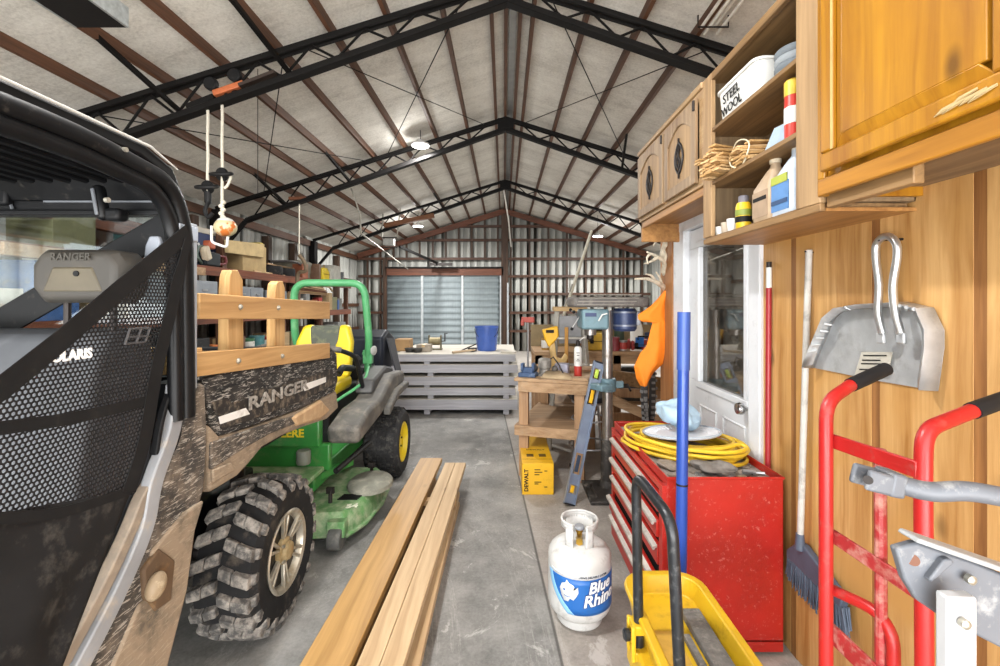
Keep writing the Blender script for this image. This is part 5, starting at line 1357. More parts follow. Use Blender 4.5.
def tote(label, c, s, mat, lid=None, rz=0.0, group=None, name='storage_tote', cat='tote'):
    c = V(c); r = root(name, label, cat, c, group)
    rings = [rrect(-s[0]*.45, s[0]*.45, -s[1]*.45, s[1]*.45, .04, 0), rrect(-s[0]*.49, s[0]*.49, -s[1]*.49, s[1]*.49, .04, s[2]*.9), rrect(-s[0]/2, s[0]/2, -s[1]/2, s[1]/2, .045, s[2]*.9), rrect(-s[0]/2, s[0]/2, -s[1]/2, s[1]/2, .045, s[2])]
    if not lid: rings += [rrect(-s[0]*.46, s[0]*.46, -s[1]*.46, s[1]*.46, .04, s[2]), rrect(-s[0]*.42, s[0]*.42, -s[1]*.42, s[1]*.42, .035, .015)]
    R = rotz(rz); mb = MB(); shell(mb, [[c+R @ p for p in q] for q in rings]); mb.build('tub', mat, r)
    if lid:
        mb = MB(); shell(mb, [[c+R @ p for p in q] for q in (rrect(-s[0]*.515, s[0]*.515, -s[1]*.515, s[1]*.515, .05, s[2]-.01), rrect(-s[0]*.515, s[0]*.515, -s[1]*.515, s[1]*.515, .05, s[2]+.02), rrect(-s[0]*.45, s[0]*.45, -s[1]*.45, s[1]*.45, .04, s[2]+.04))]); mb.build('lid', lid, r)
    for sg in (-1, 1): MB().rbox(c+R @ V((sg*s[0]*.5, 0, s[2]*.8)), (.02, s[1]*.3, .03), R).build('handle', mat, r, bevel=.004)
    return r
# ================================================================ PANEL STACK AT THE BACK
M_panel = WOOD('grey_panel', 'b9b9be', '929298', 0, 20, .6, .75, dirt='a39a90', damt=.35)
M_paneltop = WOOD('dusty_panel_top', 'd6d1c6', 'aaa498', 0, 14, 1, .85, dirt='8f8676', damt=.4)
rows = ((.744, .849), (.587, .702), (.413, .534), (.272, .376), (.072, .219))
nm = ['topmost long grey panel, with the blue bucket standing on it', 'second long grey panel from the top of the stack', 'middle long grey panel of the stack', 'fourth long grey panel from the top of the stack', 'lowest and thickest long grey panel of the stack']
for i, (z0, z1) in enumerate(rows):
    xa = -1.52 if i == 0 else -1.65
    mb = MB().box((xa, 6.27+.01*(i % 2), z0), (.16+.03*(i % 3), 7.7, z1-.006)); mb.mi = 1
    mb.box((xa, 6.272+.01*(i % 2), z1-.006), (.16+.03*(i % 3), 7.7, z1))
    tag(mb.build('form_panel', [M_panel, M_paneltop], bevel=.005), nm[i], 'panel', 'stack of long grey panels')
gaps = [(.0, .072), (.219, .272), (.376, .413), (.534, .587), (.702, .744)]
for j, (z0, z1) in enumerate(gaps):
    for x, side in ((-1.08+.05*(j % 2), 'left'), (.03, 'right')):
        tag(MB().box((x-.04, 6.30, z0), (x+.04, 7.6, z1)).build('spacer_block', M_panel, bevel=.003), '%s grey spacer %s' % ('left-hand' if side == 'left' else 'right-hand', ('under the lowest panel of the stack', 'in the lowest gap between the panels', 'in the second gap up between the panels', 'in the third gap up between the panels', 'just under the topmost panel')[j]), 'spacer', 'spacers in the panel stack')
zp = .849
r = root('blue_bucket', 'blue plastic bucket standing on the stack of grey panels', 'bucket', (-.26, 6.75, zp))
M_bb = M('bucket_blue', '4766b4', .4, 0, .1)
MB().lathe([(0, 0), (.135, 0), (.14, .01), (.168, .33), (.178, .335), (.178, .365), (.165, .365), (.16, .33), (.13, .015), (0, .015)], (-.26, 6.75, zp), n=32).build('pail', M_bb, r)
for a in range(10): MB().tube([V((-.26+(.142+.024*t)*math.cos(a*.63), 6.75+(.142+.024*t)*math.sin(a*.63), zp+.02+.29*t)) for t in (0, 1)], .004, 5).build('rib', M_bb, r)
MB().tube([V((-.26+.175*math.cos(a), 6.75-.06*math.sin(a)-.06, zp+.33-.16*math.sin(a))) for a in [PI*i/12 for i in range(13)]], .004, 6).build('bail', M_iron, r)
carton('small open carton at the left end of the panel stack', (-1.50, 6.75, zp), (.22, .25, .17), tape=False)
carton('low carton beside the heap of hardware on the panels', (-1.17, 6.62, zp), (.20, .22, .10), M('card_grey', '9a9184', .85))
for i, (x, y, s, lab) in enumerate(((-1.36, 6.5, .05, 'dark coil of cable on the left end of the panels'), (-1.24, 6.45, .045, 'smaller dark cable coil in front of the low carton'))):
    mb = MB()
    for k in range(4): mb.tube([(x+(s+.006*k)*math.cos(a), y+(s+.006*k)*math.sin(a), zp+.012+.014*k) for a in [2*PI*q/20 for q in range(20)]], .009, 6, closed=True)
    tag(mb.build('cable_coil', M('cable_dark', '34322f', .6, 0, .3)), lab, 'cable')
r = root('hand_winch', 'dusty brass coloured winch on the left of the panel stack', 'winch', (-1.05, 6.85, zp))
MB().box((-1.16, 6.78, zp), (-.94, 6.92, zp+.02)).build('base', M('winch_olive', '66604a', .6, .3, .3, 12), r, bevel=.003)
MB().cyl((-1.13, 6.85, zp+.13), (-.97, 6.85, zp+.13), .06).build('drum', M('winch_bronze', '857a5b', .5, .4, .3, 12), r)
for x in (-1.14, -.96): MB().prism([(x-.008, 6.79, zp+.02), (x-.008, 6.91, zp+.02), (x-.008, 6.88, zp+.22), (x-.008, 6.82, zp+.22)], (.016, 0, 0)).build('side_plate', M('winch_olive', '66604a'), r)
MB().tube([(-.95, 6.85, zp+.13), (-.90, 6.85, zp+.13), (-.90, 6.85, zp+.25), (-.86, 6.85, zp+.25)], .01, 8).build('crank', M_iron, r)
r = root('splitting_axe', 'long wooden handled hatchet lying across the panels', 'hatchet', (-.55, 6.4, zp))
MB().tube([(-.72, 6.29, zp+.02), (-.42, 6.55, zp+.03)], [.018, .014], 10).build('handle', M('tool_wood', 'b59f83', .6, 0, .2), r)
MB().prism([(-.46, 6.50, zp+.005), (-.40, 6.62, zp+.005), (-.46, 6.66, zp+.005), (-.53, 6.58, zp+.005)], (0, 0, .05)).build('blade', M('blade_dark', '4b4742', .5, .5), r)
MB().tube([(-.52, 6.62, zp+.02), (-.44, 6.85, zp+.03), (-.40, 6.95, zp+.02)], .012, 8)
tag(MB().tube([(-.62, 6.62, zp+.015), (-.40, 6.80, zp+.10), (-.36, 6.88, zp+.012)], .01, 8).build('bent_rod', M_iron), 'thin bent dark rod behind the hatchet on the panels', 'rod')
tag(MB().prism([(-.05, 6.35, zp), (.16, 6.30, zp), (.18, 6.42, zp), (-.03, 6.45, zp)], (0, 0, .03)).build('scrap_board', M_paneltop, bevel=.003), 'thin scrap of board beside the bucket on the panel stack', 'board')

# ================================================================ WORKBENCH (turned a little) AND WHAT STANDS ON IT
ang = -.30
Ob = V((.125, 4.06, 0)); ex = V((math.cos(ang), math.sin(ang), 0)); ey = V((-math.sin(ang), math.cos(ang), 0))
RB = rotz(ang)
def B(a, b, z): return Ob+ex*a+ey*b+V((0, 0, z))
M_bw = WOOD('bench_wood', 'b99a78', '8b6d4e', 0, 26, 1, .75, dirt='8e8478', damt=.4)
M_bwv = WOOD('bench_leg_wood', 'b08c68', '84654a', 2, 26, 1, .75, dirt='8e8478', damt=.4)
bl, bd, bh = .60, .95, .885
r = root('workbench', 'rough wooden workbench with a lower shelf beside the drill press', 'workbench', Ob+ex*bl/2+ey*bd/2)
MB().rbox(B(bl/2, bd/2, bh-.014), (bl+.06, bd+.04, .028), RB).build('top', M_bw, r, bevel=.003)
MB().rbox(B(bl/2+.03, .0, bh-.075), (bl+.0, .036, .09), RB).build('front_apron', M_bw, r, bevel=.003)
MB().rbox(B(bl/2, bd, bh-.075), (bl, .036, .09), RB).build('back_apron', M_bw, r, bevel=.003)
for a in (.02, bl-.02):
    MB().rbox(B(a, bd/2, bh-.075), (.036, bd, .09), RB).build('side_apron', M_bw, r, bevel=.003)
    for b in (.03, bd-.03): MB().rbox(B(a+(.03 if a < .1 else -.03), b, (bh-.03)/2), (.085, .05, bh-.03), RB).build('leg', M_bwv, r, bevel=.003)
MB().rbox(B(bl/2, bd/2, .455), (bl+.05, bd, .02), RB).build('lower_shelf', M_bw, r, bevel=.003)
MB().rbox(B(bl/2, -.012, .42), (bl+.05, .036, .09), RB).build('shelf_rail', M_bw, r, bevel=.003)
def on_bench(a, b): return B(a, b, bh)
# yellow machine carton beneath
M_dw = M('carton_yellow', 'e0ac17', .5, 0, .05, 4, dirt='b98e2a', damt=.2)
yx0, yx1, yy0, yy1, yh = .148, .405, 3.66, 4.45, .255
r = root('yellow_carton', 'long yellow carton with black print under the workbench', 'box', ((yx0+yx1)/2, 4.05, 0))
MB().box((yx0, yy0, .0), (yx1, yy1, yh)).build('body', M_dw, r, bevel=.004)
MB().text('DEWALT', frame_fn((yx0+.035, yy0-.0012, yh/2-.01), (0,0,1), (-1,0,0)), .045, .0015, .0006).build('lettering', M_ink, r)
for i, (a, z, w_) in enumerate(((.13, .20, .06), (.13, .18, .08), (.13, .16, .05), (.13, .10, .07), (.13, .085, .04), (.21, .19, .03), (.21, .06, .03))):
    MB().box((yx0+a-.03, yy0-.0012, z), (yx0+a-.03+w_*.8, yy0+.0005, z+.007)).build('print_line', M_ink, r)
MB().text('DEWALT', frame_fn((yx0+.13, yy0+.34, yh+.0008), (1,0,0), (0,1,0)), .04, .001, .0005).build('lettering', M('ink_brown', '5d4712', .6), r)
for a in (.045, .15): MB().box((yx0+a, yy0+.16, yh), (yx0+a+.06, yy0+.23, yh+.0012)).build('print_block', M('ink_brown', '5d4712'), r)
MB().box((yx0, yy0+.1, yh), (yx1, yy0+.104, yh+.0008)).build('flap_edge', M('ink_brown', '5d4712'), r)
# bar clamp: blue base with upright rod and red head
c = on_bench(.07, .10)
r = root('bench_clamp', 'blue based upright clamp with a red head on the bench corner', 'clamp', c)
mb = MB(); mb.rbox(c+V((0,0,.02)), (.16, .12, .04), RB); mb.rbox(c+V((0,0,.06)), (.10, .07, .05), RB); mb.rbox(c+V((-.05,0,.09)), (.025, .07, .07), RB); mb.rbox(c+V((.05,0,.09)), (.025, .07, .07), RB)
mb.build('jaw_base', M('vise_blue', '3c5274', .5, .2, .2, 12, dirt='8f99a5', damt=.4), r, bevel=.006)
MB().tube([c+V((0,.02,.04)), c+V((0,.02,.52))], .009, 8).build('upright_rod', M_steel, r)
mb = MB(); mb.rbox(c+V((0,.02,.52)), (.12, .04, .05), RB); mb.rbox(c+V((-.05,.02,.49)), (.03, .03, .05), RB); mb.build('clamp_head', M('clamp_red', '8e3a30', .5), r, bevel=.005)
# grey router
c = on_bench(.20, .22)
r = root('router_motor', 'dusty grey router with round base on the workbench', 'router', c)
MB().lathe([(0, 0), (.085, 0), (.085, .015), (.05, .02), (.05, .06), (.062, .07), (.062, .14), (.05, .155), (.035, .16), (0, .165)], c, n=24).build('motor', M('router_grey', '86827c', .5, .3, .3, 15, dirt='c3beb6', damt=.5), r)
for sg in (-1, 1): MB().sphere(c+ex*sg*.095+V((0,0,.06)), (.03, .03, .035)).build('knob_handle', M('router_dark', '4d4945', .5, 0, .3), r)
MB().tube([c+V((.03,0,.13)), c+V((.08,.0,.17)), c+V((.13,-.05,.10)), c+V((.17,-.09,.012))], .007, 6).build('cord', M_iron, r)
c = on_bench(.34, .36)
tag(MB().rbox(c+V((0,0,.05)), (.13, .10, .10), RB).build('metal_block', M('zinc_block', '9a99a8', .45, .4, .25), bevel=.01), 'small pale metal block behind the router', 'block')
c = on_bench(.36, .10)
mb = MB().add([c+ex*a+ey*b+V((0,0,h)) for a, b, h in ((-.16, -.06, .003), (.14, -.08, .003), (.13, .12, .003), (-.06, .16, .05), (-.14, .08, .045))], [(0,1,2,3,4)])
tag(mb.build('paper_bag', M('kraft', 'b29c7c', .9), solid=.004), 'flattened brown paper bag on the front of the workbench', 'bag')
# saw standing up: yellow body, tan blade guard
c = on_bench(.19, .62)
r = root('power_tool', 'yellow power tool with a tan boot standing on end behind the router', 'power tool', c)
MB().prism([c+V(p) for p in ((-.10, 0, .40), (.06, 0, .44), (.07, 0, .33), (.03, 0, .28), (-.03, 0, .22), (-.07, 0, .30))], (0, .08, 0)).build('motor_body', M_dw, r, bevel=.012)
MB().prism([c+V(p) for p in ((-.03, .01, .24), (.03, .01, .28), (.05, .01, .12), (.10, .01, .10), (.14, .01, .16), (.17, .01, .12), (.13, .01, .0), (.0, .01, .0), (-.01, .01, .12))], (0, .06, 0)).build('tan_boot', M('boot_tan', 'c2a36a', .6), r, bevel=.012)
MB().rbox(c+V((-.02, -.004, .385)), (.08, .01, .03)).build('black_badge', M_ink, r)
c = on_bench(.31, .80)
tag(MB().rbox(c+V((0,0,.21)), (.035, .03, .42), RB).build('upright_stick', M('stick_ochre', 'a8792e', .6, 0, .2)), 'upright ochre stick between yellow tool and step ladder', 'stick')
# spray foam can
c = on_bench(.51, .22)
r = root('spray_can', 'tall white and red aerosol can standing on the workbench', 'can', c)
MB().lathe([(0, 0), (.034, 0), (.036, .006), (.036, .10)], c, n=24).build('red_band', M('can_red', 'b3362e', .4, 0, .1), r)
MB().lathe([(.036, .10), (.036, .255), (.026, .275), (.014, .28), (0, .28)], c, n=24).build('body', M('can_white', 'dcdcd8', .35), r)
MB().lathe([(.012, .28), (.02, .285), (.02, .32), (.012, .335), (0, .336)], c, n=16).build('nozzle', M_iron, r)
MB().tube([c+V((0,0,.32)), c+V((.05,-.01,.36)), c+V((.10, 0, .37))], .004, 6).build('straw', M_whitepl, r)
for i, (z, w_) in enumerate(((.15, .03), (.165, .02), (.20, .024), (.222, .03))): MB().rbox(c+V((-.005, -.0365, z)), (w_, .002, .006)).build('print_line', M_ink, r)
for k, (a, b, dx, dy, m, lab) in enumerate(((.55, .05, .14, .10, M_bw, 'short offcut on the right corner of the workbench'), (.50, .55, .3, .12, M_bwv, 'flat offcut at the back of the workbench'))):
    tag(MB().rbox(on_bench(a, b)+V((0,0,.012)), (dx, dy, .024), rotz(.4*k-.2)).build('wood_offcut', m, bevel=.002), lab, 'offcut')
# stool
c = V((.79, 4.15, 0)); sh = .715
r = root('shop_stool', 'round black padded stool with chrome legs between bench and drill press', 'stool', c)
MB().lathe([(0, sh-.055), (.15, sh-.055), (.165, sh-.045), (.172, sh-.02), (.165, sh), (.12, sh+.008), (0, sh+.01)], c, n=32).build('seat', M('stool_black', '232326', .4, 0, .15), r)
MB().lathe([(.155, sh-.07), (.166, sh-.066), (.166, sh-.05), (.155, sh-.05)], c, n=32, closed=True).build('seat_band', M_steel, r)
for k in range(4):
    a = PI/4+PI/2*k; d = V((math.cos(a), math.sin(a), 0))
    MB().tube([c+d*.13+V((0,0,sh-.06)), c+d*.21+V((0,0,.01))], .012, 10).build('leg', M_steel, r)
    MB().cyl(c+d*.212, c+d*.21+V((0,0,.03)), .016).build('foot_cap', M_iron, r)
for z, rr in ((.26, .188), (.50, .163)): MB().tube([c+V((rr*math.cos(a), rr*math.sin(a), z)) for a in [2*PI*i/28 for i in range(28)]], .008, 8, closed=True).build('foot_ring', M_steel, r)
# spirit level leaning on the stool and bench
a = FL(566, 508); a = V((.47, 3.44, .004)); b = V((.822, 3.74, 1.15))
a = W(569, 503, 3.46); a.z = .01; b = W(599, 362, 3.78)
r = root('spirit_level', 'long blue spirit level leaning in front of the black stool', 'level', a)
d = (b-a).normalized(); side = V((1, .25, 0)); side = (side-d*side.dot(d)).normalized(); nrm = side.cross(d)
if nrm.y > 0: nrm = -nrm
L = (b-a).length; RL = Matrix((side, d, nrm)).transposed()
M_lv = M('level_blue', '8795ab', .35, .4, .12, 8, dirt='9aa7b8', damt=.3)
def LP(u, t): return a+d*(t*L)+side*u
mb = MB()
for u in (-.04, .04): mb.rbox(LP(u, .5), (.012, L, .03), RL)
for t0, t1 in ((0, .07), (.13, .20), (.34, .68), (.80, .87), (.95, 1.0)): mb.rbox(LP(0, (t0+t1)/2), (.07, L*(t1-t0), .010), RL)
mb.rbox(LP(0, .5), (.07, .015, .012), RL)
mb.build('frame', M_lv, r)
for t0, t1, m in ((.07, .13, M_dw), (.20, .34, M('level_dark', '2d3a4d', .5)), (.68, .80, M_dw), (.87, .95, M('vial_green', 'b9d24f', .2))):
    mb = MB().rbox(LP(0, (t0+t1)/2), (.03, L*(t1-t0)*.8, .012), RL); mb.build('vial' if m is not M_dw else 'hand_grip', m, r, bevel=.004)
for t in (.003, .997): MB().rbox(LP(0, t), (.092, .012, .034), RL).build('end_cap', M('cap_black', '232529', .5), r, bevel=.003)

# ================================================================ DRILL PRESS
c = V((.868, 3.78, 0))
M_teal = M('drill_teal', '66828c', .45, .1, .15, 8, dirt='5e6a6c', damt=.35)
M_navy = M('motor_navy', '2c3a5e', .4, .1, .2, 8, dirt='6b7690', damt=.25)
M_col = M('column_chrome', '9b9692', .3, .8, .2, 8, dirt='6d5d4c', damt=.4)
r = root('drill_press', 'floor drill press with pale teal head, blue motor and steel column', 'drill press', c)
mb = MB(); mb.box((c.x-.20, c.y-.32, .0), (c.x+.14, c.y+.12, .03)); mb.box((c.x-.15, c.y-.26, .03), (c.x-.13, c.y+.0, .045)); mb.box((c.x+.05, c.y-.26, .03), (c.x+.07, c.y+.0, .045))
mb.build('base', M('cast_dark', '3b3835', .6, .3, .25, 10, dirt='8b857d', damt=.4), r, bevel=.01)
MB().lathe([(.075, .03), (.07, .06), (.055, .08), (.055, .40), (.045, .42)], c, n=24).build('column_foot', M('cast_dark', '3b3835'), r)
MB().tube([c+V((0,0,.05)), c+V((0,0,1.50))], .043, 24).build('column', M_col, r)
mb = MB(); mb.lathe([(.044, .82), (.07, .82), (.07, .93), (.044, .93)], c, n=24, closed=True); mb.rbox(c+V((-.08, -.10, .875)), (.12, .16, .05), rotz(.5)); mb.rbox(c+V((.09, 0, .875)), (.09, .03, .06)); mb.build('table_bracket', M_teal, r, bevel=.008)
MB().tube([c+V((.13, 0, .875)), c+V((.17, 0, .875)), c+V((.17, -.09, .84))], .009, 8).build('crank', M_iron, r)
hd0 = 1.345
mb = MB(); mb.box((c.x-.24, c.y-.16, hd0), (c.x-.02, c.y+.10, hd0+.165)); mb.build('head', M_teal, r, bevel=.02, seg=3)
MB().lathe([(.05, hd0-.05), (.05, hd0), (.055, hd0+.02)], c+V((-.15, -.03, 0)), n=20).build('quill', M_col, r)
MB().lathe([(.012, hd0-.10), (.03, hd0-.08), (.03, hd0-.05)], c+V((-.15, -.03, 0)), n=16).build('chuck', M_iron, r)
MB().lathe([(.0, hd0-.02), (.085, hd0-.02), (.10, hd0), (.10, hd0+.15), (.085, hd0+.17), (0, hd0+.17)], c+V((.15, .02, 0)), n=28).build('motor', M_navy, r)
for z in (.02, .13): MB().lathe([(.098, hd0+z), (.104, hd0+z+.002), (.104, hd0+z+.014), (.098, hd0+z+.016)], c+V((.15, .02, 0)), n=28, closed=True).build('motor_band', M('band_grey', '7d8390', .4, .4), r)
MB().box((c.x+.235, c.y-.05, hd0+.03), (c.x+.265, c.y+.07, hd0+.14)).build('junction_box', M('box_pale', 'a9adb5', .4, .2), r, bevel=.006)
mb = MB(); pc = [(-.34, .03), (-.30, -.03), (.22, -.03), (.32, .0), (.34, .05), (.30, .10), (.22, .12), (-.24, .11), (-.33, .07)]
zc = hd0+.18
mb.prism([c+V((a, b-.12*(1 if b < .04 else 0), zc)) for a, b in pc], (0, 0, .085)); mb.build('belt_cover', M('cover_charcoal', '5b5754', .6, 0, .2, 9, dirt='9a948b', damt=.5), r, bevel=.02, seg=3)
for i in range(4): MB().tube([c+V((-.28+.01*i, -.153, zc+.02+.027*i)), c+V((.18+.02*i, -.153, zc+.02+.027*i))], .004, 5).build('cover_rib', M('cover_pale', '8f8a82', .6), r)
for k in range(3):
    a = 2*PI*k/3+.6; q = c+V((-.245, -.06, hd0+.10)); e = q+V((-.06, .10*math.cos(a), .10*math.sin(a)))
    MB().tube([q, e], .006, 8).build('feed_handle', M_steel, r); MB().sphere(e, .014, None, 10, 8).build('handle_knob', M_ink, r)
MB().rbox(c+V((-.17, -.165, hd0+.12)), (.09, .006, .03)).build('head_badge', M_navy, r)
MB().tube([c+V((-.11, -.165, hd0+.07)), c+V((-.08, -.17, hd0+.12)), c+V((-.04, -.17, hd0+.13))], .006, 6).build('cover_latch', M_whitepl, r)

# ================================================================ SECOND BENCH AND GOODS BEHIND THE DRILL PRESS
r = root('back_bench', 'long low wooden bench crowded with tools behind the drill press', 'bench', (1.2, 5.5, 0))
bz = 1.0
MB().box((.35, 5.15, bz-.04), (2.2, 5.85, bz)).build('top', M_bw, r, bevel=.004)
MB().box((.35, 5.17, bz-.14), (2.2, 5.20, bz-.04)).build('apron', M_bw, r)
for x in (.40, 1.3, 2.15):
    for y in (5.2, 5.8): MB().box((x-.045, y-.03, 0), (x+.045, y+.03, bz-.04)).build('leg', M_bwv, r, bevel=.003)
MB().box((.38, 5.2, .38), (2.18, 5.8, .40)).build('lower_shelf', M_bw, r)
MB().box((.35, 5.86, bz-.1), (2.2, 5.875, 1.28)).build('back_panel', M('pegboard', '8a7a5c', .8, 0, .15), r)
# step ladder with a wooden cap
r = root('step_ladder', 'short step ladder with a wooden cap behind the workbench', 'ladder', (.70, 5.0, 0))
lx0, lx1, ly, lz = .56, .84, 4.98, 1.52
mb = MB()
for i in range(3): mb.box((lx0-.02, ly-.12+.06*i, lz-.05), (lx1+.06, ly-.07+.06*i, lz))
mb.build('cap', WOOD('ladder_wood', 'c2a77c', '8b7048', 0, 30, 1.4, .7), r, bevel=.004)
M_lad = M('ladder_alu', 'b5b4ae', .45, .4, .15, 8, dirt='8f8a80', damt=.4)
for x, o in ((lx0+.02, -.10), (lx1+.02, .10)):
    MB().beam((x, ly-.08, lz-.05), (x+o, ly-.20, 0), .05, .025).build('front_rail', M_lad, r, bevel=.003)
    MB().beam((x, ly+.02, lz-.05), (x+o, ly+.155, 0), .035, .02).build('rear_rail', M_lad, r, bevel=.003)
for k in range(4):
    z = .3+.29*k; t = 1-z/lz
    MB().box((lx0+.02-.10*t, ly-.12-.12*t, z), (lx1+.02+.10*t, ly-.03-.12*t, z+.022)).build('step', M_lad, r, bevel=.003)
MB().box((lx0+.04, ly-.08, 1.12), (lx1, ly-.07, 1.42)).build('grey_plate', M('plate_grey', '85878a', .5, .2, .15), r)
# long pale pole tilted
p0 = W(528, 424, 5.82); p0.z = .0; p1 = W(591.5, 231, 6.05)
r = root('tilted_pole', 'long pale pole standing tilted behind the step ladder', 'pole', p0)
MB().tube([p0, p1], [.026, .019], 12).build('shaft', M('pole_pale', 'b7b3a3', .6, 0, .15, 10), r)
for t in (.52, .60, .68): MB().tube([p0.lerp(p1, t)+V((-.03, -.01, .0)), p0.lerp(p1, t+.035)+V((-.02, -.01, 0))], .014, 8).build('clip', M('pole_grey', '8f8d86', .5, .3), r)
# goods on the back bench
def toolcase(label, c, s, mat, latch=M_ink, rz=0):
    c = V(c); r = root('tool_case', label, 'tool case', c, 'plastic tool cases on the back bench'); R = rotz(rz)
    MB().rbox(c+V((0,0,s[2]*.5)), (s[0], s[1], s[2]*.98), R).build('shell', mat, r, bevel=.018, seg=3)
    MB().rbox(c+R @ V((0, -s[1]/2-.002, s[2]*.55)), (s[0]*.96, .006, .008), R).build('seam', latch, r)
    for sg in (-1, 1): MB().rbox(c+R @ V((sg*s[0]*.3, -s[1]/2-.006, s[2]*.55)), (.04, .012, .05), R).build('latch', latch, r, bevel=.003)
    MB().tube([c+R @ V((-.06, -s[1]/2, s[2])), c+R @ V((-.06, -s[1]/2, s[2]+.04)), c+R @ V((.06, -s[1]/2, s[2]+.04)), c+R @ V((.06, -s[1]/2, s[2]))], .009, 8).build('handle', latch, r)
    return r
toolcase('dusty yellow tool case low on the back bench beside the drill press column', (1.12, 5.4, bz), (.30, .25, .20), M('case_yellow', 'c09b2c', .5, 0, .15, 9, dirt='8a7840', damt=.4))
toolcase('olive yellow tool case stacked behind, under the drill press head', (1.10, 5.68, bz), (.34, .22, .30), M('case_olive', '8f7d35', .6, 0, .2, 9, dirt='6b6342', damt=.4))
toolcase('small dark red tool case beside the orange garment', (1.62, 5.35, bz), (.26, .22, .13), M('case_red', '8c2f2d', .5, 0, .2))
r = root('small_drill', 'brown and grey cordless drill standing in front of the yellow cases', 'drill', (.93, 5.35, bz))
MB().box((.88, 5.31, bz), (.98, 5.40, bz+.05)).build('battery', M_ink, r, bevel=.005)
MB().tube([(.93, 5.355, bz+.05), (.94, 5.355, bz+.15)], .022, 10).build('grip', M('drill_brown', '6d3f30', .5), r)
MB().tube([(.88, 5.355, bz+.19), (.98, 5.355, bz+.17), (1.02, 5.355, bz+.165)], [.03, .034, .016], 12).build('barrel', M('drill_grey', '77736e', .5, .2), r)
r = root('white_jug', 'white jug with a blue label beside the orange garment', 'jug', (1.56, 5.22, bz+.0))
shell(MB(), [rrect(1.49, 1.63, 5.24, 5.34, .03, bz+.0), rrect(1.49, 1.63, 5.24, 5.34, .03, bz+.24), rrect(1.53, 1.61, 5.26, 5.32, .025, bz+.32), rrect(1.55, 1.60, 5.27, 5.31, .02, bz+.36)]).build('body', M_whitepl, r)
MB().box((1.53, 5.236, bz+.05), (1.628, 5.2405, bz+.16)).build('blue_label', M_blue, r)
for i, (x, y, rad, h, m, lb, lab) in enumerate(((1.30, 5.27, .05, .16, M('can_maroon', '7b2e36', .45), None, 'maroon can just right of the drill press column'), (1.40, 5.28, .045, .12, M('can_steel', '9b9b9b', .35, .6), M('lab_red', 'a23a36', .5), 'steel can with a red band near the orange garment'), (1.42, 5.55, .06, .22, M('can_dkgreen', '37483a', .5), None, 'tall dark green can at the back of the bench'), (1.78, 5.5, .06, .2, M('can_navy', '303c58', .5), None, 'navy can at the far right of the back bench'), (.50, 5.4, .05, .14, M('can_ochre', 'a07b33', .5), M_whitepl, 'ochre can with pale band left on the back bench'))):
    can(lab, (x, y, bz), rad, h, m, lb, 'cans on the back bench', bail=False, name='tin_can')
# goods on the lower shelf / floor below
carton('dark carton on the lower shelf of the back bench', (1.0, 5.5, .40), (.4, .35, .3), M('card_dark', '5b4c3c', .85), tape=False)
tote('dark grey tote on the lower shelf behind the stool', (1.55, 5.5, .40), (.45, .4, .33), M('tote_charcoal', '3a3c40', .55), M('tote_charcoal', '3a3c40'))
for i, (a, b, w_, lab) in enumerate((((1.02, 4.55, .62), (1.62, 4.42, .36), .09, 'rough tan timber leaning down behind the drill press'), ((1.04, 4.75, .80), (1.72, 4.70, .70), .14, 'brown timber laid level behind the drill press bracket'), ((1.0, 4.6, .40), (1.55, 4.9, .30), .10, 'grey brown timber lowest behind the tool chest'))):
    tag(MB().beam(a, b, .06, w_).build('scrap_timber', (M_bw, M_shelfw, M_bwv)[i], bevel=.004), lab, 'timber', 'scrap timbers behind the chest')
r = root('saw_horse', 'low dark sawhorse carrying scrap timbers behind the tool chest', 'sawhorse', (1.35, 4.65, 0))
MB().beam((1.0, 4.6, .30), (1.75, 4.7, .24), .09, .09).build('beam', M_bwv, r)
MB().beam((1.05, 4.75, .62), (1.75, 4.72, .60), .05, .09).build('beam', M_bwv, r)
for x in (1.08, 1.70):
    for s_ in (-1, 1): MB().beam((x, 4.66+s_*.05, .70), (x, 4.66+s_*.22, 0), .05, .05).build('leg', M_bwv, r)
# knobbly tyre / chain hanging
r = root('bicycle_tyre', 'knobbly grey tyre hanging below the orange garment', 'tyre', (1.27, 4.1, .6))
cc = V((1.30, 4.05, .78)); mb = MB()
ring = [cc+V((.10*math.sin(a)*.55, .06*math.sin(a), .36*math.cos(a))) for a in [2*PI*i/40 for i in range(40)]]
mb.tube(ring, .03, 10, closed=True); mb.build('casing', M('tyre_grey', '3d3d3e', .8, 0, .3), r)
mb = MB()
for i, p in enumerate(ring):
    q = (p-cc).normalized()
    for s_ in (-.016, .016): mb.rbox(p+q*.03+V((s_, -.012, 0)), (.02, .03, .022))
    mb.rbox(p+V((.0, -.031, 0)), (.03, .012, .02))
mb.build('tread', M('tread_pale', '7d7d7c', .8, 0, .3), r)
MB().tube([cc+V((0,0,.38)), cc+V((.0, -.2, .62)), (1.29, 3.67, 1.45)], .004, 6).build('hanging_wire', M_iron, r)

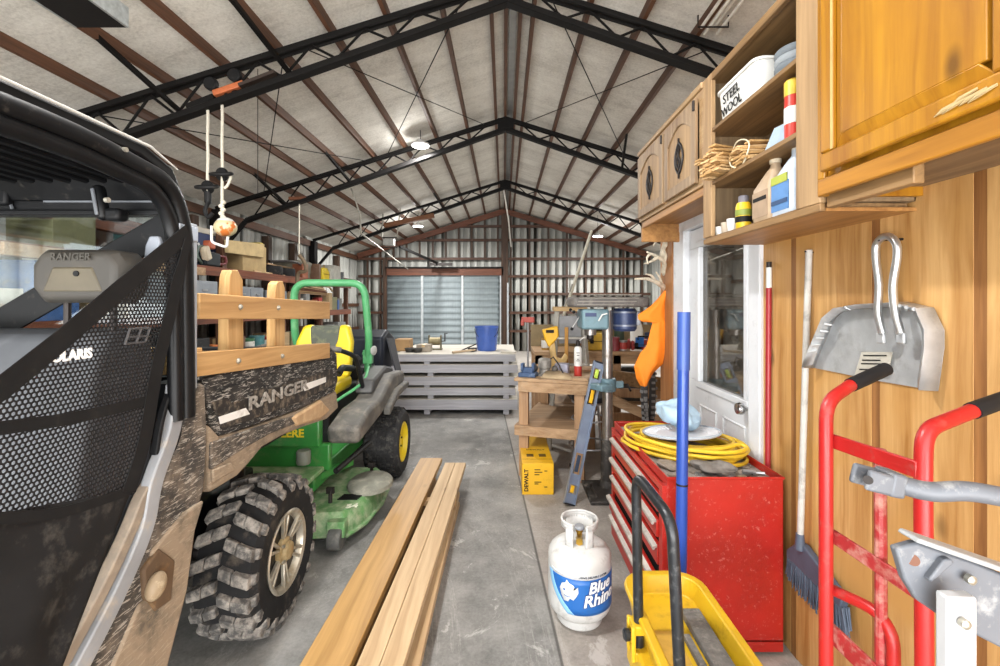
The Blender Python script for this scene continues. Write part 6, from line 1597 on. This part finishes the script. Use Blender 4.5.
# ================================================================ CORNER POST: ANTLERS AND ORANGE GARMENT
M_bone = M('antler_bone', 'd2c8b4', .6, 0, .2, 14, dirt='6e5f48', damt=.4, dscale=20)
def AN(px, py, Y=3.58): return W(px, py, Y)
def antler(label, beams, skull):
    b = AN(*skull, 3.58); r = root('antler', label, 'antler', b, 'antlers on the corner post')
    MB().sphere(b, (.03, .05, .04)).build('skull_plate', M_bone, r)
    for k, (pts, r0) in enumerate(beams):
        P = smooth_path([AN(x, y, Y) for x, y, Y in pts], 5); n = len(P)
        MB().tube(P, [max(.005, 1.3*r0*(1-.7*i/(n-1))) for i in range(n)], 10).build('main_beam' if k == 0 else 'tine', M_bone, r)
antler('topmost antler curling over the top of the corner post', [([(663, 252, 3.58), (666, 240, 3.5), (664, 230, 3.44), (656, 228, 3.4), (649, 233, 3.36)], .018), ([(665, 236, 3.48), (657, 241, 3.42), (653, 246, 3.4)], .011), ([(666, 246, 3.52), (671, 240, 3.48), (670, 230, 3.44)], .012)], (664, 254))
antler('middle antler with forked tines pointing away from the post', [([(664, 272, 3.58), (664, 262, 3.5), (656, 256, 3.44), (647, 252, 3.4)], .018), ([(658, 257, 3.45), (652, 261, 3.42), (644, 264, 3.38)], .012), ([(650, 254, 3.42), (647, 258, 3.4), (648, 264, 3.38)], .009), ([(664, 262, 3.5), (666, 255, 3.46), (662, 248, 3.42)], .011)], (666, 272))
antler('lowest antler with a long level tine above the orange garment', [([(665, 288, 3.58), (658, 283, 3.5), (648, 279, 3.45), (635, 279, 3.4)], .018), ([(655, 282, 3.48), (652, 276, 3.44), (646, 274, 3.4)], .011), ([(662, 286, 3.54), (660, 278, 3.5), (656, 272, 3.46)], .011)], (667, 289))
# garment
M_or = M('hunter_orange', 'f2861b', .75, 0, .06, 10)
def G(px, py): return W(px, py, 3.60)
gl = [(664, 290), (657, 299), (650, 307), (643, 312), (637.5, 316), (638, 320), (645, 321), (652, 319), (648, 331), (644, 345), (637, 352), (633, 366), (636, 378), (639, 385), (645, 379), (648, 371), (655, 365), (660, 361)]
gr = [(664, 290), (664, 298), (664, 310), (663.5, 330), (663, 345), (662, 358), (660, 361)]
def gfn(u_, v_):
    y = 290+v_*95
    def at(L_, y):
        for p, q in zip(L_, L_[1:]):
            if (p[1]-y)*(q[1]-y) <= 0 and p[1] != q[1]: return p[0]+(q[0]-p[0])*(y-p[1])/(q[1]-p[1])
        return L_[-1][0] if y > 361 else L_[0][0]
    xl = {0: 664}.get(v_, None)
    Lp = [(664, 290), (657, 299), (650, 306), (643, 311), (636.5, 315), (637, 319), (641, 321), (651.5, 322), (649, 330), (645, 346), (639, 353), (633.5, 366), (636, 378), (640, 385)]
    xl = at(Lp, y) if y < 385 else 640
    xr = at([(664.5, 290), (664.5, 300), (664, 330), (663, 352), (661.5, 363), (652, 372), (645, 385)], y) if y < 385 else 643
    p = G(xl+(xr-xl)*u_, y)
    fold = .008*math.sin(u_*6+v_*5)+.006*math.sin(u_*13-v_*9)
    return p+V((0, -.03-fold*(.3+.7*v_)-.035*math.sin(PI*u_), 0))
tag(MB().grid(gfn, 24, 95).build('hunting_vest', M_or, solid=.012, angle=60), 'bright orange garment hanging from the corner post below the antlers', 'garment')
# ================================================================ STORAGE RACK ALONG THE LEFT WALL
M_rk = WOOD('rack_board', '7d452c', '4b2818', 1, 26, 1, .7, dirt='6b5c4e', damt=.3)
M_rkp = WOOD('rack_post', '6b4530', '3f281b', 2, 26, 1, .7)
RX0, RX1 = -4.30, -3.50
r = root('storage_rack', 'long brown timber storage rack along the left wall, crowded with goods', 'rack', (-3.9, 6.6, 0))
RZ = (2.0, 1.42, .84, .30)
for z in RZ:
    for y0, y1 in ((2.4, 5.72), (5.74, 10.3)):
        MB().box((RX0, y0, z-.03), (RX1, y1, z)).build('shelf', M_rk, r, bevel=.003)
        MB().box((RX1-.04, y0, z-.11), (RX1, y1, z-.03)).build('edge_beam', M_rk, r, bevel=.003)
for y in (2.45, 4.3, 5.73, 7.3, 8.8, 10.25):
    for x in (RX0+.04, RX1-.10): MB().box((x-.045, y-.045, 0), (x+.045, y+.045, 2.0 if y != 5.73 else 2.45)).build('post', M_rkp, r, bevel=.004)
g = 'goods on the storage rack'
Z1, Z2, Z3, Z4 = RZ
# top shelf
M_nv = M('cooler_navy', '1e2e57', .45, 0, .12)
r = root('navy_cooler', 'navy blue cooler on the top rack shelf behind the hanging ropes', 'cooler', (-3.86, 5.58, Z1))
shell(MB(), [rrect(-4.05, -3.69, 5.22, 5.94, .05, Z1), rrect(-4.07, -3.67, 5.19, 5.97, .06, Z1+.40), rrect(-4.07, -3.67, 5.19, 5.97, .06, Z1+.41)]).build('tub', M_nv, r)
shell(MB(), [rrect(-4.08, -3.66, 5.18, 5.98, .06, Z1+.412), rrect(-4.08, -3.66, 5.18, 5.98, .06, Z1+.47), rrect(-4.04, -3.70, 5.22, 5.94, .06, Z1+.49)]).build('lid', M('cooler_lid', 'b4ad9f', .5, 0, .1), r)
MB().tube(round_path([(-3.67, 5.4, Z1+.28), (-3.63, 5.4, Z1+.18), (-3.63, 5.75, Z1+.18), (-3.67, 5.75, Z1+.28)], .03), .012, 8).build('handle', M_whitepl, r)
sy = 5.50; sx_ = -3.57
r = root('chain_saw', 'red and cream chainsaw on the shelf edge in front of the navy cooler', 'chainsaw', (sx_, sy, Z1))
MB().rbox((sx_, sy-.04, Z1+.09), (.10, .28, .17)).build('engine_housing', M('saw_dark', '23292c', .5, 0, .3, 12), r, bevel=.02, seg=2)
MB().rbox((sx_+.02, sy-.08, Z1+.26), (.09, .12, .10)).build('red_cover', M('saw_red', 'b05a3a', .45, 0, .2), r, bevel=.02, seg=2)
MB().rbox((sx_+.03, sy-.16, Z1+.15), (.08, .10, .17), rotx(.4)).build('cream_cover', M('saw_cream', 'c4b69e', .5), r, bevel=.02, seg=2)
MB().tube(round_path([(sx_, sy-.18, Z1+.03), (sx_+.02, sy-.30, Z1+.10), (sx_+.02, sy-.28, Z1+.22), (sx_, sy-.10, Z1+.24)], .05), .014, 8).build('front_handle', M('saw_green', '54645c', .5), r)
MB().tube(round_path([(sx_, sy+.08, Z1+.14), (sx_+.03, sy+.22, Z1+.15), (sx_+.03, sy+.24, Z1+.06), (sx_, sy+.10, Z1+.04)], .04), .016, 8).build('rear_handle', M('saw_maroon', '6b2a2c', .5), r)
MB().box((sx_-.05, sy-.4, Z1+.05), (sx_-.04, sy-.05, Z1+.12)).build('guide_bar', M_steel, r, bevel=.003)
def sack(label, c, s, mat, seed, name='sack'): return crumple(name, label, 'sack', c, s, mat, seed, .12)
carton('large tan carton on the top rack shelf right of the navy cooler', (-3.76, 6.40, Z1), (.44, .60, .38), M('card_tan', 'a38c63', .85), tape=True)
tag(MB().prism([(-3.50, 5.72, Z1+.20), (-3.50, 6.55, Z1+.22), (-3.50, 6.58, Z1+.42), (-3.50, 5.70, Z1+.36)], (-.05, 0, 0)).build('cardboard_sheet', M('card_light', 'b59f74', .85), bevel=.004), 'loose cardboard flap against the large tan carton', 'cardboard')
tag(MB().box((-4.0, 6.68, Z1), (-3.62, 6.76, Z1+.46)).build('yellow_board', M('pale_yellow', 'c4b04c', .6, 0, .1), bevel=.004), 'dull yellow board standing behind the large tan carton', 'board')
for i, (y, rr, lab) in enumerate(((7.1, .24, 'dark wheel lying on the top rack shelf past the tan carton'), (7.62, .2, 'smaller dark wheel farther along the top rack shelf'))):
    r = root('spare_wheel', lab, 'wheel', (-3.75, y, Z1))
    MB().lathe([(rr*.5, 0), (rr*.95, 0), (rr, .03), (rr, .11), (rr*.95, .14), (rr*.5, .14)], (-3.75, y, Z1), n=28, closed=True).build('tyre', M_tire, r)
    MB().lathe([(rr*.5, .02), (rr*.5, .12), (.05, .09), (0, .09)], (-3.75, y, Z1), n=24).build('rim', M_greytrim, r)
for i, (x, y, z, L, lab) in enumerate(((-3.55, 6.9, .012, 1.1, 'pale lath lying along the front of the top rack shelf'), (-3.62, 7.5, .16, 1.3, 'grey lath resting on the dark wheels of the top shelf'))):
    tag(MB().beam((x, y-L/2, Z1+z), (x-.1, y+L/2, Z1+z), .06, .022).build('wood_lath', (L_pale, M_bw)[i], bevel=.002), lab, 'lath')
tote('dull grey tote on the top rack shelf beyond the wheels', (-3.85, 8.2, Z1), (.5, .5, .28), M('tote_olive', '6e6a5c', .6), M('tote_olive', '6e6a5c'))
r = root('yellow_case', 'bright yellow case on the top rack shelf above the roll bar', 'case', (-3.62, 8.85, Z1))
MB().prism([(-3.80, 8.75, Z1), (-3.80, 9.10, Z1), (-3.80, 9.10, Z1+.18), (-3.80, 8.98, Z1+.26), (-3.80, 8.77, Z1+.25)], (.28, 0, 0)).build('shell', M_jy, r, bevel=.03, seg=2)
MB().box((-3.53, 8.78, Z1+.12), (-3.51, 9.06, Z1+.135)).build('seam', M('case_gold', '9a7d1f', .5), r)
MB().tube(round_path([(-3.68, 8.82, Z1+.25), (-3.68, 8.82, Z1+.31), (-3.68, 8.95, Z1+.31), (-3.68, 8.95, Z1+.25)], .03), .014, 8).build('handle', M_ink, r)
carton('white carton at the far end of the top rack shelf past the yellow case', (-3.72, 9.5, Z1), (.4, .4, .34), M('card_white', 'c2c0b8', .8))
can('grey can at the very end of the top rack shelf', (-3.65, 9.95, Z1), .1, .24, M('can_slate', '5b5f63', .5), None, 'cans on the rack')
for i, (y, h, col, lab) in enumerate(((5.66, .5, 'rack_board', 'short dark stick upright beside the navy cooler'),)):
    pass
# middle shelf: grey drawer chests and mixed goods
M_dgrey = M('drawer_grey', '7f858c', .45, .2, .12, 8, dirt='9c9a94', damt=.3)
def drawers(label, y0, y1, h, z=Z2, mat=M_dgrey):
    r = root('parts_chest', label, 'parts chest', (-3.75, (y0+y1)/2, z), 'grey parts chests on the rack')
    MB().box((-4.0, y0, z), (-3.50, y1, z+h)).build('body', mat, r, bevel=.006)
    n = 2
    for k in range(n):
        za, zb_ = z+.015+k*(h-.02)/n, z+(k+1)*(h-.02)/n-.005
        for m in range(2):
            ya, yb2 = y0+.02+m*(y1-y0-.03)/2, y0+.01+(m+1)*(y1-y0-.03)/2
            d = MB().box((-3.50, ya, za), (-3.49, yb2, zb_)).build('drawer', mat, r, bevel=.003)
            MB().rbox((-3.484, (ya+yb2)/2, (za+zb_)/2), (.014, .08, .02)).build('pull', M_steel, d)
drawers('pale grey steel parts chest on the middle rack shelf, nearest the cab', 4.50, 5.50, .40, mat=M('drawer_pale', '8e949b', .45, .2, .12))
drawers('grey parts chest on the middle shelf seen between the two bed stakes', 5.85, 6.55, .36)
drawers('darker grey parts chest on the middle shelf behind the right bed stake', 6.62, 7.25, .33, mat=M('drawer_dark', '6b7279', .45, .2, .12))
cols = {'rust': '8a4f35', 'tan': 'a28a66', 'grey': '7b7b78', 'white': 'c5c3bb', 'olive': '6d6b4a', 'brown': '664a36', 'blue': '3a5c92', 'red': '9a3430', 'green': '3f6b4a', 'black': '2a2a2b', 'orange': 'b86a35', 'teal': '4b7d80'}
def mcol(c): return M('goods_'+c, cols[c], .6, 0, .2, 12, dirt='8a8378', damt=.25)
items = [
 ('carton', 'tan', 7.55, Z2, .30, 'tan carton on the middle shelf left of the roll bar'), ('can', 'white', 7.9, Z2, .22, 'white can on the middle rack shelf beside the tan carton'),
 ('carton', 'brown', 8.2, Z2, .18, 'low brown carton on the middle rack shelf under the roll bar'), ('can', 'rust', 8.5, Z2, .2, 'rust coloured can on the middle shelf past the low brown carton'),
 ('carton', 'white', 8.9, Z2, .14, 'flat white carton on the middle shelf within the roll bar'), ('carton', 'olive', 9.35, Z2, .26, 'olive carton towards the far end of the middle shelf'), ('can', 'grey', 9.8, Z2, .24, 'grey can near the far end of the middle shelf'),
 ('can', 'orange', 4.75, Z3, .24, 'orange can on the third shelf under the pale grey chest'), ('carton', 'black', 5.2, Z3, .30, 'black carton on the third shelf beside the orange can'), ('carton', 'brown', 5.95, Z3, .26, 'brown carton on the third shelf just past the tall post'),
 ('can', 'green', 6.35, Z3, .22, 'green can on the third shelf between the bed stakes'), ('can', 'teal', 6.62, Z3, .24, 'teal can beside the green can on the third shelf'), ('can', 'red', 6.9, Z3, .2, 'red can on the third shelf behind the right bed stake'),
 ('carton', 'tan', 7.2, Z3, .24, 'tan carton on the third shelf behind the bed rails'), ('can', 'white', 8.95, Z3, .26, 'large white can on the third shelf behind the yellow seat'), ('can', 'grey', 9.35, Z3, .28, 'large grey can on the third shelf inside the roll bar'),
 ('carton', 'rust', 8.5, Z3, .22, 'rust coloured carton on the third shelf left of the large white can'), ('carton', 'grey', 9.8, Z3, .3, 'grey carton at the far end of the third shelf'),
 ('carton', 'blue', 3.55, Z2, .46, 'big blue carton seen through the cab rear window'), ('carton', 'white', 3.12, Z2, .24, 'low white carton seen through the cab rear window, nearer than the blue one'), ('carton', 'tan', 4.05, Z2, .50, 'tall cream carton at the right of the cab rear window'),
 ('carton', 'red', 3.3, Z3, .18, 'flat red carton low in the cab rear window'), ('carton', 'green', 3.9, Z3, .26, 'dark green carton low in the cab rear window'), ('can', 'white', 2.8, Z3, .28, 'white pail low at the left of the cab rear window'),
 ('carton', 'grey', 3.0, Z1, .22, 'grey carton on top of the rack above the cab window'), ('carton', 'olive', 3.7, Z1, .3, 'olive carton on top of the rack near the hanging ropes'), ('can', 'teal', 4.35, Z1, .26, 'teal can on top of the rack left of the chainsaw'),
 ('carton', 'brown', 5.0, Z4, .3, 'brown carton on the bottom rack shelf'), ('carton', 'tan', 6.4, Z4, .3, 'tan carton on the bottom rack shelf'), ('carton', 'black', 8.0, Z4, .35, 'black carton on the bottom rack shelf')]
for kind, c, y, z, h, lab in items:
    if kind == 'can': can(lab, (-3.64, y, z), .105, h, mcol(c), mcol('white') if c in ('green', 'red') else None, 'cans on the rack')
    else: carton(lab, (-3.72, y, z), (.40, .36, h), mcol(c), random.uniform(-.1, .1), tape=c in ('tan', 'white', 'brown'))
# more small goods crowding the far half of the rack
more = [('brown', 7.75, Z2, .42, .16, .10, 'dark brown carton set on end near the left roll bar leg, middle shelf'), ('grey', 8.05, Z2, .30, .2, .12, 'grey carton wedged between cans on the middle shelf'),
 ('red', 8.68, Z2, .24, .14, .1, 'narrow red carton on the middle shelf within the roll bar'), ('tan', 9.1, Z2, .34, .2, .14, 'tan carton upright on the middle shelf near the right roll bar leg'),
 ('blue', 9.58, Z2, .20, .16, .1, 'small blue carton near the far end of the middle shelf'), ('rust', 7.95, Z1, .24, .2, .16, 'rust coloured carton beyond the wheels on the top shelf'),
 ('brown', 8.6, Z1, .30, .16, .14, 'brown carton just left of the yellow case on the top shelf'), ('white', 9.2, Z1, .26, .16, .12, 'narrow white carton just right of the yellow case'),
 ('olive', 7.5, Z3, .24, .18, .16, 'olive carton left of the hard hat on the third shelf'), ('brown', 8.1, Z3, .30, .18, .16, 'brown carton right of the hard hat on the third shelf'),
 ('orange', 5.55, Z3, .20, .16, .14, 'orange carton between the black and brown cartons of the third shelf'), ('white', 5.75, Z2, .28, .12, .1, 'narrow white carton between the two nearest parts chests'),
 ('black', 6.0, Z4, .34, .3, .2, 'small black carton on the bottom rack shelf'), ('rust', 7.3, Z4, .3, .3, .2, 'rust coloured carton on the bottom rack shelf')]
for c, y, z, h, wx, wy, lab in more: carton(lab, (-3.60, y, z), (wx, wy, h), mcol(c), random.uniform(-.3, .3), tape=False)
for i, (y0, y1, z, lab) in enumerate(((7.6, 8.9, Z2+.50, 'crooked grey branch like stick over the middle shelf goods'), (8.3, 9.6, Z2+.42, 'pale stick poking out over the middle shelf goods'), (6.9, 8.3, Z1+.2, 'long dark handle laid across the wheels on the top shelf'))):
    tag(MB().tube(smooth_path([(-3.6, y0, z), (-3.52, (y0+y1)/2, z+.05), (-3.66, y1, z-.03)], 5), .02, 8).build('stick', (M_bwv, L_pale, M_iron)[i]), lab, 'stick')
tag(MB().beam((-3.55, 2.9, Z1+.30), (-3.62, 5.0, Z1+.26), .09, .14).build('long_timber', M_rk, bevel=.004), 'long brown timber laid over the cartons on top of the rack, seen through the cab', 'timber')
tag(MB().beam((-3.46, 3.1, Z2+.52), (-3.46, 5.2, Z2+.50), .03, .09).build('long_timber', M_bw, bevel=.004), 'pale brown board across the front of the rack above the blue carton', 'timber')
# blue hard hat on the third shelf
r = root('hard_hat', 'blue hard hat on the third rack shelf beside the roll bar leg', 'hard hat', (-3.6, 7.75, Z3))
MB().lathe([(.16, 0), (.165, .01), (.13, .02), (.125, .08), (.10, .13), (.05, .16), (0, .165)], (-3.6, 7.75, Z3), n=28).build('shell', M('hat_blue', '2f5ea6', .35, 0, .1), r)
MB().tube([(-3.6, 7.75+.12*math.cos(a), Z3+.02+.15*math.sin(a)) for a in [PI*i/12 for i in range(13)]], .01, 8).build('ridge', M('hat_blue', '2f5ea6'), r)
# stacked boards and rags along the middle shelf
for i in range(5):
    tag(MB().beam((-3.56+.02*i, 7.5+.1*i, Z2+.32+.03*i), (-3.6+.02*i, 9.2-.12*i, Z2+.30+.028*i), .09, .024).build('scrap_plank', (M_bw, L_mid, M_rk, M_bwv, L_pale)[i], bevel=.002), ['lowest', 'second', 'third', 'fourth', 'topmost'][i]+' scrap plank of the bundle lying over the middle shelf cartons', 'plank', 'scrap planks on the rack')

# ================================================================ HANGING FROM THE FIRST TRUSS
M_rope = M('rope_white', 'd3cdbd', .9, 0, .08, 40)
Yh = 4.2; zc_ = zb(-2.6)+.06
r = root('trolley_hoist', 'orange and black hoist trolley perched on the nearest roof truss', 'hoist', (-2.62, Yh, zc_))
MB().rbox((-2.56, Yh, zc_+.05), (.30, .07, .055), roty(-.33)).build('orange_body', M('hoist_orange', 'b8643a', .5, 0, .15), r, bevel=.008)
for x, z in ((-2.72, .09), (-2.50, .17)): MB().lathe([(0, -.03), (.05, -.03), (.062, -.018), (.062, .018), (.05, .03), (0, .03)], (x, Yh-.02, zc_+z), (0,1,0), n=22).build('pulley_wheel', M_mblk, r)
MB().beam((-2.95, Yh, zb(-2.95)+.06), (-2.70, Yh, zb(-2.7)+.07), .06, .05).build('tail_bar', M_truss, r)
MB().beam((-2.45, Yh-.02, zb(-2.45)+.075), (-2.12, Yh-.02, zb(-2.12)+.085), .07, .03).build('angle_bar', M('angle_brown', '33261f', .6), r)
def rope(name, label, x, z1, z0, knot=True, Y=Yh):
    r = root(name, label, 'rope', (x, Y, z0))
    MB().tube([(x+.002*math.sin(i), Y, z1+(z0-z1)*i/14) for i in range(15)], .013, 8).build('strand', M_rope, r)
    mb = MB()
    if knot:
        for k in range(5): mb.sphere((x+.008*(-1)**k, Y, z0+.03+.035*k), (.025, .022, .022), None, 10, 8)
        mb.build('knot', M_rope, r)
    return r
r1 = rope('hoist_rope', 'left white rope hanging from the hoist trolley with a black hook', -2.765, zb(-2.76)-.02, 2.60, False)
r2 = rope('hoist_rope', 'right white rope hanging from the hoist trolley, knotted above the round float', -2.63, zb(-2.63)-.02, 2.33)
def pulley(rr, x, z, Y=Yh):
    MB().tube([(x+.095*math.cos(a), Y-.015+.05*math.sin(a), z+.02*math.sin(a)) for a in [2*PI*i/24 for i in range(24)]], .016, 8, closed=True).build('pulley_ring', M_mblk, rr)
    MB().lathe([(0, -.015), (.06, -.015), (.065, 0), (.06, .015), (0, .015)], (x, Y, z), (.2, 1, .2), n=18).build('pulley_sheave', M_mblk, rr)
pulley(r1, -2.765, 2.64); pulley(r2, -2.63, 2.76)
MB().tube(smooth_path([(-2.765, Yh, 2.60), (-2.765, Yh, 2.50), (-2.79, Yh, 2.42), (-2.76, Yh, 2.36), (-2.72, Yh, 2.40)], 5), [.03]*6+[.018]*15, 10).build('hook', M_mblk, r1)
MB().tube(smooth_path([(-2.60, Yh, 2.76), (-2.55, Yh, 2.74), (-2.58, Yh, 2.66), (-2.61, Yh, 2.63)], 5), .012, 8).build('tail_loop', M_rope, r2)
# round float in a white wire frame
r = root('round_float', 'round white and orange float hanging in a white wire bracket', 'float', (-2.60, Yh, 2.17))
t = NT('float_skin'); tex = t.thr(t.noise(9, 4, .6), .50, .56)
sepz = t.n('ShaderNodeSeparateXYZ', {0: t.co}).outputs[2]
MB().sphere((-2.60, Yh, 2.265), (.10, .09, .085), None, 24, 16).build('ball', t.done(t.mix(tex, lin('d2c49a'), lin('c9702f')), .4), r)
MB().lathe([(.075, .055), (.06, .075), (.03, .09), (0, .092)], (-2.60, Yh, 2.265), n=24).build('cap', M_whitepl, r)
MB().tube(round_path([(-2.69, Yh-.06, 2.27), (-2.69, Yh-.06, 2.12), (-2.55, Yh-.06, 2.07), (-2.54, Yh-.06, 2.17)], .03), .012, 8).build('wire_bracket', M_whitepl, r)
# thin pull cord farther back, with a hook
r = root('pull_rope', 'single thin white rope with a brown hook hanging from the second truss', 'rope', (-3.32, 7.3, 2.0))
MB().tube([(-3.32, 7.3, zb(-3.3)-.02), (-3.325, 7.3, 2.25)], .011, 8).build('strand', M_rope, r)
MB().box((-3.48, 7.26, zb(-3.3)+.03), (-3.20, 7.34, zb(-3.3)+.08)).build('anchor_plate', M('rust_brown', '7b4a30', .7), r, bevel=.006)
MB().tube(smooth_path([(-3.325, 7.3, 2.34), (-3.24, 7.3, 2.22), (-3.22, 7.3, 2.08), (-3.33, 7.3, 2.05), (-3.36, 7.3, 1.9)], 5), .03, 10).build('hook', M('hook_brown', '6b5a45', .6), r)
# thin wire hanging near the first truss
tag(MB().tube([(-2.38, 4.35, zt(-2.38)), (-2.38, 4.35, 2.62)], .004, 6).build('hanging_wire', M_iron), 'thin dark wire hanging straight down past the second truss', 'wire')
# long galvanised fixture top left
r = root('hanging_fixture', 'long dark metal fixture with a galvanised side hanging at the top left', 'fixture', (-2.24, 1.6, 3.10))
MB().box((-2.37, .6, 3.09), (-2.10, 2.5, 3.10)).build('dark_underside', M('fixture_black', '19191a', .5), r)
mb = MB(); mb.box((-2.10, .6, 3.09), (-2.085, 2.5, 3.20)); mb.box((-2.385, .6, 3.09), (-2.37, 2.5, 3.20)); mb.box((-2.37, .6, 3.19), (-2.10, 2.5, 3.20)); mb.box((-2.37, 2.48, 3.1), (-2.10, 2.5, 3.2))
mb.build('galvanised_casing', M('galvanised', 'b5bbbb', .35, .6, .25, 30), r)
for y in (.9, 2.2): MB().tube([(-2.23, y, 3.2), (-2.23, y, zt(-2.23)+.05)], .006, 6).build('hanger', M_truss, r)
# pale rods carried under a purlin on the right
for k in range(4):
    x = 1.70+.055*k; z = zt(1.8)-.06
    tag(MB().tube([(x, 2.3, z-.02*(k % 2)), (x+.02, 3.92+.06*(k % 2), z-.02*(k % 2))], .014, 8).build('pale_rod', M('rod_pale', 'e2dfd6', .5)), ['leftmost of the pale rods stored under the roof above the shelf cabinet', 'second from left of the pale rods stored under the roof', 'third from left of the pale rods stored under the roof', 'rightmost of the pale rods stored under the roof'][k], 'rod', 'pale rods under the roof')
r = root('rod_hanger', 'small dark bracket holding the pale rods under the roof', 'bracket', (1.78, 3.7, zt(1.8)-.06))
MB().tube([(1.66, 3.85, zt(1.8)), (1.66, 3.85, zt(1.8)-.10), (1.92, 3.85, zt(1.8)-.10), (1.92, 3.85, zt(1.8))], .008, 6).build('strap', M_iron, r)
# ================================================================ DOOR OPENER AND STUFF AT THE BACK TRUSSES
tag(MB().beam((-2.9, 10.9, zb(-2.9)+.09), (-1.7, 10.95, zb(-1.9)+.0), .14, .10).build('roof_plank', M('plank_brown', '7a4f33', .7, 0, .2), bevel=.006), 'brown plank resting across the far roof truss', 'plank')
r = root('door_opener', 'garage door opener box hanging on pale hangers before the overhead door', 'opener', (-2.75, 11.0, 2.95))
mb = MB(); mb.tube([(-2.98, 11.0, 2.92), (-2.62, 11.0, 2.92), (-2.62, 11.0, 3.16), (-2.98, 11.0, 3.16)], .018, 6, closed=True); mb.build('cage', M_iron, r)
MB().box((-2.93, 10.9, 2.96), (-2.68, 11.1, 3.12)).build('motor_unit', M('opener_pale', 'b6b6b2', .5), r, bevel=.01)
for a, b in (((-2.98, 11.0, 3.16), (-2.95, 11.0, 3.95)), ((-2.62, 11.0, 3.16), (-2.52, 11.0, 4.0)), ((-2.95, 11.0, 3.8), (-3.1, 11.0, 3.95))): MB().tube([a, b], .018, 8).build('hanger', M('hanger_pale', 'a9a69b', .5, .3), r)
MB().beam((-2.55, 11.0, 2.94), (-2.02, 14.2, 2.78), .05, .06).build('rail', M_truss, r)
MB().box((-2.3, 13.9, 2.72), (-1.6, 14.0, 2.80)).build('header_plate', M_iron, r)
r = root('conduit_run', 'bent pale conduit running down toward the overhead door', 'conduit', (-4.0, 9.5, 3.0))
MB().tube(round_path([(-2.95, 8.6, 3.85), (-2.75, 8.6, 3.25), (-2.75, 8.65, 2.90), (-2.95, 13.8, 2.60)], .05), .016, 8).build('pipe', M('hanger_pale', 'a9a69b', .5, .3), r)
# vertical dark rail beside the overhead door and at the ridge
r = root('vertical_pipe', 'pale vertical pipe beside the right edge of the overhead door', 'pipe', (.12, 14.2, 0))
MB().tube([(.12, 14.2, 0), (.12, 14.2, 2.2)], .03, 10).build('pipe', M('pipe_pale', 'b6bcc0', .4, .4), r)
tag(MB().tube([(-.02, 11.0, zb(0)+.05), (.12, 12.5, 3.9), (.22, 13.9, 3.3)], .02, 8).build('pale_pole', M('rod_pale', 'c9c5bb')), 'thin pale pole sloping down from the ridge at the back', 'pole')
